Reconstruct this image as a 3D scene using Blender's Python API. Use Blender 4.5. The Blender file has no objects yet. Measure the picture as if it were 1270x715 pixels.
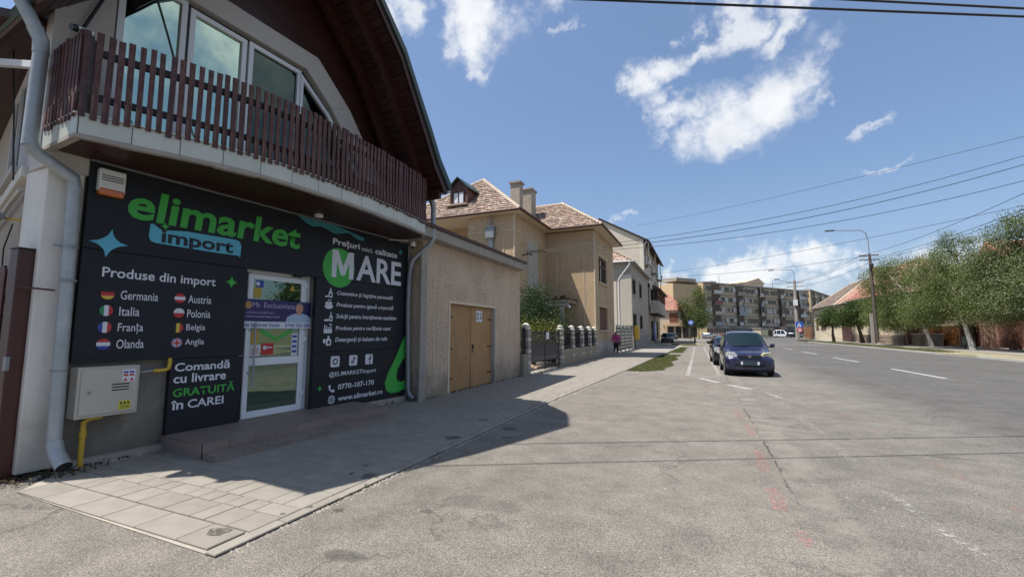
import bpy, bmesh, math, random
import numpy as np
from mathutils import Vector, Matrix, Euler
R = math.radians
random.seed(7)
rng = np.random.default_rng(7)
scene = bpy.context.scene
COL = scene.collection

# ------------------------------------------------------------------ camera
cam_d = bpy.data.cameras.new("camera"); cam = bpy.data.objects.new("camera", cam_d); COL.objects.link(cam)
cam_d.sensor_width = 36.0; cam_d.lens = 36.0 * 540 / 1270
cam_d.clip_start = 0.05; cam_d.clip_end = 5000
cam.location = (0, 0, 1.62); cam.rotation_euler = (R(90 + 5.7106), 0, R(23.2358))
scene.camera = cam

# ------------------------------------------------------------------ sun, sky, exposure
SUN_TRAVEL = Vector((0.37, 0.26, -1.0)).normalized()
SUN_EL = math.asin(-SUN_TRAVEL.z); SUN_AZ = math.atan2(-SUN_TRAVEL.x, -SUN_TRAVEL.y)
sd = bpy.data.lights.new("sun", 'SUN'); sd.energy = 4.9; sd.angle = R(0.55); sd.color = (1.0, 0.955, 0.89)
sun = bpy.data.objects.new("sun", sd); COL.objects.link(sun)
sun.rotation_euler = SUN_TRAVEL.to_track_quat('-Z', 'Y').to_euler(); sun.location = (-10, -8, 40)

scene.view_settings.view_transform = 'Standard'; scene.view_settings.look = 'None'
scene.view_settings.gamma = 1.0; scene.view_settings.exposure = 0.62
scene.cycles.max_bounces = 6; scene.cycles.transparent_max_bounces = 12

world = bpy.data.worlds.new("World"); scene.world = world; world.use_nodes = True
class NT:
    "small helper to write node graphs"
    def __init__(s, tree):
        s.t = tree; s.n = tree.nodes; s.l = tree.links
    def new(s, typ, ins=None, **kw):
        nd = s.n.new(typ)
        for k, v in kw.items(): setattr(nd, k, v)
        if ins:
            for k, v in ins.items():
                s.put(nd.inputs[k], v)
        return nd
    def put(s, sock, v):
        if isinstance(v, bpy.types.NodeSocket): s.l.new(v, sock)
        else: sock.default_value = v
    def m(s, op, a, b=0.0, c=0.0, clamp=False):
        nd = s.n.new('ShaderNodeMath'); nd.operation = op; nd.use_clamp = clamp
        s.put(nd.inputs[0], a); s.put(nd.inputs[1], b)
        if op in ('MULTIPLY_ADD', 'SMOOTH_MIN', 'SMOOTH_MAX'): s.put(nd.inputs[2], c)
        return nd.outputs[0]
    def ss(s, v, lo, hi, a=0.0, b=1.0):
        nd = s.n.new('ShaderNodeMapRange'); nd.interpolation_type = 'SMOOTHSTEP'
        s.put(nd.inputs[0], v); nd.inputs[1].default_value = lo; nd.inputs[2].default_value = hi
        nd.inputs[3].default_value = a; nd.inputs[4].default_value = b
        return nd.outputs[0]
    def mix(s, f, a, b, mode='MIX'):
        nd = s.n.new('ShaderNodeMix'); nd.data_type = 'RGBA'; nd.blend_type = mode
        s.put(nd.inputs[0], f); s.put(nd.inputs[6], a); s.put(nd.inputs[7], b)
        return nd.outputs[2]
    def noise(s, vec, scale, detail=4.0, rough=0.55, dist=0.0):
        nd = s.new('ShaderNodeTexNoise', {'Scale': scale, 'Detail': detail, 'Roughness': rough, 'Distortion': dist})
        if vec is not None: s.l.new(vec, nd.inputs['Vector'])
        return nd.outputs[0]
def c4(c): return (c[0], c[1], c[2], 1.0)

def build_world():
    t = NT(world.node_tree); t.n.clear()
    sky = t.new('ShaderNodeTexSky'); sky.sky_type = 'NISHITA'; sky.sun_disc = False
    sky.sun_elevation = SUN_EL; sky.sun_rotation = SUN_AZ; sky.altitude = 120
    sky.air_density = 1.15; sky.dust_density = 1.5; sky.ozone_density = 1.6
    gen = t.new('ShaderNodeTexCoord').outputs['Generated']
    sep = t.new('ShaderNodeSeparateXYZ', {0: gen})
    az = t.m('ARCTAN2', sep.outputs[0], sep.outputs[1])      # 0 along the street, to the right positive
    el = t.m('ARCSINE', sep.outputs[2])
    # ragged edges: shift the coordinates with noise
    nz = t.new('ShaderNodeTexNoise', {'Vector': gen, 'Scale': 7.0, 'Detail': 7.0, 'Roughness': 0.62})
    nc = t.new('ShaderNodeSeparateColor', {0: nz.outputs['Color']})
    az2 = t.m('ADD', az, t.m('MULTIPLY', t.m('SUBTRACT', nc.outputs[0], 0.5), 0.34))
    el2 = t.m('ADD', el, t.m('MULTIPLY', t.m('SUBTRACT', nc.outputs[1], 0.5), 0.22))
    fine = t.noise(gen, 15.0, 9.0, 0.66)
    dens = None
    for (a, e, ra, re, rot, st) in CLOUDS:
        dx = t.m('SUBTRACT', az2, R(a)); dy = t.m('SUBTRACT', el2, R(e))
        ca, sa = math.cos(R(rot)), math.sin(R(rot))
        u = t.m('ADD', t.m('MULTIPLY', dx, ca / R(ra)), t.m('MULTIPLY', dy, sa / R(ra)))
        v = t.m('ADD', t.m('MULTIPLY', dx, -sa / R(re)), t.m('MULTIPLY', dy, ca / R(re)))
        d2 = t.m('ADD', t.m('MULTIPLY', u, u), t.m('MULTIPLY', v, v))
        g = t.m('MULTIPLY', t.m('EXPONENT', t.m('MULTIPLY', d2, -0.9)), st)
        dens = g if dens is None else t.m('MAXIMUM', dens, g)
    dd = t.m('ADD', dens, t.m('MULTIPLY', t.m('SUBTRACT', fine, 0.5), 1.1))
    dd = t.m('MULTIPLY', t.ss(dens, 0.05, 0.3), dd)
    mask = t.ss(dd, 0.24, 1.20)
    # thin milky veil low over the horizon
    shade = t.ss(t.noise(gen, 6.0, 5.0, 0.6), 0.35, 0.7)
    thick = t.ss(dd, 0.75, 1.25)
    ccol = t.mix(t.m('MULTIPLY', thick, shade), c4((8.2, 8.3, 8.4)), c4((6.0, 6.3, 6.8)))
    skyc = t.mix(1.0, sky.outputs[0], c4(SKY_TINT), 'MULTIPLY')
    skyc = t.mix(0.22, skyc, c4((3.1, 4.3, 6.3)))
    low = t.ss(el, R(20), R(-1))
    skyc = t.mix(t.m('MULTIPLY', low, 0.45), skyc, c4((3.3, 4.3, 5.9)))
    col = t.mix(t.m('MULTIPLY', mask, 0.93), skyc, ccol)
    bg = t.new('ShaderNodeBackground', {'Color': col, 'Strength': 0.080})
    out = t.new('ShaderNodeOutputWorld'); t.l.new(bg.outputs[0], out.inputs[0])
SKY_TINT = (0.92, 1.02, 1.18)
# azimuth from the street axis (deg, right +), elevation, half sizes, tilt, strength
CLOUDS = [
 # in view
 (6.6, 24.8, 6.4, 4.0, 25, 1.2), (11.0, 26.6, 3.6, 2.2, 25, .9), (13.6, 24.6, 1.8, .9, 30, .62), (5.6, 21.8, 2.0, 1.6, 0, .9), (-.8, 25.6, 4.6, 1.7, 10, .92), (-6.4, 29.4, 3.2, 2.8, 35, 1.15), (-2.2, 30.6, 4.4, 1.9, 10, 1.0), (-4.0, 27.2, 3.2, 1.5, 15, .85),
 (4.6, 33.8, 3.2, 2.8, 40, 1.1), (8.8, 32.0, 4.0, 1.7, 25, 1.0), (1.4, 31.4, 3.2, 1.3, 35, .85), (11.6, 34.0, 4.2, 1.9, 10, .95), (-.2, 34.9, 1.0, 1.8, 0, .6),
 (-27.2, 36.9, 5.8, 4.2, -20, 1.2), (-31.5, 35.8, 3.2, 2.8, 0, 1.0), (-27.4, 32.6, 2.0, 1.8, 0, .85), (-39.3, 37.6, 2.6, 3.6, 0, .95), (-16.3, 35.6, 2.3, .9, 30, .72), (-17, 39.2, 5.0, 1.4, 0, .8),
 (15.7, 20.9, 2.4, .8, 30, .72), (18.9, 15.6, 2.8, .5, 5, .6), (-8.9, 14.3, 1.5, .6, 0, .66),
 (4.4, 7.2, 4.4, 2.1, 0, 1.35), (10.6, 7.3, 3.6, 1.8, 0, 1.3), (15.4, 6.2, 2.0, 1.2, 0, .9), (-3.2, 6.8, 1.6, 1.3, 0, .9), (8, 4.6, 16.0, 1.2, 0, .82), (22, 5.4, 6.0, 3.2, 0, 1.0),
 # rest of the sky likewise, plus a big cloud added for window reflections
 (62, 12, 9, 3, 0, 1.0), (56, 44, 24, 15, 0, 2.2), (98, 10, 11, 3, 0, 1.0), (110, 38, 9, 5, 10, 1.05), (128, 18, 8, 3, 0, 1.0),
 (150, 42, 10, 5, -20, 1.0), (165, 12, 12, 3, 0, 1.0), (-160, 26, 9, 4, 0, 1.0), (-130, 45, 8, 4, 15, .95), (-120, 12, 10, 3, 0, 1.0), (-85, 22, 9, 4, 0, 1.0), (-70, 50, 8, 4, 0, .9), (88, 60, 14, 7, 0, 1.0)]
build_world()

# ------------------------------------------------------------------ materials
MATS = {}
def base_mat(name):
    m = bpy.data.materials.new(name); m.use_nodes = True
    t = NT(m.node_tree); t.n.clear()
    out = t.new('ShaderNodeOutputMaterial'); p = t.new('ShaderNodeBsdfPrincipled')
    t.l.new(p.outputs[0], out.inputs[0]); MATS[name] = m
    return m, t, p, out
def obj_rand(t): return t.new('ShaderNodeObjectInfo').outputs['Random']
def rough_mat(name, col, rough=0.85, var=0.18, scale=2.0, fine=60.0, fvar=0.12, bump=0.25, bscale=90.0, streak=0.0, rnd=0.0, spec=0.3, stain=None, metallic=0.0, bdist=0.01, base=0.0):
    "a weathered matt surface: large patches, fine grain, optional vertical rain streaks, and one tone per object"
    m, t, p, out = base_mat(name)
    tc = t.new('ShaderNodeTexCoord').outputs['Object']
    big = t.noise(tc, scale, 5.0, 0.6); fin = t.noise(tc, fine, 3.0, 0.6)
    v = t.m('ADD', t.m('MULTIPLY', t.m('SUBTRACT', big, 0.5), var * 2.6), t.m('MULTIPLY', t.m('SUBTRACT', fin, 0.5), fvar * 2.6))
    if streak:
        mp = t.new('ShaderNodeMapping', {'Vector': tc}); mp.inputs['Scale'].default_value = (7.0, 7.0, 0.5)
        st = t.noise(mp.outputs[0], 1.2, 4.0, 0.6)
        v = t.m('ADD', v, t.m('MULTIPLY', t.m('SUBTRACT', st, 0.5), streak * 2.6))
    if rnd: v = t.m('ADD', v, t.m('MULTIPLY', t.m('SUBTRACT', obj_rand(t), 0.5), rnd * 2))
    val = t.m('ADD', 1.0, v)
    hs = t.new('ShaderNodeHueSaturation', {'Color': c4(col), 'Value': val})
    c = hs.outputs[0]
    if stain:
        sm = t.ss(t.noise(tc, stain[1], 6.0, 0.65), stain[2], stain[2] + 0.14)
        c = t.mix(t.m('MULTIPLY', sm, stain[3]), c, c4(stain[0]))
    if base:      # splash dirt and damp low on walls, plus fine cracks
        zz = t.new('ShaderNodeSeparateXYZ', {0: tc}).outputs[2]
        lowd = t.ss(t.m('ADD', zz, t.m('MULTIPLY', t.m('SUBTRACT', t.noise(tc, 2.3, 6.0, .7), .5), 1.6)), .95, .1)
        c = t.mix(t.m('MULTIPLY', lowd, base), c, c4((.12, .105, .085)))
        vo = t.new('ShaderNodeTexVoronoi', {'Scale': .55}); vo.feature = 'DISTANCE_TO_EDGE'
        nn = t.new('ShaderNodeTexNoise', {'Vector': tc, 'Scale': 1.6, 'Detail': 6.0, 'Roughness': .75}); av = t.new('ShaderNodeVectorMath', {0: tc, 1: nn.outputs['Color']}); av.operation = 'ADD'; t.l.new(av.outputs[0], vo.inputs['Vector'])
        c = t.mix(t.m('MULTIPLY', t.ss(vo.outputs['Distance'], .010, .002), t.m('MULTIPLY', t.ss(t.noise(tc, .5, 3.0), .48, .6), .5)), c, c4((.07, .06, .05)))
    t.put(p.inputs['Base Color'], c); p.inputs['Roughness'].default_value = rough
    p.inputs['Specular IOR Level'].default_value = spec; p.inputs['Metallic'].default_value = metallic
    if bump:
        bn = t.noise(tc, bscale, 4.0, 0.7)
        b = t.new('ShaderNodeBump', {'Height': bn, 'Strength': bump, 'Distance': bdist}); t.l.new(b.outputs[0], p.inputs['Normal'])
    return m
def wood_mat(name, col, col2, rough=0.6, scale=1.0, axis=2, rnd=0.2, amount=0.5):
    m, t, p, out = base_mat(name)
    tc = t.new('ShaderNodeTexCoord').outputs['Object']
    s = [22.0, 22.0, 22.0]; s[axis] = 1.6
    mp = t.new('ShaderNodeMapping', {'Vector': tc}); mp.inputs['Scale'].default_value = [k * scale for k in s]
    g = t.noise(mp.outputs[0], 1.5, 6.0, 0.65, 0.4); w = t.noise(tc, 3.0 * scale, 5.0, 0.65)
    c = t.mix(t.m('MULTIPLY', t.ss(t.m('ADD', g, t.m('MULTIPLY', w, 0.6)), 0.72, 0.98), amount), c4(col), c4(col2))
    val = t.m('ADD', 1.0, t.m('ADD', t.m('MULTIPLY', t.m('SUBTRACT', obj_rand(t), 0.5), rnd * 2), t.m('MULTIPLY', t.m('SUBTRACT', g, 0.5), 0.5)))
    t.put(p.inputs['Base Color'], t.new('ShaderNodeHueSaturation', {'Color': c, 'Value': val}).outputs[0])
    p.inputs['Roughness'].default_value = rough
    b = t.new('ShaderNodeBump', {'Height': g, 'Strength': 0.4, 'Distance': 0.004}); t.l.new(b.outputs[0], p.inputs['Normal'])
    return m
def gloss_mat(name, col, rough=0.3, metallic=0.0, spec=0.5, coat=0.0, var=0.06, scale=4.0, bump=0.0):
    m, t, p, out = base_mat(name)
    tc = t.new('ShaderNodeTexCoord').outputs['Object']
    n = t.noise(tc, scale, 5.0, 0.6)
    t.put(p.inputs['Base Color'], t.new('ShaderNodeHueSaturation', {'Color': c4(col), 'Value': t.m('ADD', 1.0, t.m('MULTIPLY', t.m('SUBTRACT', n, 0.5), var * 2.6))}).outputs[0])
    t.put(p.inputs['Roughness'], t.m('ADD', rough, t.m('MULTIPLY', t.m('SUBTRACT', t.noise(tc, scale * 3, 4.0), 0.5), rough * 0.6)))
    p.inputs['Metallic'].default_value = metallic; p.inputs['Specular IOR Level'].default_value = spec; p.inputs['Coat Weight'].default_value = coat
    if bump:
        b = t.new('ShaderNodeBump', {'Height': n, 'Strength': bump, 'Distance': 0.01}); t.l.new(b.outputs[0], p.inputs['Normal'])
    return m
def glass_mat(name, tint, mirror=0.5, rough=0.02, body=(0.02, 0.025, 0.03), wave=0.02):
    "window glass seen from outside: dark room behind, reflection on top"
    m, t, p, out = base_mat(name)
    tc = t.new('ShaderNodeTexCoord').outputs['Object']
    b = t.new('ShaderNodeBump', {'Height': t.noise(tc, 0.9, 2.0, 0.4), 'Strength': 0.12, 'Distance': wave})
    gl = t.new('ShaderNodeBsdfGlossy', {'Color': c4(tint), 'Roughness': rough}); t.l.new(b.outputs[0], gl.inputs['Normal'])
    df = t.new('ShaderNodeBsdfDiffuse', {'Color': c4(body)})
    fr = t.new('ShaderNodeFresnel', {'IOR': 1.5})
    f = t.m('ADD', mirror, t.m('MULTIPLY', fr.outputs[0], 1.0 - mirror), clamp=True)
    mx = t.new('ShaderNodeMixShader', {0: f, 1: df.outputs[0], 2: gl.outputs[0]}); t.l.new(mx.outputs[0], out.inputs[0])
    return m
def leaf_mat(name, a, b, c=None):
    m, t, p, out = base_mat(name)
    tc = t.new('ShaderNodeTexCoord').outputs['Object']
    n = t.noise(tc, 1.3, 4.0, 0.7); n2 = t.new('ShaderNodeTexWhiteNoise'); 
    vor = t.new('ShaderNodeTexVoronoi', {'Vector': tc, 'Scale': 9.0}); sc = t.new('ShaderNodeSeparateColor', {0: vor.outputs['Color']})
    f = t.m('ADD', t.m('MULTIPLY', n, 0.6), t.m('MULTIPLY', sc.outputs[0], 0.5))
    col = t.mix(t.ss(f, 0.35, 0.8), c4(a), c4(b))
    if c: col = t.mix(t.ss(sc.outputs[1], 0.88, 0.93), col, c4(c))
    t.put(p.inputs['Base Color'], col); p.inputs['Roughness'].default_value = 0.5; p.inputs['Specular IOR Level'].default_value = 0.35
    tr = t.new('ShaderNodeBsdfTranslucent', {'Color': t.mix(1.0, col, c4((1.3, 1.5, .6)), 'MULTIPLY')})
    mx = t.new('ShaderNodeMixShader', {0: 0.22, 1: p.outputs[0], 2: tr.outputs[0]}); t.l.new(mx.outputs[0], out.inputs[0])
    return m
def flat_mat(name, col, rough=0.45, spec=0.4): return gloss_mat(name, col, rough, 0, spec, 0, 0.03, 6.0)
def paint_mark_mat(name, col, keep=0.5, under=(0.2, 0.19, 0.18), scale=14.0):
    "road paint worn through in specks"
    m, t, p, out = base_mat(name)
    tc = t.new('ShaderNodeTexCoord').outputs['Object']
    n = t.m('ADD', t.m('MULTIPLY', t.noise(tc, scale, 6.0, 0.75), 0.55), t.m('MULTIPLY', t.noise(tc, scale * 6, 3.0, 0.7), 0.45))
    worn = t.ss(n, keep - 0.06, keep + 0.05)
    t.put(p.inputs['Base Color'], c4(col)); p.inputs['Roughness'].default_value = 0.8
    tr = t.new('ShaderNodeBsdfTransparent')
    mx = t.new('ShaderNodeMixShader', {0: worn, 1: p.outputs[0], 2: tr.outputs[0]}); t.l.new(mx.outputs[0], out.inputs[0])
    return m

def asphalt_mat():
    m, t, p, out = base_mat('asphalt')
    tc = t.new('ShaderNodeTexCoord').outputs['Object']; sep = t.new('ShaderNodeSeparateXYZ', {0: tc})
    X, Y = sep.outputs[0], sep.outputs[1]
    v1 = t.new('ShaderNodeTexVoronoi', {'Vector': tc, 'Scale': 140.0}); s1 = t.new('ShaderNodeSeparateColor', {0: v1.outputs['Color']})
    v2 = t.new('ShaderNodeTexVoronoi', {'Vector': tc, 'Scale': 290.0}); s2 = t.new('ShaderNodeSeparateColor', {0: v2.outputs['Color']})
    g = t.m('ADD', t.m('MULTIPLY', s1.outputs[0], 0.6), t.m('MULTIPLY', s2.outputs[0], 0.4))
    grain = t.ss(g, 0.12, 0.92, 0.50, 1.55)
    big = t.noise(tc, 0.35, 6.0, 0.6); mid = t.noise(tc, 2.2, 6.0, 0.65)
    # old pale forecourt to the left of the seam, carriageway to the right
    wig = t.m('MULTIPLY', t.m('SUBTRACT', t.noise(tc, 1.6, 4.0, 0.6), 0.5), 0.16)
    xs = t.m('ADD', X, wig)
    side = t.ss(xs, 0.78, 0.84)
    lane = t.ss(X, 2.6, 5.5)
    c = t.mix(side, c4((0.222, 0.202, 0.174)), c4((0.203, 0.186, 0.162)))
    c = t.mix(lane, c, c4((0.125, 0.120, 0.111)))
    c = t.mix(t.ss(t.m('SUBTRACT', 7.8, X), 7.95, 9.9, 0, .5), c, c4((0.215, 0.192, 0.164)))
    # tyre paths: slightly darker bands along the carriageway
    for xc in (4.6, 6.4, 9.3, 11.2):
        d = t.m('ABSOLUTE', t.m('SUBTRACT', t.m('ADD', X, t.m('MULTIPLY', t.m('SUBTRACT', t.noise(tc, .12, 2.0), .5), 1.2)), xc))
        c = t.mix(t.m('MULTIPLY', t.ss(d, 0.55, 0.1), 0.22), c, c4((0.10, 0.096, 0.092)))
    val = t.m('ADD', t.m('ADD', 0.5, t.m('MULTIPLY', big, 0.55)), t.m('MULTIPLY', t.m('SUBTRACT', mid, 0.5), 0.8))
    c = t.new('ShaderNodeHueSaturation', {'Color': c, 'Value': t.m('MULTIPLY', val, grain)}).outputs[0]
    # paler strip of poured tar and grit just right of the seam
    d2 = t.m('ABSOLUTE', t.m('SUBTRACT', xs, 1.0))
    c = t.mix(t.m('MULTIPLY', t.ss(d2, 0.26, 0.10), t.m('MULTIPLY', t.ss(mid, 0.35, 0.6), 0.28)), c, c4((0.27, 0.245, 0.205)))
    # the crack itself
    d = t.m('ABSOLUTE', t.m('SUBTRACT', t.m('ADD', X, t.m('MULTIPLY', t.m('SUBTRACT', t.noise(tc, 2.2, 6.0, 0.75), 0.5), 0.17)), 0.80))
    gate = t.m('MULTIPLY', t.ss(t.noise(tc, 0.8, 4.0, 0.7), 0.43, 0.56), t.ss(Y, 4.3, 5.0))
    gate = t.m('MULTIPLY', gate, t.ss(Y, 21.0, 15.0))
    c = t.mix(t.m('MULTIPLY', t.ss(d, 0.020, 0.005), t.m('MULTIPLY', gate, 0.85)), c, c4((0.035, 0.033, 0.03)))
    # fine wandering hair cracks
    vc = t.new('ShaderNodeTexVoronoi', {'Scale': 0.42}); vc.feature = 'DISTANCE_TO_EDGE'
    nv = t.new('ShaderNodeTexNoise', {'Vector': tc, 'Scale': 1.2, 'Detail': 5.0, 'Roughness': 0.7})
    mv = t.new('ShaderNodeVectorMath', {0: tc, 1: nv.outputs['Color']}); mv.operation = 'ADD'; t.l.new(mv.outputs[0], vc.inputs['Vector'])
    c = t.mix(t.m('MULTIPLY', t.ss(vc.outputs['Distance'], 0.012, 0.002), t.m('MULTIPLY', t.ss(t.noise(tc, 0.3, 3.0), 0.46, 0.56), 0.6)), c, c4((0.07, 0.066, 0.06)))
    # oil drips and dark spots
    st = t.ss(t.noise(tc, 4.2, 5.0, 0.6), 0.70, 0.76)
    c = t.mix(t.m('MULTIPLY', st, 0.5), c, c4((0.06, 0.055, 0.05)))
    for (sx, sy, ra, rb, am) in ((-2.44, 2.6, .20, .10, .6), (-1.95, 3.86, .42, .2, .38), (-2.35, 3.5, .07, .05, .6), (-2.9, 3.1, .5, .3, .16), (2.9, 7.6, .35, .08, .4), (5.6, 13.5, .4, .12, .5)):
        q = t.m('ADD', t.m('POWER', t.m('DIVIDE', t.m('SUBTRACT', X, sx), ra), 2.0), t.m('POWER', t.m('DIVIDE', t.m('SUBTRACT', Y, sy), rb), 2.0))
        q = t.m('ADD', q, t.m('MULTIPLY', t.m('SUBTRACT', mid, 0.5), 1.8))
        c = t.mix(t.m('MULTIPLY', t.ss(q, 1.1, 0.4), am), c, c4((0.06, 0.056, 0.05)))
    t.put(p.inputs['Base Color'], c); p.inputs['Roughness'].default_value = 0.88; p.inputs['Specular IOR Level'].default_value = 0.3
    h = t.m('ADD', t.m('MULTIPLY', v1.outputs['Distance'], 1.0), t.m('MULTIPLY', v2.outputs['Distance'], 0.5))
    b = t.new('ShaderNodeBump', {'Height': h, 'Strength': 0.55, 'Distance': 0.008}); b.invert = True; t.l.new(b.outputs[0], p.inputs['Normal'])
    return m

M_asphalt = asphalt_mat()
M_ground = rough_mat('ground_soil', (0.16, 0.15, 0.09), var=0.3, scale=0.2, fine=6, fvar=.2)
M_paver = rough_mat('paver', (0.235, 0.212, 0.18), var=0.22, scale=3.5, fine=130, fvar=0.16, bump=0.35, bscale=160, rnd=0.07, stain=((0.16, 0.145, 0.12), 3.0, 0.60, 0.4), bdist=.004)
M_paver2 = rough_mat('paver_band', (0.255, 0.235, 0.205), var=0.16, scale=1.0, fine=100, fvar=0.14, bump=0.3, bscale=120, stain=((0.2, 0.19, 0.17), 1.5, 0.62, 0.4), bdist=.004)
M_joint = rough_mat('joint_sand', (0.33, 0.30, 0.25), var=0.3, scale=3, fine=90, fvar=.2)
M_kerb = rough_mat('kerb_concrete', (0.42, 0.40, 0.355), var=0.14, scale=2, fine=80, fvar=.14, rnd=.08)
M_plaster_grey = rough_mat('grey_render', (0.185, 0.168, 0.142), base=.6, var=0.24, scale=2.2, fine=40, fvar=.14, bump=.6, bscale=35, streak=.12, stain=((0.32, 0.29, 0.25), 2.6, 0.60, .5))
M_white_wall = rough_mat('white_lime_wall', (0.66, 0.62, 0.56), base=.45, var=0.12, scale=1.6, fine=30, fvar=.06, bump=.4, bscale=14, streak=.14, stain=((0.42, 0.38, 0.33), 3.2, 0.64, .35))
M_pebble = rough_mat('pebble_dash', (0.47, 0.40, 0.33), var=0.10, scale=1, fine=70, fvar=.3, bump=1.0, bscale=60, streak=.08, bdist=.02)
M_cream = rough_mat('upper_plaster', (0.50, 0.47, 0.44), var=0.06, scale=1, fine=40, fvar=.05, bump=.2)
M_garage_wall = rough_mat('garage_render', (0.54, 0.42, 0.31), var=0.26, scale=0.9, fine=17, fvar=.42, bump=1.0, bscale=17, streak=.14, stain=((0.44, 0.27, 0.21), 0.8, 0.60, .5), bdist=.05, base=.55)
M_beige = rough_mat('beige_render', (0.45, 0.325, 0.20), var=0.22, scale=.7, fine=9, fvar=.22, bump=.8, bscale=9, streak=.14, base=.5)
M_beige_trim = rough_mat('beige_trim', (0.60, 0.50, 0.37), var=0.1, scale=2, fine=30, fvar=.05)
M_plinth = rough_mat('pale_plinth', (0.40, 0.37, 0.32), base=.5, var=0.16, scale=1.2, fine=40, fvar=.1, streak=.15)
M_conc = rough_mat('old_concrete', (0.30, 0.27, 0.235), var=0.22, scale=2.5, fine=50, fvar=.14, bump=.5, bscale=40, streak=.16)
M_conc_moss = rough_mat('mossy_concrete', (0.25, 0.22, 0.165), var=0.24, scale=3.5, fine=50, fvar=.14, bump=.5, streak=.1, stain=((0.13, 0.13, 0.07), 4.0, .55, .6))
M_conc_white = rough_mat('white_cast_stone', (0.50, 0.46, 0.39), var=0.14, scale=8, fine=50, fvar=.1, streak=.1)
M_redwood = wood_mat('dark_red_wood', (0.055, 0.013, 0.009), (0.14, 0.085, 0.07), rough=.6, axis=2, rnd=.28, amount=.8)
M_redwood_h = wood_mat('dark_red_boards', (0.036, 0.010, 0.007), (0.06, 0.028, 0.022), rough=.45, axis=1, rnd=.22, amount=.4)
M_rail = wood_mat('rail_wood', (0.020, 0.010, 0.009), (0.05, 0.04, 0.035), rough=.6, axis=1, rnd=.1)
M_tile = rough_mat('grey_wall_tile', (0.45, 0.46, 0.40), rough=.35, var=0.06, scale=3, fine=20, fvar=.03, bump=.05, rnd=.05, streak=.08, spec=.5)
M_sign = gloss_mat('charcoal_panel', (0.0125, 0.014, 0.019), rough=.5, spec=.28, var=.12, scale=1.0)
M_sgreen = flat_mat('sign_green', (0.05, 0.38, 0.055)); M_swhite = flat_mat('sign_white', (0.62, 0.62, 0.67))
M_sblue = flat_mat('sign_blue', (0.10, 0.42, 0.56)); M_steal = flat_mat('sign_teal', (0.045, 0.22, 0.25)); M_sdark = flat_mat('sign_dark', (0.012, 0.016, 0.022))
M_fred = flat_mat('flag_red', (0.45, 0.03, 0.03)); M_fblue = flat_mat('flag_blue', (0.03, 0.06, 0.32)); M_fyel = flat_mat('flag_yellow', (0.62, 0.42, 0.06))
M_fblack = flat_mat('flag_black', (0.01, 0.01, 0.01)); M_fgreen = flat_mat('flag_green', (0.02, 0.22, 0.08))
M_pvc = gloss_mat('white_pvc', (0.70, 0.71, 0.74), rough=.35, var=.05, scale=3)
M_galv = gloss_mat('galvanised_zinc', (0.33, 0.35, 0.355), rough=.5, metallic=.35, var=.28, scale=5, bump=.15)
M_galv2 = gloss_mat('old_zinc', (0.24, 0.25, 0.26), rough=.5, metallic=.4, var=.3, scale=6, bump=.15)
M_brownsteel = rough_mat('brown_painted_steel', (0.055, 0.014, 0.009), rough=.42, var=.3, scale=3, fine=30, fvar=.1, bump=.1, stain=((0.16, 0.10, 0.08), 5.0, .68, .6), spec=.5)
M_box = gloss_mat('beige_steel_box', (0.42, 0.39, 0.335), rough=.45, var=.08, scale=4)
M_boxdark = flat_mat('dark_slot', (0.015, 0.015, 0.015))
M_yellow = gloss_mat('yellow_pipe_paint', (0.50, 0.33, 0.03), rough=.5, var=.25, scale=10, bump=.2)
M_steptile = rough_mat('brown_step_tile', (0.21, 0.165, 0.14), rough=.5, var=.12, scale=3, fine=60, fvar=.08, bump=.1, rnd=.1, spec=.5)
M_glass_teal = glass_mat('balcony_glass', (0.68, 0.86, 0.68), mirror=.72, body=(.01, .012, .012), wave=.05)
M_glass_door = glass_mat('door_glass', (0.55, 0.70, 0.58), mirror=.26, body=(.02, .03, .022), wave=.06)
M_glass_dark = glass_mat('dark_glass', (0.55, 0.53, 0.50), mirror=.03, body=(.03, .027, .024))
M_glass_car = glass_mat('car_glass', (0.6, 0.75, 0.8), mirror=.03, body=(.008, .016, .018))
M_black = rough_mat('black_rubber', (0.012, 0.012, 0.013), rough=.6, var=.1, bump=0)
M_cable = flat_mat('cable_black', (0.010, 0.010, 0.012), .5)
M_whiteplastic = gloss_mat('white_plastic', (0.66, 0.66, 0.64), rough=.35)
M_orange = gloss_mat('orange_lens', (0.55, 0.14, 0.02), rough=.2, coat=.4)
M_roofmetal = gloss_mat('dark_green_roof_metal', (0.030, 0.055, 0.050), rough=.4, metallic=.2, var=.15)
M_ply = wood_mat('ochre_plywood', (0.38, 0.215, 0.085), (0.22, 0.12, 0.045), rough=.6, axis=2, scale=.6, rnd=.05, amount=.6)
M_iron = rough_mat('dark_iron', (0.030, 0.028, 0.030), rough=.55, var=.2, scale=6, bump=.05, spec=.4)
M_irongrey = rough_mat('grey_gate_sheet', (0.09, 0.085, 0.085), rough=.6, var=.2, scale=2, bump=.05)
M_gutter = rough_mat('rust_brown_gutter', (0.085, 0.038, 0.026), rough=.5, var=.25, scale=5, bump=.1)
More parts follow.
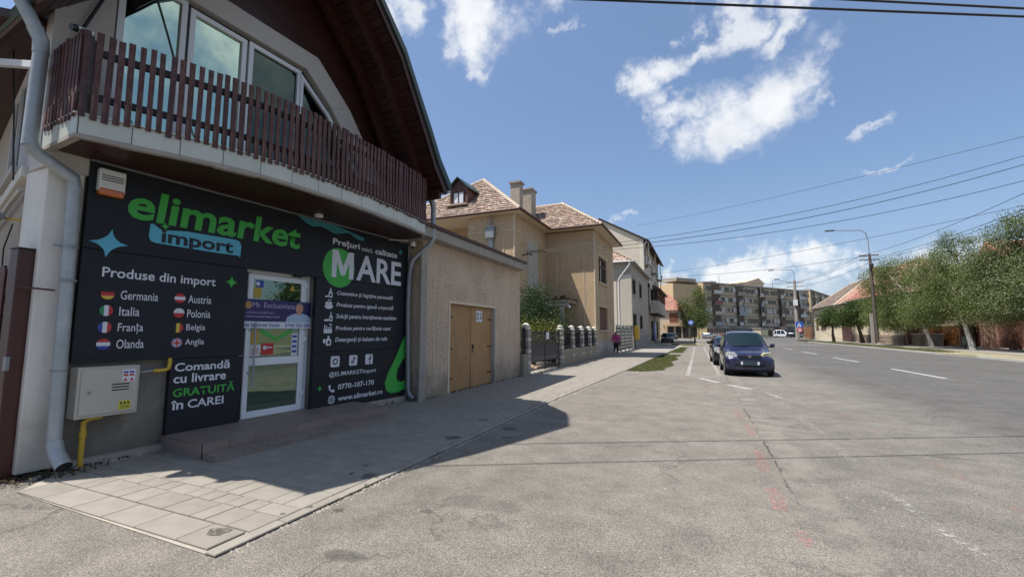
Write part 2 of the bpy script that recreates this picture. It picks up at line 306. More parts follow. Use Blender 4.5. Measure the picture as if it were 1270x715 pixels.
def tile_mat(name, a, b, c, sc=3.2):
    m, t, p, out = base_mat(name)
    tc = t.new('ShaderNodeTexCoord').outputs['Object']
    vor = t.new('ShaderNodeTexVoronoi', {'Vector': tc, 'Scale': sc}); s = t.new('ShaderNodeSeparateColor', {0: vor.outputs['Color']})
    n = t.noise(tc, 1.0, 5.0, .7)
    col = t.mix(t.ss(s.outputs[0], .2, .8), c4(a), c4(b)); col = t.mix(t.m('MULTIPLY', t.ss(t.m('ADD', n, t.m('MULTIPLY', s.outputs[1], .35)), .6, .85), .8), col, c4(c))
    t.put(p.inputs['Base Color'], col); p.inputs['Roughness'].default_value = .85
    b_ = t.new('ShaderNodeBump', {'Height': t.noise(tc, 25, 3), 'Strength': .4, 'Distance': .01}); t.l.new(b_.outputs[0], p.inputs['Normal'])
    return m
M_rooftile = tile_mat('weathered_roof_tile', (0.26, 0.165, 0.12), (0.42, 0.33, 0.26), (0.14, 0.10, 0.08), 6.0)
M_rooftile_red = tile_mat('red_roof_tile', (0.38, 0.14, 0.09), (0.43, 0.21, 0.15), (0.25, 0.13, 0.10), 3.0)
M_rooftile_old = tile_mat('brown_roof_tile', (0.20, 0.14, 0.105), (0.30, 0.22, 0.17), (0.13, 0.10, 0.085), 2.5)
M_ridge = rough_mat('ridge_mortar', (0.48, 0.40, 0.31), var=.25, scale=6, fine=40, fvar=.12)
M_brickchim = rough_mat('chimney_stucco', (0.33, 0.29, 0.235), var=.3, scale=5, fine=50, fvar=.2, bump=.6, bscale=20)

# ------------------------------------------------------------------ mesh building
class MB:
    def __init__(s): s.v = []; s.f = []; s.m = []
    def add(s, vs, fs, mi=0):
        o = len(s.v); s.v += [tuple(v) for v in vs]; s.f += [tuple(i + o for i in f) for f in fs]; s.m += [mi] * len(fs); return s
    def box(s, x0, x1, y0, y1, z0, z1, mi=0):
        return s.add([(x0, y0, z0), (x1, y0, z0), (x1, y1, z0), (x0, y1, z0), (x0, y0, z1), (x1, y0, z1), (x1, y1, z1), (x0, y1, z1)],
                     [(0, 3, 2, 1), (4, 5, 6, 7), (0, 1, 5, 4), (1, 2, 6, 5), (2, 3, 7, 6), (3, 0, 4, 7)], mi)
    def bar(s, a, b, w, h, mi=0, up=(0, 0, 1)):
        "square bar from a to b"
        a = Vector(a); b = Vector(b); d = (b - a).normalized(); u = Vector(up)
        if abs(d.dot(u)) > .98: u = Vector((1, 0, 0))
        r = d.cross(u).normalized() * (w / 2); q = r.cross(d).normalized() * (h / 2)
        vs = [a - r - q, a + r - q, a + r + q, a - r + q, b - r - q, b + r - q, b + r + q, b - r + q]
        return s.add(vs, [(3, 2, 1, 0), (4, 5, 6, 7), (0, 1, 5, 4), (1, 2, 6, 5), (2, 3, 7, 6), (3, 0, 4, 7)], mi)
    def tube(s, pts, r, n=10, mi=0, caps=True):
        pts = [Vector(p) for p in pts]; rr = r if isinstance(r, (list, tuple)) else [r] * len(pts)
        rings = []; prev = None
        for i, p in enumerate(pts):
            d = (pts[min(i + 1, len(pts) - 1)] - pts[max(i - 1, 0)]).normalized()
            if prev is None:
                u = Vector((0, 0, 1)) if abs(d.z) < .9 else Vector((1, 0, 0)); a = d.cross(u).normalized()
            else: a = (prev - d * prev.dot(d)).normalized()
            prev = a; b = d.cross(a)
            rings.append([p + (a * math.cos(k * 2 * math.pi / n) + b * math.sin(k * 2 * math.pi / n)) * rr[i] for k in range(n)])
        vs = [v for ring in rings for v in ring]; fs = []
        for i in range(len(rings) - 1):
            for k in range(n):
                fs.append((i * n + k, i * n + (k + 1) % n, (i + 1) * n + (k + 1) % n, (i + 1) * n + k))
        if caps: fs.append(tuple(range(n))[::-1]); fs.append(tuple((len(rings) - 1) * n + k for k in range(n)))
        return s.add(vs, fs, mi)
    def prism(s, poly, d, mi=0, axis='z', a0=0.0, a1=1.0):
        "extrude a 2-D polygon along an axis from a0 to a1; poly in the other two axes (x: y,z / y: x,z / z: x,y)"
        def P(p, a): return {'x': (a, p[0], p[1]), 'y': (p[0], a, p[1]), 'z': (p[0], p[1], a)}[axis]
        n = len(poly); vs = [P(p, a0) for p in poly] + [P(p, a1) for p in poly]
        fs = [tuple(range(n))[::-1], tuple(range(n, 2 * n))] + [(i, (i + 1) % n, n + (i + 1) % n, n + i) for i in range(n)]
        return s.add(vs, fs, mi)
    def lathe(s, prof, c=(0, 0, 0), n=16, mi=0, axis='z'):
        vs = []; fs = []
        for (r, z) in prof:
            for k in range(n):
                a = k * 2 * math.pi / n; x, y = r * math.cos(a), r * math.sin(a)
                vs.append({'z': (c[0] + x, c[1] + y, c[2] + z), 'x': (c[0] + z, c[1] + x, c[2] + y), 'y': (c[0] + x, c[1] + z, c[2] + y)}[axis])
        for i in range(len(prof) - 1):
            for k in range(n): fs.append((i * n + k, i * n + (k + 1) % n, (i + 1) * n + (k + 1) % n, (i + 1) * n + k))
        fs.append(tuple(range(n))[::-1]); fs.append(tuple((len(prof) - 1) * n + k for k in range(n)))
        return s.add(vs, fs, mi)
    def mesh(s, name, mats, smooth=False):
        me = bpy.data.meshes.new(name); me.from_pydata(s.v, [], s.f)
        for m in (mats if isinstance(mats, (list, tuple)) else [mats]): me.materials.append(m)
        me.polygons.foreach_set('material_index', s.m)
        bm = bmesh.new(); bm.from_mesh(me); bmesh.ops.recalc_face_normals(bm, faces=bm.faces); bm.to_mesh(me); bm.free()
        if smooth: me.shade_smooth(); me.set_sharp_from_angle(angle=R(38))
        me.update(); return me
    def build(s, name, mats, parent=None, smooth=False, bevel=0, **kw):
        o = bpy.data.objects.new(name, s.mesh(name, mats, smooth)); COL.objects.link(o)
        if parent is not None: o.parent = parent
        if bevel:
            b = o.modifiers.new('bevel', 'BEVEL'); b.width = bevel; b.segments = 2; b.limit_method = 'ANGLE'; b.angle_limit = R(40)
        for k, v in kw.items(): o[k] = v
        return o
def link_mesh(name, me, parent=None, loc=(0, 0, 0), rot=(0, 0, 0), **kw):
    o = bpy.data.objects.new(name, me); COL.objects.link(o); o.location = loc; o.rotation_euler = rot
    if parent is not None: o.parent = parent
    for k, v in kw.items(): o[k] = v
    return o
def thing(name, label, cat, loc=(0, 0, 0), rz=0.0, group=None):
    o = bpy.data.objects.new(name, None); COL.objects.link(o); o.location = loc; o.rotation_euler = (0, 0, rz)
    o.empty_display_size = .2
    o['label'] = label; o['category'] = cat
    if group: o['group'] = group
    return o
def tag(o, label, cat, group=None):
    o['label'] = label; o['category'] = cat
    if group: o['group'] = group
    return o
def copy_tree(o, parent=None):
    c = o.copy(); COL.objects.link(c); c.parent = parent
    for ch in list(o.children): copy_tree(ch, c)
    return c
def world_pt(root, p):
    a = root.rotation_euler.z; x, y, z = p
    return Vector((root.location.x + x * math.cos(a) - y * math.sin(a), root.location.y + x * math.sin(a) + y * math.cos(a), root.location.z + z))
def rnd(a, b): return random.uniform(a, b)
# ================================================================== the shop (local: x out from the facade, y along it, z up)
ORG = (-6.8947, 2.7499, 0.0); RZ = R(-4.5)
store = thing('shop_building', 'two-storey corner shop with dark wooden balcony, big gable roof overhang and charcoal ground floor', 'shop', ORG, RZ)
WX = -0.09                                    # masonry plane behind the panels
b = MB()
b.box(-.45, WX, -.02, 2.02, 0, 3.78); b.box(-.45, WX, 3.34, 5.86, 0, 3.78); b.box(-.45, WX, 2.02, 3.34, 2.72, 3.78)
b.build('ground_floor_wall', M_plaster_grey, store, label='rough grey rendered wall left bare under the sign')
b = MB(); b.box(-9.0, -.451, 5.55, 5.86, 0, 4.6); b.box(-9.0, -8.7, -.3, 5.5, 0, 5.3); b.build('rear_wall', M_cream, store)
# white corner pilaster
b = MB(); b.prism([(-.55, -.40), (-.03, -.36), (-.03, -.03), (-.55, -.03)], 0, axis='z', a0=.06, a1=3.55)
b.build('corner_pilaster', M_white_wall, store, bevel=.012, label='white lime-washed corner pilaster')
# side wall, running back at a slight angle
def side_pt(d, z, off=0.0):
    "point on the side wall: d metres back from the corner"
    a = R(188.5 - 180); return (-.55 - d * math.cos(a) + off * math.sin(a) * 0, -.36 + d * math.sin(a) - off, z)
def side_quad(m, d0, d1, z0, z1, o0, o1, mi=0):
    vs = [side_pt(d0, z0, o0), side_pt(d1, z0, o0), side_pt(d1, z1, o0), side_pt(d0, z1, o0), side_pt(d0, z0, o1), side_pt(d1, z0, o1), side_pt(d1, z1, o1), side_pt(d0, z1, o1)]
    m.add(vs, [(0, 1, 2, 3), (7, 6, 5, 4), (0, 4, 5, 1), (1, 5, 6, 2), (2, 6, 7, 3), (3, 7, 4, 0)], mi)
b = MB(); side_quad(b, -.0, 22, 0, 3.52, -.25, 0.0); b.build('side_wall', M_pebble, store, label='pebble-dashed side wall')
b = MB(); side_quad(b, -.0, 22, 3.62, 5.37, -.25, 0.0); b.build('upper_side_wall', M_cream, store)
b = MB(); side_quad(b, 0, 22, 3.5, 3.64, -.2, .09); b.build('cornice', M_white_wall, store, bevel=.01)
w = MB(); side_quad(w, .75, 2.15, 3.78, 5.15, -.05, .03)
wf = w.build('window', M_glass_dark, store)
for d0, d1 in ((.68, .78), (1.42, 1.5), (2.12, 2.22)):
    f = MB(); side_quad(f, d0, d1, 3.74, 5.2, -.04, .06); f.build('frame', M_pvc, wf)
f = MB(); side_quad(f, .68, 2.22, 5.12, 5.22, -.04, .058); f.build('frame', M_pvc, wf)
f = MB(); side_quad(f, .6, 2.3, 3.69, 3.76, -.04, .13); f.build('sill', M_cream, wf)
# rough footing with broken lumps
b = MB(); b.box(-.4, .02, -.02, 1.04, -.02, .10)
for k in range(16):
    s0 = rnd(-.3, .98); x0 = rnd(-.02, .14); r = rnd(.03, .09)
    b.lathe([(r, -.03), (r * .95, r * .35), (r * .4, r * .62)], (x0, s0, 0), 7)
b.build('broken_footing', M_conc, store, label='crumbling concrete footing under the meter box')
b = MB(); b.box(-.4, .03, 3.9, 5.87, -.02, .14); b.build('footing', M_conc, store)
b = MB(); b.box(-.09, .0, 5.872, 5.98, 0, 3.7); b.build('wall_corner', M_conc, store)

# ---- upper gable wall with window group
def gab(s):   # underside of the roof above position s, for the gable
    prof = ROOF_IN
    for (a, za), (c, zc) in zip(prof[:-1], prof[1:]):
        if a <= s <= c: return za + (zc - za) * (s - a) / (c - a)
    return prof[0][1] if s < prof[0][0] else prof[-1][1]
HALF = [(0, 8.70), (.85, 7.98), (1.57, 7.28), (1.99, 6.62), (2.41, 5.98), (2.76, 5.40), (3.11, 4.99), (3.18, 4.92)]
SC = 2.58
HALFL = [(3.30, 5.40), (3.2, 5.48), (2.75, 5.98), (2.25, 6.62), (1.75, 7.28), (.95, 7.98), (0, 8.70)]
ROOF = [(SC - a, z) for a, z in HALFL] + [(SC + a, z) for a, z in HALF[1:]]
ROOF_IN = [(SC + (s - SC) * .965, z - .17) for s, z in ROOF]
ROOF_UN = [(SC + (s - SC) * .985, z - .075) for s, z in ROOF]
gx = -.12
op = [(.16, 4.02), (.16, 6.60), (2.96, 6.62), (4.62, 4.95), (4.62, 4.02)]          # opening outline
# plaster left of and below the windows
b = MB(); b.box(gx - .22, gx, -.42, .14, 3.78, 6.1)
b.prism([(-.34, 6.1), (.14, 6.1), (.14, 7.0), (.35, 7.25), (.35, 7.2)], 0, axis='x', a0=gx - .22, a1=gx); b.box(gx - .22, gx, .14, 4.7, 3.78, 4.02)
b.build('upper_wall', M_cream, store, label='pale plaster wall behind the balcony')
b = MB()
ps = [(s, gab(s)) for s in np.linspace(.36, 4.9, 24)]
top = [(s, z + .05) for s, z in ps if True]
low = [(4.95, 4.6), (3.36, 6.97), (3.2, 6.99), (.36, 6.99)]
b.prism([(.36, 6.99)] + top + [(5.25, gab(5.25) + .03), (5.3, 3.78), (4.72, 3.78), (4.72, 4.9), (3.2, 6.99)], 0, axis='x', a0=gx - .2, a1=gx - .02)
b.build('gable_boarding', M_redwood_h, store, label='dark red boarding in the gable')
# white surround following the window head
def band(outer, inner, x0, x1):
    m = MB()
    for i in range(len(outer) - 1):
        m.prism([outer[i], outer[i + 1], inner[i + 1], inner[i]], 0, axis='x', a0=x0, a1=x1)
    return m
outer = [(.14, 6.98), (3.20, 7.0), (4.02, 6.30), (5.02, 5.0), (5.02, 3.98)]; inner = [(.14, 6.62), (2.96, 6.64), (3.55, 6.14), (4.50, 5.0), (4.50, 3.98)]
band(outer, inner, gx - .1, gx + .05).build('window_surround', M_cream, store, bevel=.008, label='wide pale plaster surround following the window head')
win = MB().prism([(.16, 4.02), (.16, 6.6), (2.94, 6.6), (3.53, 6.12), (4.48, 4.98), (4.48, 4.02)], 0, axis='x', a0=gx - .12, a1=gx - .11).build('window_group', M_boxdark, store)
M_glass_darkrefl = glass_mat('dark_reflection_glass', (0.5, 0.66, 0.56), mirror=.10, body=(.004, .004, .005))  # right-hand panes: dark reflection painted into the glass colour
panes = [[(.24, 4.1), (.24, 6.54), (.89, 6.54), (.89, 4.1)], [(1.08, 4.1), (1.08, 6.48), (1.79, 6.48), (1.79, 4.1)], [(1.98, 4.1), (1.98, 6.5), (2.82, 6.5), (2.82, 4.1)], [(2.95, 4.1), (2.95, 6.40), (3.5, 5.97), (4.34, 4.95), (4.34, 4.1)]]
for i, pz in enumerate(panes):
    pm = MB().prism(pz, 0, axis='x', a0=gx - .075, a1=gx - .06); o = pm.build('pane', M_glass_teal if i < 2 else M_glass_darkrefl, win)
    o.data.polygons.foreach_set('use_smooth', [False] * len(o.data.polygons))
def frame(poly, w, x0, x1):
    c = Vector((sum(p[0] for p in poly) / len(poly), sum(p[1] for p in poly) / len(poly))); n = len(poly)
    out = []
    P = [Vector(p) for p in poly]
    for i in range(n):
        a = (P[i] - P[i - 1]).normalized(); d = (P[(i + 1) % n] - P[i]).normalized()
        na = Vector((-a.y, a.x)); nd = Vector((-d.y, d.x))
        if (P[i] - c).dot(na) < 0: na = -na
        if (P[i] - c).dot(nd) < 0: nd = -nd
        mm = (na + nd); mm = mm / max(.3, mm.length_squared / 2)
        out.append(tuple(P[i] + mm * w))
    m = MB()
    for i in range(n):
        j = (i + 1) % n; m.prism([poly[i], poly[j], out[j], out[i]], 0, axis='x', a0=x0, a1=x1)
    return m
for pz in panes:
    frame(pz, .075, gx - .07, gx - .015).build('frame', M_pvc, win)
MB().box(gx - .1, gx - .03, .97, 1.0, 4.03, 6.6).build('mullion', M_boxdark, win)

# ---- roof
b = MB(); n = len(ROOF)
for i in range(n - 1):
    b.prism([ROOF[i], ROOF[i + 1], ROOF_UN[i + 1], ROOF_UN[i]], 0, axis='y', a0=0, a1=1)
b = MB()
def extr(m, pa, pb, x0, x1):
    for i in range(len(pa) - 1):
        q = [pa[i], pa[i + 1], pb[i + 1], pb[i]]
        m.prism(q, 0, axis='x', a0=x0, a1=x1)
extr(b, ROOF, ROOF_UN, -9.3, 1.25)
roof = b.build('roof', M_roofmetal, store, label='dark green metal roof')
# soffit boards running out to the verge
def lerp_prof(prof, k):
    L = [0]
    for (a, za), (c, zc) in zip(prof[:-1], prof[1:]): L.append(L[-1] + math.hypot(c - a, zc - za))
    d = k * L[-1]
    for i in range(len(prof) - 1):
        if d <= L[i + 1] + 1e-9:
            f = (d - L[i]) / (L[i + 1] - L[i]); return (prof[i][0] + f * (prof[i + 1][0] - prof[i][0]), prof[i][1] + f * (prof[i + 1][1] - prof[i][1]))
NB = 64
U2 = [(SC + (s - SC) * .978, z - .105) for s, z in ROOF]
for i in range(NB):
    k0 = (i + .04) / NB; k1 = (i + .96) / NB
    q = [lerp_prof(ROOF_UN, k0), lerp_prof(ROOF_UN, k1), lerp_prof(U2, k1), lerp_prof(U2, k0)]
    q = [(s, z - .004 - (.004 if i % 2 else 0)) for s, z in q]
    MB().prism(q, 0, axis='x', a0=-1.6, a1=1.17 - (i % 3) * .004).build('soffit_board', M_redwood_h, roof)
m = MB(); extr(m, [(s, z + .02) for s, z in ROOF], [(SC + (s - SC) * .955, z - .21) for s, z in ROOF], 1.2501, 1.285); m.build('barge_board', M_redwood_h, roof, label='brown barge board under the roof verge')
m = MB(); extr(m, [(SC + (s - SC) * 1.012, z + .05) for s, z in ROOF], [(SC + (s - SC) * 0.985, z - .085) for s, z in ROOF], 1.2855, 1.325); m.build('verge_flashing', M_roofmetal, roof)
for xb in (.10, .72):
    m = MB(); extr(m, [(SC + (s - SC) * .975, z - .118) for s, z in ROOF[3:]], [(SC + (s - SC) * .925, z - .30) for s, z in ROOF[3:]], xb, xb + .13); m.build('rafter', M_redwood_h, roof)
for s0 in (ROOF[-1][0] - .02,):
    sg = 1 if s0 > SC else -1
    m = MB(); pts = []
    for k in range(9):
        a = math.pi * k / 8; pts.append((s0 + sg * .07 - math.cos(a) * .085, 4.90 - math.sin(a) * .085))
    for a_, c_ in zip(pts[:-1], pts[1:]):
        m.prism([a_, c_, (c_[0], c_[1] + .008), (a_[0], a_[1] + .008)], 0, axis='x', a0=-9.2, a1=1.22)
    for xx in (1.215,):
        m.prism(pts, 0, axis='x', a0=xx, a1=xx + .01)
    m.build('gutter', M_galv, roof)
m = MB().prism([(-.35, -.52), (-1.4, -1.75), (-24, -4.2), (-24, 4.0), (-9.5, 1.4), (-.35, -.05)], 0, axis='z', a0=5.36, a1=5.47); m.build('side_eave', M_redwood_h, roof, label='brown boarded eave over the side wall')
MB().box(-.5, -.03, -.40, .0, 3.551, 3.80).build('wall_corner', M_cream, store)
# eave fascia under right corner
MB().box(-.4, 1.15, SC + 2.96, SC + 3.04, 4.64, 4.86).build('eave_board', M_redwood_h, roof)

# ---- balcony
PATH = [(-.1, -.40), (.77, -.39), (.90, -.05), (1.06, .35), (1.22, .80), (1.34, 1.28), (1.385, 1.8), (1.39, 2.3), (1.37, 2.9), (1.33, 3.45), (1.26, 4.0), (1.17, 4.6), (1.04, 5.2), (.80, 5.50), (-.1, 5.62)]
def path_at(P, d):
    L = 0
    for a, c in zip(P[:-1], P[1:]):
        l = math.hypot(c[0] - a[0], c[1] - a[1])
        if d <= L + l: f = (d - L) / l; return (a[0] + f * (c[0] - a[0]), a[1] + f * (c[1] - a[1])), ((c[0] - a[0]) / l, (c[1] - a[1]) / l)
        L += l
    return P[-1], ((P[-1][0] - P[-2][0]) / l, (P[-1][1] - P[-2][1]) / l)
def plen(P): return sum(math.hypot(c[0] - a[0], c[1] - a[1]) for a, c in zip(P[:-1], P[1:]))
def offset(P, o):
    out = []
    for i, p in enumerate(P):
        a = P[max(i - 1, 0)]; c = P[min(i + 1, len(P) - 1)]; l = math.hypot(c[0] - a[0], c[1] - a[1]); nx, ny = (c[1] - a[1]) / l, -(c[0] - a[0]) / l
        out.append((p[0] + nx * o, p[1] + ny * o))
    return out
bal = MB().prism(offset(PATH, -.03), 0, axis='z', a0=3.80, a1=3.97).build('balcony', M_conc, store, label='curved balcony with dark red pickets')
# soffit boards, clipped to the curve
def xmax(s):
    P = offset(PATH, -.05); best = 0
    for a, c in zip(P[:-1], P[1:]):
        lo, hi = sorted((a[1], c[1]))
        if lo <= s <= hi and hi > lo: f = (s - a[1]) / (c[1] - a[1]); best = max(best, a[0] + f * (c[0] - a[0]))
    return best
ss_ = list(np.linspace(-.34, 5.56, 60)); k = 0; x = -.08
while x < 1.36:
    x1 = x + .102
    run = [s for s in ss_ if xmax(s) > x + .02]
    if len(run) > 3:
        up = [(min(x1, xmax(s)), s) for s in run]; poly = [(x, run[0])] + up + [(x, run[-1])]
        MB().prism(poly, 0, axis='z', a0=3.768 - (k % 2) * .003, a1=3.795).build('soffit_board', M_redwood_h, bal)
    x += .107; k += 1
# pale tile edge band: each tile its own piece
TP = offset(PATH, .0); L = plen(TP); tw = .445; nt = int(L / tw)
d = 0.0
while d < L - .05:
    d1 = min(d + tw - .008, L); pts = [path_at(TP, d + (d1 - d) * q / 4)[0] for q in range(5)]
    # keep the corners sharp: break a tile at the first bend
    po = offset(pts, .012); m = MB()
    jit = rnd(-.003, .003)
    for i in range(4): m.prism([pts[i], pts[i + 1], po[i + 1], po[i]], 0, axis='z', a0=3.772 + jit, a1=3.995 + jit)
    m.build('edge_tile', M_tile, bal); d += tw
m = MB(); po = offset(PATH, .018); pi_ = offset(PATH, -.06)
for i in range(len(PATH) - 1): m.prism([pi_[i], pi_[i + 1], po[i + 1], po[i]], 0, axis='z', a0=3.72 + rnd(-.006, .01), a1=3.770)
m.build('ragged_slab_edge', M_conc, bal, label='broken grey mortar edge below the tiles')
m = MB(); po = offset(PATH, .03); pi_ = offset(PATH, -.1)
for i in range(len(PATH) - 1): m.prism([pi_[i], pi_[i + 1], po[i + 1], po[i]], 0, axis='z', a0=4.0, a1=4.012)
m.build('balcony_floor_edge', M_tile, bal)
# rails and pickets
RP = offset(PATH, -.035)
for z0, z1 in ((4.20, 4.275), (4.72, 4.80)):
    m = MB(); a_ = offset(PATH, -.02); c_ = offset(PATH, -.065)
    for i in range(len(PATH) - 1): m.prism([a_[i], a_[i + 1], c_[i + 1], c_[i]], 0, axis='z', a0=z0, a1=z1)
    m.build('rail', M_rail, bal)
PP = offset(PATH, .005); L = plen(PP)
pk = []
for v in range(4):
    m = MB(); h = .0 + v * .006; wd = .0265 + (v % 2) * .003
    m.box(-.012, .012, -wd, wd, -.02 - h, .955 + h)
    m.box(.012, .026, -wd + .002, wd + .002, -.03 - h, .205 + v * .012)
    m.box(-.014, .016, -wd - .001, wd + .001, .90, .965 + h)
    pk.append(m.mesh('picket_mesh_%d' % v, M_redwood))
d = .06; k = 0
while d < L:
    (x, y), (tx, ty) = path_at(PP, d); ang = math.atan2(-tx, ty)
    link_mesh('picket', pk[random.randrange(4)], bal, (x, y, 4.0 + rnd(-.012, .012)), (rnd(-.012, .012), rnd(-.01, .01), ang))
    d += .094; k += 1
for (x, y) in (path_at(RP, .90)[0], path_at(RP, L - .7)[0], path_at(RP, 3.2)[0]):
    MB().box(x - .035, x + .035, y - .035, y + .035, 4.0, 4.88).build('post', M_rail, bal)

# ---- door
dx = -.20
door = MB().box(dx - .02, dx - .012, 2.20, 3.26, .22, 2.62).build('door', M_pvc, store, label='white glazed shop door with a purple banner across it')
def bx(name, mat, par, *a, **k): return MB().box(*a).build(name, mat, par, **k)
bev = .006
m = MB()
for a in ((dx - .05, dx + .0, 2.05, 2.14, .17, 2.70), (dx - .05, dx, 3.26, 3.345, .17, 2.70), (dx - .05, dx, 2.14, 3.26, 2.62, 2.70)): m.box(*a)
m.build('door_frame', M_pvc, door, bevel=bev)
m = MB()
for a in ((dx, dx + .035, 2.15, 2.235, .20, 2.60), (dx, dx + .035, 3.145, 3.25, .20, 2.60), (dx, dx + .035, 2.235, 3.145, 2.515, 2.60), (dx, dx + .035, 2.235, 3.145, .20, .315), (dx, dx + .035, 2.235, 3.145, 1.06, 1.19)): m.box(*a)
m.build('door_leaf', M_pvc, door, bevel=bev)
bx('pane', M_glass_door, door, dx, dx + .012, 2.235, 3.145, 1.19, 2.515, label='upper pane with stickers')
bx('pane', M_glass_door, door, dx, dx + .012, 2.235, 3.145, .315, 1.06, label='lower pane')
m = MB().tube([(dx + .10, 2.27, .72), (dx + .10, 2.27, 1.78)], .016, 10); m.bar((dx + .03, 2.2, .95), (dx + .10, 2.27, .95), .02, .02); m.bar((dx + .03, 2.2, 1.65), (dx + .10, 2.27, 1.65), .02, .02)
m.build('door_handle', M_galv, door, smooth=True, label='long steel bar handle')
for z in (.45, 1.43, 2.42):
    m = MB().box(dx + .035, dx + .06, 3.2, 3.245, z, z + .11); m.box(dx + .0, dx + .05, 3.246, 3.30, z + .03, z + .09); m.build('hinge', M_pvc, door, bevel=.006)
m = MB().box(dx + .03, dx + .075, 2.95, 3.12, 2.625, 2.665); m.bar((dx + .07, 3.0, 2.645), (dx + .13, 3.16, 2.65), .015, .02); m.build('door_closer', M_iron, door)
bx('notice', flat_mat('notice_yellow', (.45, .30, .04)), door, dx + .013, dx + .016, 2.25, 2.39, 2.20, 2.38); bx('notice', MATS['notice_yellow'], door, dx + .013, dx + .016, 2.25, 2.38, 1.42, 1.68)
bx('sticker', M_fblue, door, dx + .013, dx + .016, 2.29, 2.42, 2.38, 2.50); MB().lathe([(.035, 0), (.035, .003)], (dx + .0165, 2.32, 2.44), 14, axis='x').build('sticker', M_swhite, door)
m = MB().prism([(2.91, 2.37), (3.03, 2.37), (2.97, 2.48)], 0, axis='x', a0=dx + .013, a1=dx + .016); m.build('warning_sticker', MATS['notice_yellow'], door)
bx('notice', M_fred, door, dx + .013, dx + .016, 2.44, 2.66, 1.235, 1.43, label='red notice with white key'); m = MB().lathe([(.035, 0), (.035, .002)], (dx + .017, 2.50, 1.355), 14, axis='x'); m.box(dx + .017, dx + .019, 2.53, 2.63, 1.345, 1.365); m.build('key_print', M_swhite, door)
bx('notice', M_swhite, door, dx + .013, dx + .016, 2.25, 2.42, 1.22, 1.40); bx('notice', M_swhite, door, dx + .013, dx + .016, 3.00, 3.12, 1.20, 1.60)
m = MB(); 
for z in (1.25, 1.34, 1.43, 1.52): m.box(dx + .0165, dx + .0175, 3.015, 3.105, z, z + .045)
m.build('notice_print', M_fblue, door); 
m = MB(); 
for z in (1.25, 1.28, 1.31, 1.34): m.box(dx + .0165, dx + .0175, 2.27, 2.40, z, z + .012)
m.build('notice_print', M_fred, door)
m = MB().prism([(2.40, 1.69), (2.70, 1.53), (3.0, 1.69), (3.0, 1.62), (2.70, 1.46), (2.40, 1.62)], 0, axis='x', a0=dx + .013, a1=dx + .016); m.build('green_chevron', M_sgreen, door)
m = MB(); bal_glow = None
for k in range(4): m.box(dx - .011, dx - .008, 2.24, 3.14, 1.25 + k * .055, 1.285 + k * .055)
# door banner
BX = dx + .06
ban = bx('banner', flat_mat('banner_purple', (.030, .020, .105)), door, BX, BX + .006, 2.08, 3.36, 1.80, 2.17, label='purple advertising banner with a portrait of a man in a light shirt')
bx('banner_strip', M_swhite, door, BX, BX + .007, 2.08, 3.36, 1.685, 1.798)
M_skin = flat_mat('print_skin', (.50, .27, .19)); M_shirt = flat_mat('print_shirt', (.36, .46, .62)); M_hair = flat_mat('print_hair', (.25, .18, .14)); M_gold = flat_mat('print_gold', (.45, .24, .08))
m = MB().prism([(2.83, 1.80), (2.85, 1.88), (2.92, 1.925), (3.01, 1.955), (3.17, 1.955), (3.27, 1.925), (3.33, 1.88), (3.35, 1.80)], 0, axis='x', a0=BX + .0062, a1=BX + .009); m.build('portrait_shirt', M_shirt, door)
def ell(cx, cz, ra, rb, n=18): return [(cx + ra * math.cos(2 * math.pi * i / n), cz + rb * math.sin(2 * math.pi * i / n)) for i in range(n)]
m = MB().prism([(3.04, 1.93), (3.14, 1.93), (3.13, 2.0), (3.05, 2.0)], 0, axis='x', a0=BX + .0092, a1=BX + .0105); m.prism(ell(3.09, 2.05, .078, .092), 0, axis='x', a0=BX + .0092, a1=BX + .0115); m.build('portrait_head', M_skin, door)
m = MB().prism([(3.015, 2.08), (3.03, 2.13), (3.09, 2.155), (3.15, 2.13), (3.165, 2.08), (3.15, 2.105), (3.09, 2.12), (3.03, 2.105)], 0, axis='x', a0=BX + .0117, a1=BX + .0125)
for q in (3.06, 3.12): m.box(BX + .0117, BX + .0125, q - .013, q + .013, 2.055, 2.065)
m.box(BX + .0117, BX + .0125, 3.07, 3.11, 2.0, 2.007); m.build('portrait_features', M_hair, door)
m = MB().prism(ell(2.15, 2.07, .055, .065), 0, axis='x', a0=BX + .0062, a1=BX + .009); m.build('banner_logo', M_gold, door)

# ---- text helper: built-in font, fitted to the given rectangle, turned into flat raised letters
def text_mesh(txt, bold=0.0, shear=0.0, sp=1.0):
    cu = bpy.data.curves.new('txt', 'FONT'); cu.body = txt; cu.offset = bold; cu.shear = shear; cu.resolution_u = 3; cu.space_character = sp; cu.extrude = 0.0
    o = bpy.data.objects.new('txt', cu); COL.objects.link(o)
    dg = bpy.context.evaluated_depsgraph_get(); me = bpy.data.meshes.new_from_object(o.evaluated_get(dg))
    bpy.data.objects.remove(o); bpy.data.curves.remove(cu); me.materials.clear(); return me
def text(txt, s0, s1, z0, z1, mat, parent, x=.0025, bold=.02, shear=0.0, name='lettering', sp=1.0, tilt=0.0):
    me = text_mesh(txt, bold, shear, sp); n = len(me.vertices); co = np.zeros(n * 3); me.vertices.foreach_get('co', co); co = co.reshape(-1, 3)
    mn = co.min(0); mx = co.max(0); u = (co[:, 0] - mn[0]) / (mx[0] - mn[0]); v = (co[:, 1] - mn[1]) / (mx[1] - mn[1])
    new = np.stack([np.full(n, x), s0 + u * (s1 - s0), z0 + v * (z1 - z0) + tilt * u], 1)
    me.vertices.foreach_set('co', new.ravel()); me.materials.append(mat); me.update()
    o = bpy.data.objects.new(name, me); COL.objects.link(o); o.parent = parent
    if txt: o['label'] = 'lettering ' + txt if len(txt) < 40 else 'lettering'
    return o
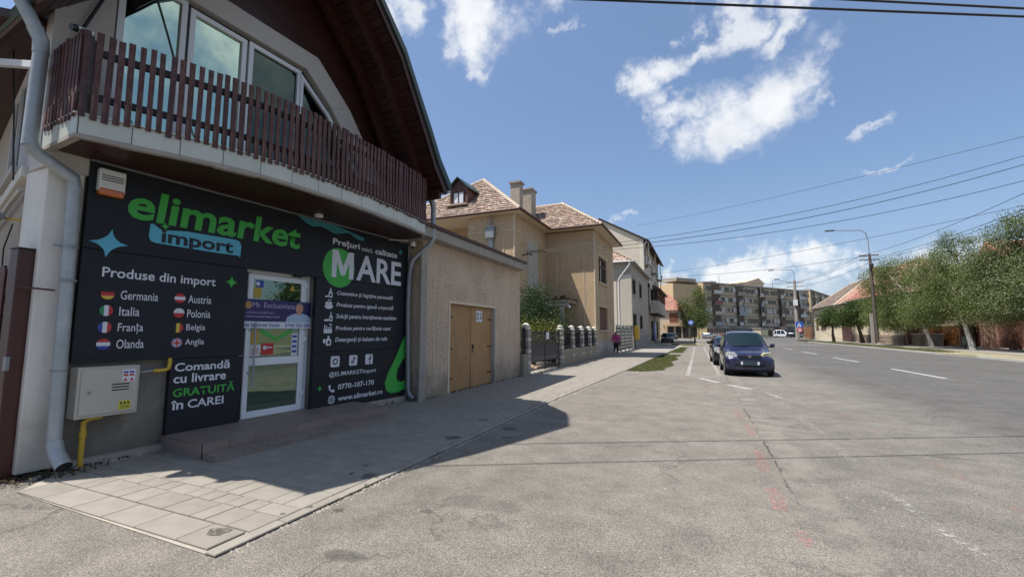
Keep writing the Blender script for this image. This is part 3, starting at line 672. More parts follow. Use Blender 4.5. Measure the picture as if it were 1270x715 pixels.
text('Mr. Exclusivitate', 2.22, 3.0, 2.035, 2.125, flat_mat('print_lilac', (.42, .34, .55)), door, BX + .0068, bold=.0, name='banner_text')
text('LEZAN DUBOVICI', 2.13, 2.60, 1.93, 1.965, MATS['print_lilac'], door, BX + .0068, bold=.0, name='banner_text')
text('custod usami întuj mund', 2.10, 2.70, 1.865, 1.895, M_swhite, door, BX + .0068, bold=.01, name='banner_text')
text('de închiriat/ Kiadó', 2.10, 2.72, 1.71, 1.775, M_fblue, door, BX + .0078, bold=.02, name='banner_text')
text('0740 022 009', 2.82, 3.33, 1.71, 1.77, M_fblue, door, BX + .0078, bold=.02, name='banner_text')

# ================================================================== the sign cladding
sign = thing('shop_sign', 'charcoal sign panels with green and white lettering covering the shop ground floor', 'shop sign', ORG, RZ)
g = .004
for a in ((WX + .002, 0, 0.0, 5.86, 2.65 + g, 3.765), (WX + .002, 0, 0.0, 2.02, 1.245 + g, 2.65 - g), (WX + .002, 0, 1.03, 2.02, .19, 1.245 - g),
          (WX + .002, 0, 3.33, 5.86, 1.245 + g, 2.65 - g), (WX + .002, 0, 3.33, 5.86, .165, 1.245 - g), (-.19, WX, 2.022, 3.33, 2.70, 2.78)):
    MB().box(*a).build('sign_panel', M_sign, sign, bevel=.003)
m = MB().box(-.20, WX + .0, 3.346, 3.40, .19, 2.66); m.build('door_reveal', M_sign, sign)
m = MB().box(-.002, .012, 0, 5.86, 3.745, 3.768); m.build('top_trim', M_galv2, sign)
T = lambda s, a, b_, c, d_, mat, **k: text(s, a, b_, c, d_, mat, sign, **k)
T('elimarket', .40, 2.94, 3.115, 3.545, M_sgreen, bold=.025, x=.006, shear=.08)
# light-blue banner behind "import"
def rrect(s0, s1, z0, z1, rad=.06, corners=(1, 1, 1, 1)):
    pts = []
    for (cx, cz, a0, on) in ((s1 - rad, z1 - rad, 0, corners[0]), (s0 + rad, z1 - rad, 90, corners[1]), (s0 + rad, z0 + rad, 180, corners[2]), (s1 - rad, z0 + rad, 270, corners[3])):
        if on: pts += [(cx + rad * math.cos(R(a0 + k * 15)), cz + rad * math.sin(R(a0 + k * 15))) for k in range(7)]
        else: pts.append((cx + rad * (1 if a0 in (0, 270) else -1), cz + rad * (1 if a0 in (0, 90) else -1)))
    return pts
def plate(poly, mat, x0=.001, x1=.003, name='sign_graphic', par=None, **k): return MB().prism(poly, 0, axis='x', a0=x0, a1=x1).build(name, mat, par or sign, **k)
plate([(.655, 2.92), (.665, 3.085), (.69, 3.10), (.80, 3.03), (1.1, 3.075), (1.78, 3.085), (1.86, 3.07), (1.895, 3.0), (1.885, 2.805), (1.86, 2.835), (1.4, 2.83), (.74, 2.84), (.68, 2.86)], M_sblue)
T('import', .80, 1.77, 2.80, 3.04, M_sdark, bold=.03, x=.0045)
def star(cx, cz, r, rz=None, k=.22, tilt=0):
    rz = rz or r; pts = []
    for i in range(32):
        a = i * math.pi / 16; q = (abs(math.cos(a)) ** .62 + abs(math.sin(a)) ** .62) ** (-1 / .62)
        pts.append((cx + r * q * math.cos(a) + tilt * rz * q * math.sin(a), cz + rz * q * math.sin(a)))
    return pts
plate(star(.245, 2.745, .195, .185, tilt=.12), M_sblue); plate(star(1.78, 2.40, .09, .10), M_sgreen); plate(star(5.60, 3.50, .085, .08, tilt=.3), M_steal); plate(star(3.50, .56, .055, .06), M_sgreen); plate(star(.835, 3.09, .055, .06), M_sgreen, x0=.0062, x1=.0075)
T('Produse din import', .205, 1.545, 2.275, 2.44, M_swhite, bold=.015)
rows = [2.095, 1.885, 1.675, 1.465]
L1 = [('Germania', .82, 'h', (M_fblack, M_fred, M_fyel)), ('Italia', .625, 'v', (M_fgreen, M_swhite, M_fred)), ('Franța', .68, 'v', (M_fblue, M_swhite, M_fred)), ('Olanda', .70, 'h', (M_fred, M_swhite, M_fblue))]
L2 = [('Austria', 1.50, 'h', (M_fred, M_swhite, M_fred)), ('Polonia', 1.50, 'h', (M_swhite, M_fred)), ('Belgia', 1.44, 'v', (M_fblack, M_fyel, M_fred)), ('Anglia', 1.44, 'uk', None)]
def roundel(cx, cz, r, kind, mats):
    m = MB(); ms = []
    def strip(h0, h1, mi, vert):
        N = 10; pts = []
        ts = [h0 + (h1 - h0) * i / N for i in range(N + 1)]
        up = [(tt, math.sqrt(max(0, 1 - tt * tt))) for tt in ts]
        poly = up + [(a_, -b_) for a_, b_ in up[::-1]]
        poly = [(cx + r * a_, cz + r * b_) if vert else (cx + r * b_, cz + r * a_) for a_, b_ in poly]
        out = []
        for p_ in poly:
            if not out or (abs(p_[0] - out[-1][0]) + abs(p_[1] - out[-1][1])) > 1e-5: out.append(p_)
        m.prism(out, 0, axis='x', a0=.001, a1=.003, mi=mi)
    if kind == 'uk':
        m.prism(ell(cx, cz, r, r), 0, axis='x', a0=.001, a1=.0025, mi=0)
        for ang in (0, 45, 90, 135):
            for w_, mi, xx in ((.022 if ang % 90 else .032, 1, .003), (.008 if ang % 90 else .018, 2, .0042)):
                c_, s_ = math.cos(R(ang)), math.sin(R(ang)); e = r * .97
                m.prism([(cx + c_ * e - s_ * w_ / 2, cz + s_ * e + c_ * w_ / 2), (cx + c_ * e + s_ * w_ / 2, cz + s_ * e - c_ * w_ / 2), (cx - c_ * e + s_ * w_ / 2, cz - s_ * e - c_ * w_ / 2), (cx - c_ * e - s_ * w_ / 2, cz - s_ * e + c_ * w_ / 2)], 0, axis='x', a0=.0015, a1=xx + (ang / 45) * .0001, mi=mi)
        ms = [M_fblue, M_swhite, M_fred]
    else:
        k = len(mats); edges = [-1 + 2 * i / k for i in range(k + 1)]
        for i in range(k):
            strip(edges[i], edges[i + 1], (i if kind == 'v' else k - 1 - i), kind == 'v')
        ms = list(mats)
    return m.build('flag_roundel', ms, sign)
for (lst, cx, s0) in ((L1, .28, .41), (L2, 1.085, 1.19)):
    for z, (nm, s1, kd, ms) in zip(rows, lst):
        roundel(cx, z + .005, .068, kd, ms); T(nm, s0, s1, z - .055 - (.025 if 'ț' in nm else 0), z + .06, M_swhite, bold=.004)
T('Comandă', 1.085, 1.83, 1.065, 1.195, M_swhite, bold=.02); T('cu livrare', 1.08, 1.785, .90, 1.03, M_swhite, bold=.02)
T('GRATUITĂ', 1.085, 1.925, .71, .865, M_sgreen, bold=.015); T('în', 1.07, 1.225, .535, .665, M_swhite, bold=.02); T('CAREI', 1.28, 1.77, .535, .655, M_swhite, bold=.018)
T('Prețuri', 3.66, 4.35, 3.315, 3.475, M_swhite, bold=.025); T('mici,', 4.41, 4.72, 3.325, 3.43, M_swhite, bold=.008); T('calitate', 4.79, 5.48, 3.335, 3.465, M_swhite, bold=.025)
plate(ell(3.84, 2.90, .39, .395, 40), M_sgreen); T('ARE', 4.28, 5.63, 2.70, 3.25, M_swhite, bold=.02, x=.0045)
plate([(3.66 + .54 * a, 2.70 + .55 * b_) for a, b_ in ((0, 0), (0, 1), (.26, 1), (.5, .42), (.74, 1), (1, 1), (1, 0), (.79, 0), (.79, .60), (.59, .10), (.41, .10), (.21, .60), (.21, 0))], M_swhite, x0=.0035, x1=.0055, name='lettering', label='lettering M')
items = [('Cosmetice și îngrijire personală', 5.37), ('Produse pentru igienă corporală', 5.40), ('Soluții pentru întreținerea textilelor', 5.53), ('Produse pentru curățenia casei', 5.33), ('Detergenți și balsam de rufe', 5.23)]
for k, (tx, s1) in enumerate(items):
    z = 2.385 - k * .232
    T(tx, 3.81, s1, z - .055, z + .06, M_swhite, bold=.015, shear=.15)
def icon(kind, cx, cz):
    m = MB(); p = lambda poly, mi=0, x=.003: m.prism([(cx + a * .1, cz + b_ * .1) for a, b_ in poly], 0, axis='x', a0=.001, a1=x, mi=mi)
    if kind == 0: p([(-.2, -.9), (.75, -.9), (.75, -.1), (.5, .15), (.5, .45), (0, .45), (0, .15), (-.2, -.1)]); p([(.05, .55), (.45, .55), (.25, 1.05)]); p([(-1, -.9), (-.35, -.9), (-.35, -.5), (-1, -.75)]); p(ell(.28, -.4, .28, .28, 10), 1, .004)
    if kind == 1: p(ell(0, -.35, .95, .5, 16)); p(ell(-.45, .2, .4, .35, 12)); p(ell(.3, .3, .38, .35, 12)); p(ell(-.1, .85, .18, .18, 8)); p(ell(.4, .95, .12, .12, 8))
    if kind == 2: p([(-1, -.9), (.1, -.9), (.1, -.45), (-1, -.6)]); p([(.2, -.9), (.95, -.9), (.95, 0), (.65, .3), (.65, .9), (.45, .9), (.45, .3), (.2, 0)]); p(ell(.57, -.4, .22, .24, 10), 1, .004)
    if kind == 3:
        for a in (-.9, -.45, .05, .5): p([(a, -.2), (a + .28, -.2), (a + .22, .3 + abs(a) * .5), (a + .05, .3 + abs(a) * .5)])
        p([(-.95, -.9), (.85, -.9), (1, -.15), (-1, -.15)]); p([(.2, .7), (.9, .7), (.9, .9), (.2, .95)])
    if kind == 4: p([(-.35, -.95), (.7, -.95), (.85, -.6), (.85, .1), (.4, .45), (.4, .85), (.0, .95), (0, .5), (-.35, .2)]); p(ell(.3, -.35, .28, .38, 12), 1, .004); p(ell(-.75, -.1, .3, .45, 10))
    m.build('list_icon', [M_swhite, M_sign], sign)
for k in range(5): icon(k, 3.63, 2.385 - k * .232)
# social symbols
def social(cx, kind):
    m = MB(); z = 1.045; m.prism(rrect(cx - .105, cx + .105, z - .105, z + .105, .03), 0, axis='x', a0=.001, a1=.003, mi=0)
    q = lambda poly, mi=1, x=.0045: m.prism([(cx + a * .1, z + b_ * .1) for a, b_ in poly], 0, axis='x', a0=.001, a1=x, mi=mi)
    if kind == 'i': q(ell(0, 0, .62, .62, 20)); q(ell(0, 0, .36, .36, 16), 0, .0055); q(ell(.68, .68, .12, .12, 8))
    if kind == 't': q(ell(-.2, -.35, .36, .34, 14)); q(ell(-.2, -.35, .16, .15, 10), 0, .0055); q([(0, -.35), (.18, -.35), (.18, .35), (.35, .22), (.62, .18), (.62, .42), (.3, .55), (.18, .75), (0, .75)], 1, .006)
    if kind == 'f': q([(.1, -1.0), (.36, -1.0), (.36, -.05), (.66, -.05), (.7, .22), (.36, .22), (.36, .42), (.45, .52), (.72, .52), (.72, .78), (.3, .78), (.1, .6), (.1, .22), (-.15, .22), (-.15, -.05), (.1, -.05)])
    m.build('social_icon', [M_swhite, M_sdark], sign)
social(3.83, 'i'); social(4.28, 't'); social(4.71, 'f')
T('@ELIMARKETImport', 3.70, 4.92, .735, .85, M_swhite, bold=.008); T('0770-107-170', 3.92, 4.87, .495, .60, M_swhite, bold=.02); T('www.elimarket.ro', 3.93, 5.135, .27, .375, M_swhite, bold=.018)
m = MB().prism([(3.70, .60), (3.735, .605), (3.755, .565), (3.735, .545), (3.76, .51), (3.79, .495), (3.80, .52), (3.84, .50), (3.84, .465), (3.80, .455), (3.74, .485), (3.70, .54)], 0, axis='x', a0=.001, a1=.003); m.build('phone_icon', M_swhite, sign)
m = MB()
def ring(m, cx, cz, ra, rb, w, n=24):
    for i in range(n):
        a, c_ = 2 * math.pi * i / n, 2 * math.pi * (i + 1) / n
        m.prism([(cx + ra * math.cos(a), cz + rb * math.sin(a)), (cx + ra * math.cos(c_), cz + rb * math.sin(c_)), (cx + (ra - w) * math.cos(c_), cz + (rb - w) * math.sin(c_)), (cx + (ra - w) * math.cos(a), cz + (rb - w) * math.sin(a))], 0, axis='x', a0=.001, a1=.003)
ring(m, 3.775, .32, .078, .082, .012); ring(m, 3.775, .32, .038, .082, .009, 16)
for z in (.28, .32, .36): m.box(.001, .0036, 3.705, 3.845, z - .005, z + .005)
m.build('globe_icon', M_swhite, sign)
# big green italic e running off the right edge
m = MB().prism([(5.86, 1.60), (5.72, 1.38), (5.50, 1.00), (5.30, .72), (5.20, .50), (5.24, .33), (5.40, .245), (5.62, .25), (5.86, .30), (5.86, .50), (5.72, .47), (5.60, .50), (5.555, .60), (5.60, .78), (5.74, .95), (5.86, 1.04)], 0, axis='x', a0=.0012, a1=.0032); m.build('sign_graphic', M_sgreen, sign)
m = MB(); tp = [(2.88 + 1.57 * i / 24, 0) for i in range(25)]; zz = lambda s: 3.745 - .07 * (s - 2.88) / 1.6
lo = []
for i in range(25):
    u = i / 24; s = 2.88 + 1.58 * u; h = .13 * (math.sin(min(u / .22, 1) * math.pi / 2)) + .035 * math.sin(u * 15) * (u > .2); h = min(h, .17)
    lo.append((s, 3.735 - (.02 if u > .8 else 0) - h))
hi = [(2.88 + 1.58 * i / 24, 3.735 - max(0, (i / 24 - .55)) * .25) for i in range(25)]
for i in range(24): m.prism([lo[i], lo[i + 1], hi[i + 1], hi[i]], 0, axis='x', a0=.001, a1=.003)
m.build('sign_graphic', M_steal, sign)

# ================================================================== steps in front of the door
steps = thing('entrance_steps', 'two brown-tiled steps leading up to the white shop door', 'steps', ORG, RZ)
MB().box(-.2, .98, 1.02, 4.30, -.02, .196).build('landing_core', M_steptile, steps); MB().box(-.19, 1.25, 1.06, 4.28, -.02, .085).build('lower_core', M_steptile, steps)
MB().box(-.2, WX, 2.03, 3.33, .15, .214).build('threshold', M_steptile, steps)
tl = {}
def stile(x0, x1, y0, y1, z0, z1):
    MB().box(x0, x1, y0, y1, z0, z1).build('step_tile', M_steptile, steps, bevel=.003)
ys = [1.0 + i * .333 for i in range(11)]
def edge_x(y, full): # steps narrow towards the right end, following the pavement
    return full - max(0, (y - 3.6)) * .9
for y0, y1 in zip(ys[:-1], ys[1:]):
    y1 -= .004
    for x0, x1 in ((.003, .33), (.334, .66), (.664, 1.0)):
        q = edge_x(y0, 1.0)
        if x0 < q - .05: stile(x0, min(x1, max(q, x0 + .05)), y0, y1, .20, .214)
    q = edge_x(y0, 1.0)
    if q > .1: stile(q - .012, q, y0, y1, .10, .199)
    q2 = edge_x(y0, 1.29)
    if y0 > .99 and q2 > .2: stile(max(q + .001, .05), q2, y0, y1, .087, .101); stile(q2 - .014, q2 - .002, y0, y1, 0.012, .086)
for x0, x1 in ((.003, .33), (.334, .66), (.664, .98)): stile(x0, x1, .988, 1.0, .0, .199)
stile(1.0, 1.27, 1.0, 1.012, .0, .086)

# ================================================================== things fixed to the shop
siren = thing('alarm_siren', 'white alarm siren with an orange lens at the top left of the sign', 'alarm siren', world_pt(store, (.0, .20, 3.38)), RZ)
m = MB().box(.002, .085, -.135, .135, .0, .29); m.build('housing', M_whiteplastic, siren, bevel=.015); MB().box(.002, .092, -.128, .128, -.045, .045).build('lens', M_orange, siren, bevel=.02)
for z in (.14, .17, .20): MB().box(.084, .087, -.11, .11, z, z + .012).build('vent_slot', M_boxdark, siren)
gas = thing('gas_meter_box', 'beige steel gas meter box with two stickers on the wall left of the door', 'gas meter box', world_pt(store, (WX, .32, .60)), RZ)
m = MB().box(.0, .25, -.30, .30, 0, .60); m.build('cabinet', M_box, gas, bevel=.008)
MB().box(.251, .266, -.27, .275, .035, .575).build('cabinet_door', M_box, gas, bevel=.006)
for z in (.30, .335, .37): MB().box(.2665, .269, .02, .19, z, z + .014).build('vent_slot', M_boxdark, gas)
MB().lathe([(.014, 0), (.014, .012), (.006, .018)], (.267, -.19, .30), 10, axis='x').build('lock', M_galv2, gas, smooth=True)
MB().box(.2665, .2685, .115, .245, .40, .55).build('sticker', M_swhite, gas); m = MB()
for i, (a, c_) in enumerate(((.125, .47), (.185, .47), (.125, .505), (.185, .505))): m.box(.2686, .2692, a, a + .048, c_ - .0, c_ + .025, 0 if i > 1 else 1)
m.prism([(.125, .41), (.17, .41), (.147, .45)], 0, axis='x', a0=.2686, a1=.2692, mi=1); m.prism([(.19, .41), (.235, .41), (.212, .45)], 0, axis='x', a0=.2686, a1=.2692, mi=1); m.build('sticker_print', [M_fblue, M_fred], gas)
MB().box(.2665, .2685, .10, .22, .06, .17).build('sticker', flat_mat('sticker_yellow', (.55, .50, .05)), gas)
m = MB(); [m.box(.2686, .2692, .115 + q * .035, .135 + q * .035, .125, .155) for q in range(3)]; [m.box(.2686, .2692, .11, .21, .075 + q * .016, .081 + q * .016) for q in range(3)]; m.build('sticker_print', M_boxdark, gas)
gp = thing('gas_pipe', 'yellow gas pipe rising from the pavement to the meter box', 'pipe', world_pt(store, (.02, .16, 0)), RZ)
m = MB().tube([(0, 0, -.02), (.0, 0, .45), (.0, .0, .54), (.01, .04, .575), (.02, .16, .585)], .028, 12); m.tube([(0, 0, .36), (0, 0, .44)], .036, 12); m.tube([(0, 0, .0), (0, 0, .05)], .034, 12); m.build('riser', M_yellow, gp, smooth=True)
m = MB().tube([(.0, .48, 1.09), (.0, .66, 1.10)], .022, 10); m.build('elbow', M_galv2, gp, smooth=True)
m = MB().tube([(.0, .66, 1.10), (.0, .80, 1.10), (.0, .84, 1.12), (.0, .85, 1.18), (.0, .85, 1.26)], .026, 10); m.build('elbow', M_yellow, gp, smooth=True)
# downpipes
dp = thing('downpipe', 'dented zinc downpipe on the white corner pilaster, left of the sign', 'downpipe', world_pt(store, (.10, -.12, 0)), RZ)
m = MB().tube([(.28, .03, .13), (.10, .01, .26), (.04, .0, .38)], .075, 16, caps=False); m.build('outlet', M_galv, dp, smooth=True)
m = MB().tube([(.27, .03, .138), (.272, .03, .137)], .068, 16); m.build('outlet_mouth', M_boxdark, dp)
m = MB().tube([(.04, 0, .34), (.02, -.01, 1.3), (.0, -.02, 2.3), (.0, -.03, 3.36)], .066, 16); m.build('lower_pipe', M_galv, dp, smooth=True)
m = MB().tube([(0, -.03, 3.30), (.0, -.05, 3.44), (.0, -.40, 3.66), (.0, -.44, 3.78)], .070, 16); m.build('offset_bend', M_galv, dp, smooth=True)
m = MB().tube([(0, -.44, 3.70), (0, -.43, 4.85)], .067, 16); m.build('upper_pipe', M_galv, dp, smooth=True)
m = MB()
m.tube([(0, -.43, 4.80), (0, -.44, 4.96), (0, -.50, 5.08)], .072, 16); m.tube([(0, -.48, 5.05), (-.05, -.72, 5.55), (-.1, -.9, 5.9)], .068, 16); m.build('top_bend', M_galv, dp, smooth=True)
for z in (1.18, 2.22): MB().lathe([(.074, -.012), (.074, .012)], (.015, -.01, z), 16).build('joint_ring', M_galv2, dp, smooth=True)
for z in (2.62,):
    m = MB().lathe([(.076, -.015), (.076, .015)], (0, -.02, z), 16); m.bar((-.02, .0, z), (-.04, -.16, z + .01), .02, .02); m.build('bracket', M_galv2, dp)
MB().bar((-.03, -.10, 2.1), (-.07, -.38, 2.12), .02, .02).build('bracket', M_brownsteel, dp)
dr = thing('downpipe', 'grey downpipe from the eave corner down the right edge of the sign', 'downpipe', world_pt(store, (.10, 5.86, 0)), RZ)
m = MB().tube([(.14, .02, .08), (.03, 0, .18), (0, 0, .3), (-.02, -.05, 2.2), (-.02, -.03, 2.9), (.0, .0, 3.22)], .055, 14); m.build('lower_pipe', M_galv2, dr, smooth=True)
m = MB().tube([(0, -.0, 3.18), (.04, .03, 3.36), (.44, .16, 3.72), (.50, .19, 3.86)], .062, 14); m.build('offset_bend', M_galv, dr, smooth=True)
m = MB().tube([(.50, .19, 3.80), (.50, .18, 4.72)], .062, 14); m.build('upper_pipe', M_galv, dr, smooth=True)
m = MB().tube([(.50, .18, 4.60), (.50, .14, 4.72), (.50, .05, 4.86)], [.062, .066, .085], 14); m.build('rainwater_head', M_galv, dr, smooth=True)
# cameras and lamp
cv = thing('security_camera', 'small white bullet camera above the left balcony corner', 'security camera', world_pt(store, (.62, -.42, 5.0)), RZ)
m = MB().tube([(.0, .13, .03), (.03, -.01, .0)], .035, 12); m.build('housing', M_whiteplastic, cv, smooth=True); MB().tube([(.032, -.01, .0), (.044, -.06, -.015)], [.040, .036], 12).build('lens_hood', M_boxdark, cv, smooth=True); MB().bar((0, .13, .02), (-.02, .19, -.12), .02, .02).build('bracket', M_iron, cv)
cv = thing('security_camera', 'white dome camera on a bracket under the right end of the balcony', 'security camera', world_pt(store, (.35, 5.62, 3.62)), RZ)
m = MB().lathe([(.05, .10), (.058, .06), (.058, .0), (.05, -.01)], (0, 0, 0), 16); m.build('housing', M_whiteplastic, cv, smooth=True); MB().lathe([(.045, -.01), (.038, -.045), (.015, -.062)], (0, 0, 0), 16).build('dome', M_boxdark, cv, smooth=True)
MB().tube([(0, 0, .11), (-.1, -.2, .115), (-.32, -.45, .10)], .012, 8).build('arm', M_whiteplastic, cv, smooth=True)
jb = thing('junction_box', 'small white box on the balcony soffit above the sign', 'junction box', world_pt(store, (.34, 3.05, 3.70)), RZ)
MB().box(-.05, .05, -.06, .06, 0, .065).build('case', M_whiteplastic, jb, bevel=.012); MB().box(-.02, .02, -.02, .02, .065, .075).build('base', M_iron, jb)
fl = thing('flood_lamp', 'small grey flood lamp on a bracket on the pebble-dashed side wall', 'lamp', world_pt(store, side_pt(.55, 3.05, .1)), RZ)
m = MB().box(-.09, .09, -.20, -.05, -.02, .05); m.build('lamp_head', M_galv2, fl, bevel=.01); MB().bar((0, -.05, 0), (.14, .1, -.02), .025, .025).build('bracket', M_yellow, fl); MB().box(-.075, .075, -.202, -.199, -.01, .04).build('lamp_glass', M_swhite, fl)
# cables
def cable(name, label, pts, r=.008, cat='cable', group=None, mat=None, n=6):
    o = MB().tube(pts, r, n).build(name, mat or M_cable, None, smooth=True); tag(o, label, cat, group); return o
W = lambda *p: world_pt(store, p)
cable('cable', 'black cable bundle running down beside the left downpipe behind the balcony', [W(-.05, .02, 6.05), W(-.06, -.18, 5.4), W(-.04, -.30, 5.0), W(-.04, -.36, 4.7)], .018)
cable('cable', 'thin black cable looping from the bundle to the balcony camera', [W(-.04, -.22, 5.2), W(.1, -.25, 4.95), W(.4, -.36, 4.86), W(.6, -.40, 4.98)], .006)
cable('cable', 'black cable hanging from the flood lamp on the side wall', [Vector(world_pt(store, side_pt(.6, 3.0, .06))), Vector(world_pt(store, side_pt(.8, 2.7, .1))), Vector(world_pt(store, side_pt(1.4, 2.45, .05)))], .008)
cable('cable', 'thick pale cable duct sloping along the side wall under the cornice', [Vector(world_pt(store, side_pt(.1, 3.36, .06))), Vector(world_pt(store, side_pt(.9, 3.33, .08))), Vector(world_pt(store, side_pt(3.5, 3.30, .08)))], .03, mat=M_box)
cable('cable', 'black cable crossing the upstairs window of the side wall', [Vector(world_pt(store, side_pt(.9, 5.9, .25))), Vector(world_pt(store, side_pt(.75, 4.6, .16))), Vector(world_pt(store, side_pt(.3, 3.5, .12)))], .009)
st = thing('white_brace', 'white steel brace between the left downpipe and the eave', 'brace', world_pt(store, (-.3, -.50, 4.72)), RZ)
MB().bar((.28, .0, .0), (-1.6, -.35, .45), .06, .08).build('strut', M_whiteplastic, st)

# brown gate post and fence on the far left
gpst = thing('gate_post', 'tall square brown steel gate post left of the white pilaster', 'gate post', (-7.10, 2.33, 0), R(4))
MB().box(-.085, .085, -.085, .085, -.02, 2.56).build('shaft', M_brownsteel, gpst, bevel=.012); MB().box(-.09, .09, -.09, .09, 2.56, 2.575).build('cap', M_boxdark, gpst); MB().box(.06, .12, -.1, -.07, 1.2, 1.35).build('bolt_plate', M_galv2, gpst)
ft = thing('picket_gate', 'dark brown wooden picket gate beside the brown gate post', 'gate', (-7.22, 2.25, 0), R(8))
pm = MB().box(-.055, .055, -.012, .012, .08, 2.30); pm.prism([(-.055, 2.30), (.055, 2.30), (.03, 2.37), (-.03, 2.37)], 0, axis='y', a0=-.012, a1=.012); pme = pm.mesh('gate_board_mesh', M_redwood)
for k in range(18): link_mesh('board', pme, ft, (-.07 - k * .135, rnd(-.004, .004), rnd(-.02, .02)), (0, rnd(-.01, .01), 0))
for z in (.5, 1.95): MB().box(-2.5, -.01, .014, .06, z, z + .08).build('cross_rail', M_rail, ft)
# dry leaves and weeds in the corner
m = MB()
for k in range(420):
    a = Vector((-6.95 + abs(random.gauss(0, .16)), 2.45 + random.gauss(.15, .28), .012 + rnd(0, .05))); r = rnd(.008, .022); q = Euler((rnd(-1, 1), rnd(-1, 1), rnd(0, 6))).to_matrix()
    m.add([a + q @ Vector(v) * r for v in ((-1, -.5, 0), (1, -.5, 0), (1, .5, .2), (-1, .5, .2))], [(0, 1, 2, 3)])
m.build('leaf_litter', rough_mat('dry_leaves', (.06, .045, .025), var=.4, scale=9, bump=0), None, kind='stuff', label='dark dry leaves and weeds heaped against the pilaster foot', category='leaf litter')
# ================================================================== ground, road, pavement
def sheet(name, poly, z, mat, parent=None, **k):
    if parent is None: k['kind'] = k.get('kind', 'structure')
    return MB().add([(x, y, z) for x, y in poly], [tuple(range(len(poly)))]).build(name, mat, parent, **k)
sheet('ground', [(-2500, -2500), (2500, -2500), (2500, 2500), (-2500, 2500)], -.06, M_ground, label='bare ground beyond the streets')
sheet('road', [(-60, -60), (15.95, -60), (15.95, 84), (24, 90), (70, 100), (70, 160), (60, 250), (20, 250), (6, 136), (-60, 150)], 0.0, M_asphalt, label='grey asphalt road with an old pale forecourt strip')
# kerb stones on the far side
kb = bpy.data.objects.new('kerb', MB().box(15.96, 16.10, -55, 84, -.05, .03).mesh('kerb', M_kerb)); COL.objects.link(kb); kb['kind'] = 'structure'; kb['label'] = 'concrete kerb on the far side of the road'
km = MB().box(-.07, .07, -.49, .49, -.03, .12).mesh('kerb_stone_mesh', M_kerb)
for i in range(52):
    y = 32.5 + i
    link_mesh('kerb_stone', km, kb, (16.03 + rnd(-.008, .008), y, (-.09 if 36.5 < y < 42.5 else 0) + rnd(-.006, .006)))
M_verge = rough_mat('dry_verge', (.26, .225, .15), var=.3, scale=.8, fine=14, fvar=.25, stain=((.12, .14, .05), .7, .5, .7))
sheet('verge', [(16.1, -55), (19.6, -55), (19.6, 100), (16.1, 84)], .07, M_verge, label='dusty grass verge along the far kerb')
sheet('far_pavement', [(19.6, -55), (30, -55), (30, 66), (23, 67), (23, 108), (19.6, 100)], .09, M_paver2, label='concrete footpath in front of the houses across the street')
# crossing island / far verge strip
sheet('crossing_island', [(-5, 57.5), (-.5, 57), (.3, 59), (.1, 64), (-1.5, 75), (-5, 75)], .05, M_verge)
# pavement on the near side
def edge_x_of(y):
    pts = [(2.2, -3.27), (10, -3.24), (20, -2.9), (33, -2.62), (46, -2.2), (58, -1.75), (72, -1.7)]
    for (a, xa), (c, xc) in zip(pts[:-1], pts[1:]):
        if a <= y <= c: return xa + (xc - xa) * (y - a) / (c - a)
    return pts[-1][1]
def left_x_of(y):
    if y < 2.75: return -6.42
    if y < 8.75: return -6.86 + (y - 2.75) * .0787 + .02
    return -6.08 if y < 34 else -5.97
pv = sheet('pavement', [(-6.43, 2.24), (-3.29, 2.205), (-3.26, 10), (-2.92, 20), (-2.64, 33), (-2.22, 46), (-1.77, 58), (-1.72, 70), (-12, 90), (-12, 34), (-6.5, 34), (-6.5, 9), (-7.1, 3)], .006, M_joint, label='modular paving along the house fronts')
pav_cache = {}
def slab(x0, x1, y0, y1, name='paver', mat=None, z=.022):
    w, h = round(x1 - x0, 2), round(y1 - y0, 2); key = (w, h, (mat or M_paver).name)
    if key not in pav_cache:
        m = MB(); hw, hh = w / 2, h / 2; c = .005
        vs = [(-hw, -hh, -.016), (hw, -hh, -.016), (hw, hh, -.016), (-hw, hh, -.016), (-hw, -hh, -c), (hw, -hh, -c), (hw, hh, -c), (-hw, hh, -c), (-hw + c, -hh + c, 0), (hw - c, -hh + c, 0), (hw - c, hh - c, 0), (-hw + c, hh - c, 0)]
        m.add(vs, [(0, 1, 5, 4), (1, 2, 6, 5), (2, 3, 7, 6), (3, 0, 4, 7), (4, 5, 9, 8), (5, 6, 10, 9), (6, 7, 11, 10), (7, 4, 8, 11), (8, 9, 10, 11)])
        pav_cache[key] = m.mesh('slab_%d_%d' % (w * 100, h * 100), mat or M_paver)
    link_mesh(name, pav_cache[key], pv, ((x0 + x1) / 2, (y0 + y1) / 2, z + rnd(-.0015, .0015)), (rnd(-.003, .003), rnd(-.003, .003), rnd(-.004, .004)))
G_ = .008; n_pav = 0
# border row at the near end
x = -6.42
while x < -3.45:
    w = min(random.choice((.42, .5, .56)), -3.42 - x); slab(x, x + w - G_, 2.24, 2.55 - G_, 'border_slab'); x += w; n_pav += 1
# edging stones along the road
y = 2.2
while y < 33:
    slab(edge_x_of(y) - .115, edge_x_of(y) - .005, y, y + .6 - G_, 'edging_stone', z=.024); y += .6; n_pav += 1
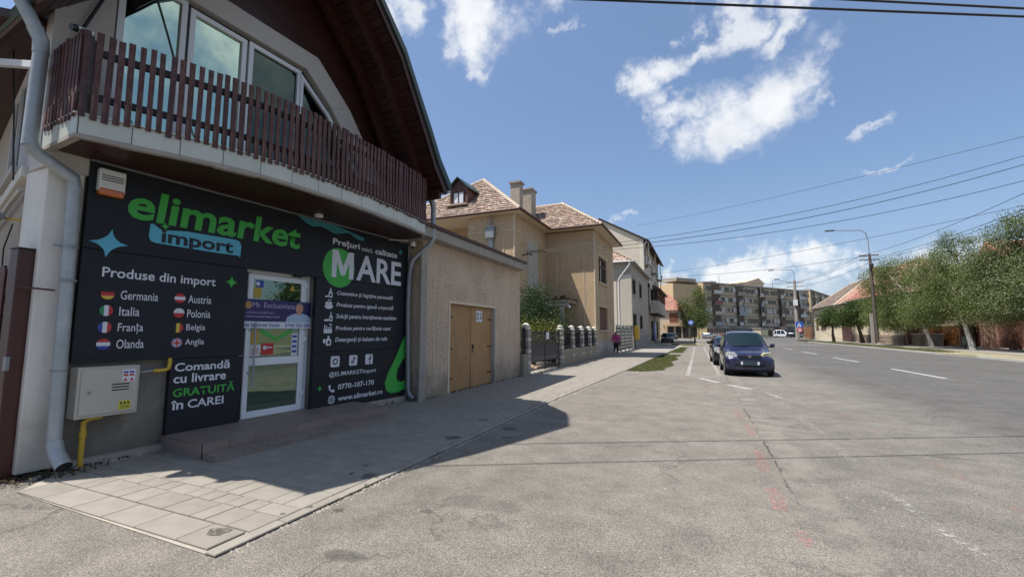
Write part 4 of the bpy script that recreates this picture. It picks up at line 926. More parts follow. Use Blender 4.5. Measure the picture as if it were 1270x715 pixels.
# body: a modular bond, rows across the pavement
y = 2.56; rows_ = []
stuff = MB(); far = MB()
seq = 0
while y < 34:
    h = (.30, .20, .40, .20, .30, .20)[seq % 6]; seq += 1
    if y > 11.5: h = .40
    xr = edge_x_of(y + h / 2) - .125; x = left_x_of(y) - rnd(0, .3)
    while x < xr - .03:
        w = random.choice((.2, .3, .4, .4) if h > .25 else (.3, .4, .2)) if y <= 11.5 else .6
        if xr - (x + w) < .1: w = xr - x
        if n_pav < 296 and y < 9: slab(x, x + w - G_, y, y + h - G_); n_pav += 1
        else:
            j = rnd(-.0015, .0015); (stuff if y < 20 else far).add([(x, y, .022 + j), (x + w - G_, y, .022 - j), (x + w - G_, y + h - G_, .022 + j), (x, y + h - G_, .022 - j)], [(0, 1, 2, 3)])
        x += w
    y += h
stuff.build('paver_field', M_paver, pv, kind='stuff', label='farther pavers of the same paving'); far.build('paver_field', M_paver, pv, kind='stuff', label='farthest pavers of the same paving')
sheet('smooth_paving', [(-5.97, 34), (-2.75, 34), (-2.35, 46), (-1.9, 58), (-1.85, 70), (-11, 88), (-11, 60), (-5.97, 58)], .020, M_paver2, pv)
# soft dirt spots and grit seam where pavement meets road
m = MB()
for k in range(900):
    y = rnd(2.1, 14); x = edge_x_of(max(y, 2.2)) + abs(random.gauss(0, .03)) - .0; r = rnd(.004, .011)
    if y < 2.3: x = rnd(-6.4, -3.3); y = 2.2 + random.gauss(0, .03)
    m.add([(x - r, y - r, 0), (x + r, y - r, 0), (x + r, y + r, 0), (x - r, y + r, 0), (x, y, r * 1.1)], [(0, 1, 4), (1, 2, 4), (2, 3, 4), (3, 0, 4)])
m.build('loose_grit', M_joint, None, kind='stuff', label='loose grit along the pavement edge', category='grit')
# drain-like stain discs on the pavement are left as marks
M_spot = paint_mark_mat('oil_spot', (.07, .062, .052), keep=.5, scale=30)
for (x, y, r) in ((-3.62, 2.45, .09), (-3.45, 2.9, .03), (-3.45, 4.0, .10), (-3.75, 4.3, .04), (-3.7, 4.0, .035), (-3.52, 5.9, .12), (-3.0, 6.9, .12), (-2.8, 6.3, .08), (-3.7, 7.3, .1), (-3.1, 3.2, .05), (-3.35, 3.1, .035)):
    m = MB(); m.add([(x + r * (1 + .25 * math.sin(3 * a + x * 9)) * math.cos(a), y + r * .8 * (1 + .2 * math.cos(2 * a + y * 7)) * math.sin(a), .027 if x < -3.27 else .005) for a in [k * math.pi / 9 for k in range(18)]], [tuple(range(18))])
    m.build('oil_spot', M_spot, None, kind='structure')

# ---- painted and sprayed marks
M_wline = paint_mark_mat('white_road_paint', (.52, .51, .48), keep=.56)
M_wfade = paint_mark_mat('faded_road_paint', (.42, .40, .36), keep=.50)
M_wghost = paint_mark_mat('nearly_gone_road_paint', (.33, .31, .28), keep=.47)
M_pink = paint_mark_mat('pink_survey_spray', (.38, .20, .17), keep=.47, scale=18)
M_pinkf = paint_mark_mat('faint_pink_spray', (.36, .21, .18), keep=.45, scale=16)
def mark(name, pts, w, mat, z=.004, label=None):
    m = MB()
    P = [Vector((p[0], p[1])) for p in pts]
    vs = []
    for i, p in enumerate(P):
        d = (P[min(i + 1, len(P) - 1)] - P[max(i - 1, 0)]).normalized(); n = Vector((-d.y, d.x)) * w / 2
        vs += [(p.x + n.x, p.y + n.y, z), (p.x - n.x, p.y - n.y, z)]
    m.add(vs, [(2 * i, 2 * i + 1, 2 * i + 3, 2 * i + 2) for i in range(len(P) - 1)])
    k = {'kind': 'structure'}
    if label: k['label'] = label
    return m.build(name, mat, None, **k)
for i in range(13):
    y0 = 11.0 + i * 9.2; mark('lane_dash', [(7.86, y0), (7.74, y0 + 4.4)], .13, M_wline)
for i in range(12): mark('cycle_dash', [(-.49, 17.9 + i * .85), (-.49, 18.2 + i * .85)], .15, M_wline)
mark('cycle_line', [(-.5, 28.3), (-.53, 40), (-.56, 52)], .13, M_wfade)
mark('parking_line', [(.62, 18.4), (.5, 30), (.34, 50)], .13, M_wfade)
mark('parking_line', [(2.6, 50), (2.7, 62)], .13, M_wfade)
mark('apron_edge', [(-2.9, 18.7), (-2.3, 18.45), (-1.3, 18.2), (-.4, 18.0), (.6, 17.9)], .12, M_wfade)
for a, c_ in (((-.06, 16.9), (.5, 15.75)), ((.74, 15.1), (1.3, 14.35))): mark('turning_dash', [a, c_], .11, M_wline)
for a, c_ in (((1.58, 13.6), (1.8, 12.6)),): mark('turning_dash', [a, c_], .10, M_wfade)
for a, c_ in (((1.64, 12.0), (1.71, 11.0)), ((1.69, 10.2), (1.74, 8.5)), ((1.7, 7.9), (1.72, 6.9)), ((1.68, 5.8), (1.82, 4.4))): mark('turning_dash', [a, c_], .10, M_wghost)
for a, c_, w in (((-.8, 16.9), (-.39, 15.9), .10), ((-.04, 14.95), (.4, 13.9), .10), ((.60, 10.3), (.67, 9.4), .12), ((.68, 8.95), (.72, 8.1), .12), ((.66, 7.05), (.63, 6.0), .13), ((.62, 5.4), (.62, 4.8), .13), ((.68, 4.36), (.68, 4.1), .1)):
    mark('pink_spray_mark', [a, ((a[0] + c_[0]) / 2 + .01, (a[1] + c_[1]) / 2), c_], w, M_pink)
for a, c_, w in (((1.2, 15.9), (2.3, 14.3), .07), ((2.55, 13.7), (2.62, 11.8), .10), ((2.58, 11.0), (2.62, 10.35), .12), ((2.6, 9.5), (2.62, 9.1), .14), ((2.6, 7.3), (2.64, 6.5), .12), ((2.6, 5.8), (2.7, 5.2), .1), ((1.1, 17.0), (1.9, 16.3), .08)):
    mark('pink_spray_mark', [a, c_], w, M_pinkf)
mark('zebra_line', [(5.0, 66), (14.5, 66)], .5, M_wline); mark('zebra_line', [(4.2, 78), (15, 80)], 1.2, M_wfade)

# ---- grass
M_grass = leaf_mat('grass_blades', (.075, .095, .03), (.12, .135, .045), (.22, .18, .10))
M_soil = rough_mat('verge_soil', (.19, .155, .105), var=.3, scale=2, fine=30, fvar=.2)
def grass(poly_x0, poly_x1, y0, y1, n, h=.06, nm='short sunlit grass strip between pavement and parking apron', z=.006):
    "poly_x0(y), poly_x1(y): the two edges"
    N = 14; vs = []
    for i in range(N + 1):
        y = y0 + (y1 - y0) * i / N; vs += [(poly_x0(y) , y, z), (poly_x1(y), y, z)]
    MB().add(vs, [(2 * i, 2 * i + 1, 2 * i + 3, 2 * i + 2) for i in range(N)]).build('soil', M_soil, None, kind='structure')
    ys = rng.uniform(y0, y1, n); us = rng.uniform(0, 1, n)
    V = np.zeros((n, 3, 3)); 
    for i in range(n):
        y = ys[i]; a, b_ = poly_x0(y), poly_x1(y); x = a + (b_ - a) * us[i]
        edge = min(us[i], 1 - us[i]) * (b_ - a)
        hh = h * (.4 + rng.random()) * (1 if edge > .1 else .6); an = rng.uniform(0, 6.28); w = .008 + .006 * rng.random()
        dx, dy = math.cos(an) * w, math.sin(an) * w; lx, ly = rng.normal(0, .35, 2) * hh
        V[i] = ((x - dx, y - dy, z), (x + dx, y + dy, z), (x + lx, y + ly, z + hh))
    me = bpy.data.meshes.new('grass'); me.from_pydata(V.reshape(-1, 3).tolist(), [], [(3 * i, 3 * i + 1, 3 * i + 2) for i in range(n)]); me.materials.append(M_grass)
    o = bpy.data.objects.new('grass', me); COL.objects.link(o); o['kind'] = 'stuff'; o['label'] = nm; o['category'] = 'grass'
def gx0(y): return edge_x_of(y) + .03
grass(gx0, lambda y: -1.35 - (.9 * max(0, (19.8 - y))) - .12 * math.sin(y * 1.3), 18.8, 33.2, 15000, .055)
grass(lambda y: edge_x_of(y) + .1, lambda y: -1.25 - .1 * math.sin(y), 36.5, 49, 7000, .06, 'second small grass strip farther along the pavement')
grass(lambda y: -3.4, lambda y: -.4, 57.6, 60.5, 5000, .12, 'grass tuft around the blue sign and the street tree')
grass(lambda y: 16.3, lambda y: 18.4 + .4 * math.sin(y * .8), 44, 96, 16000, .14, 'thin dry grass on the verge across the street', z=.072)

# ================================================================== garage next to the shop
gar = thing('garage', 'flat-roofed rendered garage with ochre double door between the shop and the beige house', 'garage', (-6.1, 8.72, 0))
m = MB(); m.box(-4.8, 0, 0, 1.30, 0, 3.86); m.box(-4.8, 0, 4.04, 6.22, 0, 3.86); m.box(-4.8, 0, 1.30, 4.04, 2.385, 3.86); m.build('wall', M_garage_wall, gar)
# render relief: proud strips framing recessed fields
m = MB()
for a in ((0, .018, .02, .10, .0, 3.3), (0, .012, .50, .525, .75, 2.95), (0, .012, .50, 5.35, 2.95, 2.975), (0, .012, 5.33, 5.355, .1, 2.949), (0, .014, 1.22, 1.30, 0, 2.46), (0, .014, 1.30, 4.12, 2.385, 2.46), (0, .016, 5.62, 6.20, 3.05, 3.08)): m.box(*a)
m.build('relief_strip', M_beige_trim, gar)
m = MB(); m.box(0.0, .05, -.1, .14, 0, 3.5); m.build('rough_pilaster', M_conc, gar, label='rough dark render strip beside the downpipe')
m = MB(); m.box(-.2, -.02, 4.03, 4.12, .0, 2.42); m.box(-.0, .012, 4.03, 4.125, 0, 2.42); m.build('jamb', M_plinth, gar, label='pale right door jamb')
for y0, y1, off in ((1.32, 2.655, 0), (2.665, 4.03, .004)):
    o = MB().box(-.15 + off, -.11 + off, y0, y1, .03, 2.375).build('door_leaf', M_ply, gar, bevel=.004)
MB().box(-.108, -.095, 2.645, 2.675, .03, 2.37).build('cover_strip', M_ply, gar)
MB().lathe([(.02, 0), (.02, .03)], (-.106, 2.76, 1.05), 10, axis='x').build('lock', M_iron, gar)
n_ = MB().box(-.104, -.098, 2.98, 3.36, 1.93, 2.27).build('door_sign', M_swhite, gar, label='white sign with two black pictograms')
m = MB()
def pic(c_, z, r, poly): m.prism([(c_ + a * r, z + b_ * r) for a, b_ in poly], 0, axis='x', a0=-.0979, a1=-.096)
pic(3.08, 2.10, .075, ell(0, 0, 1, 1.5, 20)); pic(3.27, 2.16, .07, [(-.9, -.2), (.9, -.2), (.9, .1), (.2, .2), (0, .9), (-.2, .2), (-.9, .1)]); pic(3.27, 2.06, .07, [(-1, -.6), (1, -.6), (.3, 0), (.3, .8), (-.3, .8), (-.3, 0)])
m.build('pictogram', M_boxdark, n_)
m = MB(); m.prism(ell(3.08, 2.10, .048, .08, 14), 0, axis='x', a0=-.0959, a1=-.0952); m.build('pictogram', M_swhite, n_)
m = MB(); m.box(-4.9, .32, -.42, 6.05, 3.861, 4.10); m.build('roof_slab', M_conc, gar, bevel=.01, label='weathered concrete roof edge')
m = MB(); m.box(-4.95, .365, -.45, 6.08, 4.104, 4.15); m.build('roof_tin', M_gutter, gar)
for i in range(26): MB().box(.02, .372, -.42 + i * .25, -.18 + i * .25, 4.152, 4.175 + (i % 2) * .006).build('coping_tile', M_gutter, gar)
m = MB()
for k in range(12): y = rnd(.1, 1.0) if k < 7 else rnd(4.3, 6.1); r = rnd(.03, .07); m.lathe([(r, -.02), (r, r * .3), (r * .3, r * .7)], (rnd(.0, .05), y, 0), 7)
m.build('broken_render', rough_mat('pink_bricks', (.36, .22, .18), var=.3, scale=8, fine=40), gar)

# ================================================================== beige house with two hipped wings
def tiled(m, e0, e1, t0, t1, tw=.24, th=.30, lift=.035, jit=.01):
    "rows of overlapping tiles between an eave edge e0-e1 and a top edge t0-t1"
    e0, e1, t0, t1 = map(Vector, (e0, e1, t0, t1)); L = max((t0 - e0).length, (t1 - e1).length)
    mid = ((t0 + t1) / 2 - (e0 + e1) / 2); up = mid.normalized(); al = (e1 - e0).normalized(); sl = mid.length
    al = al; nrm = al.cross(mid).normalized();
    if nrm.z < 0: nrm = -nrm
    rows = max(1, int(sl / th))
    for r in range(rows):
        f = r / rows; f2 = min(1, (r + 1.12) / rows); a = e0.lerp(t0, f); b_ = e1.lerp(t1, f); W_ = (b_ - a).length; n = max(1, int(W_ / tw)); ph = .5 if r % 2 else 0
        slope = (e0.lerp(t0, f2) + e1.lerp(t1, f2)) / 2 - (a + b_) / 2; slope = up * slope.dot(up)
        for i in range(-1 if ph else 0, n):
            u0 = max(0, (i + ph) / n); u1 = min(1, (i + ph + .93) / n)
            if u1 - u0 < .15 / n: continue
            j = rnd(-jit, jit); p0 = a.lerp(b_, u0) + nrm * (lift + j); p1 = a.lerp(b_, u1) + nrm * (lift + j * .4)
            q0 = p0 + slope - nrm * (lift - .004); q1 = p1 + slope - nrm * (lift - .004)
            m.add([p0, p1, q1, q0, p0 - nrm * lift, p1 - nrm * lift], [(0, 1, 2, 3), (0, 4, 5, 1)])
def ridge_caps(name, a, b_, par, mat=None, w=.22, step=.34):
    a = Vector(a); b_ = Vector(b_); n = int((b_ - a).length / step); m = MB()
    for i in range(n):
        p = a.lerp(b_, i / n); q = a.lerp(b_, (i + 1.1) / n); z = Vector((0, 0, .03 + .02))
        m.tube([p + Vector((0, 0, .0)), q + Vector((0, 0, -.01))], [w * .55, w * .45], 8)
    return m.build(name, mat or M_ridge, par)
hs = thing('beige_house', 'two-storey beige rendered house with two hipped tile roofs, dormer and chimneys', 'house', (-6.05, 27.5, 0))
HX, HY = -6.05, 27.5
def HB(*a): return (a[0] - HX, a[1] - HX, a[2] - HY, a[3] - HY, a[4], a[5])
def hb(name, mat, *a, par=None, **k): return MB().box(*HB(*a)).build(name, mat, par or hs, **k)
hb('wall', M_beige, -12.25, -9.3, 22.0, 27.49, 0, 8.27, label='beige wall of the front wing'); hb('wall', M_beige, -17.3, -12.26, 24.0, 34, 0, 8.27)
# street wing wall with window openings
m = MB()
X0, X1 = -6.35, -6.05
for a in ((X0, X1, 27.5, 28.8, 0, 8.2), (X0, X1, 31.5, 34.1, 0, 8.2), (X0, X1, 28.8, 31.5, 0, 1.75), (X0, X1, 28.8, 31.5, 3.3, 4.95), (X0, X1, 28.8, 31.5, 6.72, 8.2), (-16, X0, 27.5, 27.8, 0, 8.2), (-16, X0, 33.8, 34.1, 0, 8.2)): m.box(*HB(*a))
m.build('wall', M_beige, hs, label='beige wall of the street wing')
hb('plinth', M_plinth, -6.06, -6.0, 27.46, 34.14, 0, 1.0)
for z0, z1, shut in ((4.95, 6.72, 0), (1.75, 3.3, 1)):
    wmat = wood_mat('brown_window_frame', (.09, .045, .035), (.14, .08, .06), axis=2) if 'brown_window_frame' not in MATS else MATS['brown_window_frame']
    if shut:
        w = hb('window', rough_mat('brown_roller_shutter', (.15, .075, .055), var=.1, scale=2, bump=0), -6.25, -6.16, 28.85, 31.45, z0 + .02, z1 - .02, label='window with brown roller shutter down')
        for k in range(10): hb('slat', MATS['brown_roller_shutter'], -6.159, -6.145, 28.87, 31.43, z0 + .05 + k * .147, z0 + .18 + k * .147, par=w)
    else:
        w = hb('window', M_glass_dark, -6.25, -6.2, 28.85, 31.45, z0 + .02, z1 - .02, label='wide dark upper window')
        for y0, y1 in ((28.82, 28.92), (29.6, 29.7), (30.6, 30.7), (31.38, 31.48)): hb('frame', wmat, -6.2, -6.13, y0, y1, z0, z1, par=w)
        hb('frame', wmat, -6.2, -6.131, 28.92, 31.38, z0, z0 + .09, par=w); hb('frame', wmat, -6.2, -6.131, 28.92, 31.38, z1 - .09, z1, par=w); hb('frame', wmat, -6.2, -6.132, 28.92, 31.38, z1 - .6, z1 - .54, par=w)
    hb('sill', M_beige_trim, -6.2, -5.93, 28.65, 31.65, z0 - .09, z0 - .002, par=w); hb('sill', M_beige_trim, -6.05, -6.0, 28.6, 31.7, z1 + .02, z1 + .1, par=w)
# trims: corner lines, string course, field lines
m = MB()
for a in ((-9.34, -9.28, 21.96, 22.04, 4, 8.2), (-6.08, -6.02, 27.46, 27.53, 1.0, 8.1), (-6.05, -6.03, 33.95, 34.1, 1.0, 8.1),
          (-12.25, -9.3, 21.965, 21.999, 7.30, 7.34), (-9.299, -9.275, 22.1, 27.4, 7.30, 7.34), (-9.2, -6.1, 27.475, 27.499, 7.30, 7.34), (-6.049, -6.025, 27.6, 34, 7.30, 7.34),
          (-9.95, -9.92, 21.97, 21.999, 4.4, 6.95), (-9.299, -9.28, 26.6, 26.64, .5, 6.95), (-8.6, -8.56, 27.475, 27.499, .5, 6.6), (-6.75, -6.72, 27.475, 27.499, .5, 6.6)): m.box(*HB(*a))
m.build('render_trim', M_beige_trim, hs)
# ribbed strip on the inner wall
rb = hb('ribbed_panel', M_conc_white, -9.298, -9.28, 23.95, 25.75, 3.3, 7.2, label='pale ribbed glass-block strip')
for k in range(8): hb('rib', M_conc_white, -9.279, -9.22, 24.0 + k * .22, 24.10 + k * .22, 3.35, 7.15, par=rb)
# eaves, soffits, gutters
EV = 8.33
sof = MB(); sof.box(*HB(-17.8, -8.82, 21.58, 27.5, EV - .07, EV - .02)); sof.box(*HB(-17.8, -5.42, 26.88, 34.38, EV - .062, EV - .024)); sof.build('soffit', M_beige_trim, hs)
def gutter(a, b_, r=.075, par=None, mat=None):
    a = Vector(a); b_ = Vector(b_); return MB().tube([a - Vector((HX, HY, 0)), b_ - Vector((HX, HY, 0))], r, 8).build('gutter', mat or M_gutter, par or hs)
gutter((-17.8, 21.52, EV + .02), (-8.76, 21.52, EV + .02)); gutter((-8.76, 21.5, EV + .02), (-8.76, 26.84, EV + .02)); gutter((-8.76, 26.82, EV + .02), (-5.36, 26.82, EV + .02)); gutter((-5.36, 26.8, EV + .02), (-5.36, 34.42, EV + .02))
AP = (-13.3, 26.05, 12.0); AR = (-13.3, 31.5, 12.0); BP = (-9.1, 30.63, 11.1); BR = (-14.5, 30.63, 11.1)
def L3(p): return (p[0] - HX, p[1] - HY, p[2])
under = MB()
def slope(*pts): under.add([L3(p) for p in pts], [tuple(range(len(pts)))])
slope((-17.8, 21.55, EV), (-8.8, 21.55, EV), AP); slope((-8.8, 21.55, EV), (-8.8, 31.5, EV), AR, AP); slope((-17.8, 21.55, EV), AP, AR, (-17.8, 31.5, EV)); slope((-17.8, 36, EV), (-8.8, 36, EV), AR)
slope((-14.5, 26.85, EV), (-5.4, 26.85, EV), BP, BR); slope((-5.4, 26.85, EV), (-5.4, 34.4, EV), BP); slope((-14.5, 34.4, EV), BR, BP, (-5.4, 34.4, EV))
roofA = under.build('roof', M_rooftile_old, hs, label='hipped roofs with weathered interlocking tiles')
t = MB(); tiled(t, L3((-17.8, 21.55, EV)), L3((-8.8, 21.55, EV)), L3(AP), L3(AP), .22, .31, .06, .02); tiled(t, L3((-8.8, 21.55, EV)), L3((-8.8, 26.85, EV)), L3(AP), L3((-11.3, 28.0, 10.35)), .22, .31, .06, .02)
tiled(t, L3((-11.5, 26.85, EV)), L3((-5.4, 26.85, EV)), L3((-12.3, 30.63, 11.1)), L3(BP), .22, .31, .06, .02); tiled(t, L3((-5.4, 26.85, EV)), L3((-5.4, 34.4, EV)), L3(BP), L3(BP), .22, .31, .06, .02)
t.build('roof_tiles', M_rooftile, roofA, kind='stuff', label='weathered grey-pink interlocking tiles')
ridge_caps('ridge_tiles', L3((-8.8, 21.55, EV + .05)), L3((AP[0], AP[1], AP[2] + .06)), roofA); ridge_caps('ridge_tiles', L3((-17.8, 21.55, EV + .05)), L3((AP[0], AP[1], AP[2] + .06)), roofA); ridge_caps('ridge_tiles', L3((-5.4, 26.85, EV + .05)), L3((BP[0], BP[1], BP[2] + .06)), roofA); ridge_caps('ridge_tiles', L3(BR), L3(BP), roofA)
for (x0, x1, y0, y1, zt) in ((-11.28, -10.62, 26.0, 26.6, 11.62), (-11.45, -10.55, 28.0, 28.95, 11.75)):
    c = MB().box(*HB(x0, x1, y0, y1, 9.0, zt - .12)).build('chimney', M_brickchim, hs)
    MB().box(*HB(x0 - .09, x1 + .09, y0 - .09, y1 + .09, zt - .119, zt)).build('cap', M_conc, c)
# dormer
dm = hb('dormer', M_redwood, -13.95, -12.72, 22.75, 25.3, 9.35, 10.42, label='small gabled dormer clad in dark wood')
MB().prism([(p - HX, z) for p, z in ((-13.95, 10.42), (-12.72, 10.42), (-13.335, 11.02))], 0, axis='y', a0=22.75 - HY, a1=25.8 - HY).build('gable', M_redwood, dm)
for sg in (-1, 1):
    MB().prism([(p - HX, z) for p, z in ((-13.335, 11.06), (-13.335, 11.13), (-13.335 + sg * .80, 10.38), (-13.335 + sg * .80, 10.31))], 0, axis='y', a0=22.5 - HY, a1=26.0 - HY).build('dormer_roof', M_roofmetal, dm)
wd = hb('window', M_swhite, -13.70, -12.98, 22.715, 22.74, 9.5, 10.18, par=dm)
for x0 in (-13.72, -13.37, -13.0): hb('frame', M_rail, x0, x0 + .06, 22.69, 22.714, 9.46, 10.2, par=dm)
hb('frame', M_rail, -13.72, -12.94, 22.685, 22.713, 9.44, 9.50, par=dm); hb('frame', M_rail, -13.72, -12.94, 22.685, 22.713, 10.16, 10.22, par=dm)
for k in range(9): hb('board', M_redwood, -13.93 + k * .135, -13.81 + k * .135, 22.725, 22.748, 10.25, 10.45 + (.5 - abs(k - 4) * .11), par=dm)
hb('flashing', M_ridge, -14.1, -12.6, 22.35, 22.74, 9.30, 9.36, par=dm)
# porch
hb('porch_roof', M_conc, -9.28, -7.25, 25.5, 27.47, 3.42, 3.60); hb('porch_roof', M_gutter, -9.28, -7.15, 25.4, 27.47, 3.605, 3.68, label='brown tin edge of the porch'); hb('porch_column', M_plinth, -7.85, -7.62, 25.7, 25.93, 0, 3.41)
hb('porch_beam', M_plinth, -9.28, -7.3, 25.6, 25.8, 3.2, 3.415); hb('front_door', M_rail, -9.285, -9.24, 26.2, 27.2, .4, 2.6)
for (x, y, r) in ((-8.2, 26.0, .1), (-7.9, 26.3, .13), (-7.6, 25.9, .08)): MB().lathe([(r * .6, 0), (r, .15), (r * .8, .2)], (x - HX, y - HY, 3.68), 8).build('flower_pot', M_gutter, hs)
MB().lathe([(.02, 0), (.09, .04), (.09, .16), (.03, .2)], (-7.22 - HX, 25.6 - HY, 3.05), 10).build('porch_lamp', M_whiteplastic, hs, smooth=True)
# electricity box with mast
eb = tag_ = thing('electricity_box', 'grey electricity box with mast on the end wall of the beige house, above the garage', 'electricity box', (-10.72, 22.0, 6.9))
MB().box(-.27, .27, -.28, -.02, 0, .62).build('cabinet', M_galv2, eb, bevel=.02); MB().box(-.3, .3, -.31, .0, .62, .68).build('lid', M_galv, eb); MB().tube([(0, -.1, .6), (0, -.12, 1.1), (.0, -.12, 1.55)], .04, 8).build('mast', M_galv2, eb, smooth=True); MB().box(-.12, .12, -.12, -.02, -1.1, 0).build('cable_duct', M_galv, eb)
ins = thing('insulator_bracket', 'rusty wall bracket with insulators where the wires meet the beige house', 'bracket', (-9.28, 23.1, 6.05))
MB().bar((0, 0, 0), (.5, -.1, .0), .05, .05).build('arm', M_gutter, ins); MB().bar((.45, -.4, 0), (.5, .3, 0), .05, .05).build('cross_bar', M_gutter, ins)
for k in (-.35, -.05, .25): MB().lathe([(.05, 0), (.07, .05), (.03, .09), (.05, .14)], (.47, k, .02), 8).build('insulator', M_galv2, ins, smooth=True)

# ---- fence in front of the garden
fen = thing('garden_fence', 'low wall with dark iron panels between white-capped stone posts in front of the beige house', 'fence', (-6.1, 15.0, 0))
FX = -6.1
def fpost(y, grp=fen, h=1.72):
    p = MB().box(-.14, .14, y - 15 - .14, y - 15 + .14, 0, h).build('post', M_conc, grp)
    for k in range(7):
        z = .18 + k * .22; MB().box(-.165, .165, y - 15 - .165, y - 15 + .165, z, z + .12).build('stone_course', M_conc_white if k % 2 else M_conc, p, bevel=.02)
    MB().lathe([(.19, h), (.20, h + .04), (.14, h + .10), (.15, h + .16), (.09, h + .22), (.02, h + .25)], (0, y - 15, 0), 10).build('cap', M_conc_white, p, smooth=True)
PY = [15.55, 19.95, 21.95, 23.9, 25.75, 27.25]
for y in PY: fpost(y)
MB().box(-.15, .15, -.05, .40, 0, .80).build('low_wall', M_conc_moss, fen); MB().box(-.15, .15, 5.11, 12.3, 0, .78).build('low_wall', M_conc_moss, fen, bevel=.02)
pk_ = MB().box(-.012, .012, -.008, .008, 0, 1.0).mesh('iron_bar_mesh', M_iron)
for k in range(5): o = link_mesh('iron_bar', pk_, fen, (.05, .02 + k * .085, .80)); 
for y0, y1 in zip(PY[1:-1], PY[2:]):
    p = MB().box(-.02, .0, y0 - 15 + .17, y1 - 15 - .17, .86, 1.70).build('iron_panel', M_iron, fen, label='dark sheet-backed iron panel')
    nb = int((y1 - y0 - .4) / .1)
    for k in range(nb): link_mesh('iron_bar', pk_, p, (.03, y0 - 15 + .22 + k * .1, .84), (0, 0, 0))
    MB().box(.04, .055, y0 - 15 + .16, y1 - 15 - .16, 1.62, 1.66).build('rail', M_iron, p); MB().box(.04, .055, y0 - 15 + .16, y1 - 15 - .16, .92, .96).build('rail', M_iron, p)
gt = thing('garden_gate', 'black double iron gate with sheeted lower half and a white notice', 'gate', (-6.1, 15.75, 0))
for y0, y1 in ((.0, 2.0), (2.04, 4.05)):
    lf = MB().box(-.02, .02, y0, y0 + .05, .08, 1.72); lf.box(-.02, .02, y1 - .05, y1, .08, 1.72); lf.box(-.02, .02, y0, y1, .10, .15); lf.box(-.02, .02, y0, y1, 1.08, 1.14); lf.box(-.02, .02, y0, y1, .42, .47); lf.box(-.02, .02, y0, y1, 1.60, 1.65)
    l_ = lf.build('gate_leaf', M_iron, gt)
    MB().box(-.006, .006, y0 + .05, y1 - .05, .47, 1.08).build('sheet', M_irongrey, l_)
    for k in range(17): link_mesh('iron_bar', pk_, l_, (0, y0 + .11 + k * .112, .62), (0, 0, 0))
MB().box(.03, .035, 2.1, 2.5, 1.32, 1.62).build('notice', M_swhite, gt)
# garden soil/ sunlit planting edge behind the gate
m = MB()
for k in range(60):
    x, y, r = rnd(-7.6, -6.8), rnd(16, 20), rnd(.08, .2); m.lathe([(r, -.02), (r * .95, r * .5), (r * .4, r * .9)], (x, y, 0), 6)
m.build('rockery', rough_mat('rockery_stone', (.40, .31, .22), var=.3, scale=4, fine=20), None, kind='stuff', label='pale stones of a rockery seen through the gate', category='stones')

for z in (.35, 1.15, 2.0):
    for y0, y1 in ((1.335, 1.62), (3.73, 4.015)): MB().box(-.108, -.098, y0, y1, z, z + .045).build('hinge_strap', M_gutter, gar)
MB().box(-.106, -.07, 2.74, 2.78, 1.12, 1.26).build('door_pull', M_iron, gar)
# weeds in the joint between walls and paving and along the road edge
m = MB(); M_weed = leaf_mat('weeds', (.03, .05, .015), (.08, .10, .03), (.17, .14, .07))
for k in range(150):
    r_ = random.random()
    if r_ < .35: y = rnd(8.9, 14.9); x = -6.06 + rnd(0, .03)
    elif r_ < .6: s_ = rnd(.0, 5.8); q_ = world_pt(store, (.05, s_, 0)); x, y = q_.x, q_.y
    elif r_ < .85: y = rnd(15, 27.5); x = -5.92
    else: y = rnd(2.3, 16); x = edge_x_of(y) + .02
    if .95 < (y - 2.75) < 4.4 and x < -5.5 and r_ >= .35 and r_ < .6: continue
    h = rnd(.02, .09) * (1 if r_ < .85 else .5)
    for q in range(7):
        a = rnd(0, 6.28); w = rnd(.004, .009); l = h * rnd(.6, 1.2); dx_, dy_ = math.cos(a), math.sin(a)
        m.add([(x - dy_ * w, y + dx_ * w, .02), (x + dy_ * w, y - dx_ * w, .02), (x + dx_ * l * .7, y + dy_ * l * .7, .02 + l)], [(0, 1, 2)])
m.build('weeds', M_weed, None, kind='stuff', label='small weeds growing in the joints at the wall foot', category='weeds')
m = MB()
for k in range(260):
    x = rnd(-3.2, 3.5); y = rnd(2.2, 16); r = rnd(.003, .010) * (1.4 if random.random() < .05 else 1)
    m.add([(x - r, y - r * .7, .001), (x + r, y - r, .001), (x + r * .8, y + r, .001), (x - r, y + r * .9, .001), (x, y, r * 1.1)], [(0, 1, 4), (1, 2, 4), (2, 3, 4), (3, 0, 4)])
m.build('loose_stones', M_conc, None, kind='stuff', label='loose pale grit scattered over the asphalt', category='grit')
# ================================================================== buildings farther along the near side
M_grey_render = rough_mat('grey_brown_render', (.36, .325, .27), base=.5, var=.2, scale=.8, fine=25, fvar=.12, bump=.5, streak=.1)
M_whitebrick = rough_mat('white_brick', (.60, .55, .46), var=.12, scale=3, fine=20, fvar=.14, bump=.3)
M_cream_wall = rough_mat('cream_gable_wall', (.56, .50, .40), base=.3, var=.16, scale=.4, fine=14, fvar=.1, bump=.3, streak=.06)
def wbox(root, name, mat, x0, x1, y0, y1, z0, z1, par=None, **k):
    o = root.location; return MB().box(x0 - o.x, x1 - o.x, y0 - o.y, y1 - o.y, z0, z1).build(name, mat, par or root, **k)
gh = thing('grey_house', 'grey-brown two-storey house with white brick corner and white downpipe beyond the beige house', 'house', (-5.95, 43.3, 0))
wbox(gh, 'wall', M_grey_render, -13, -6.25, 43.3, 43.6, 0, 8.35); 
m = MB(); o = gh.location
WIN = [(44.0, 46.3, 5.35, 6.9), (49.3, 51.8, 5.35, 6.9), (44.3, 46.55, 1.95, 3.4), (49.5, 51.8, 1.95, 3.4)]
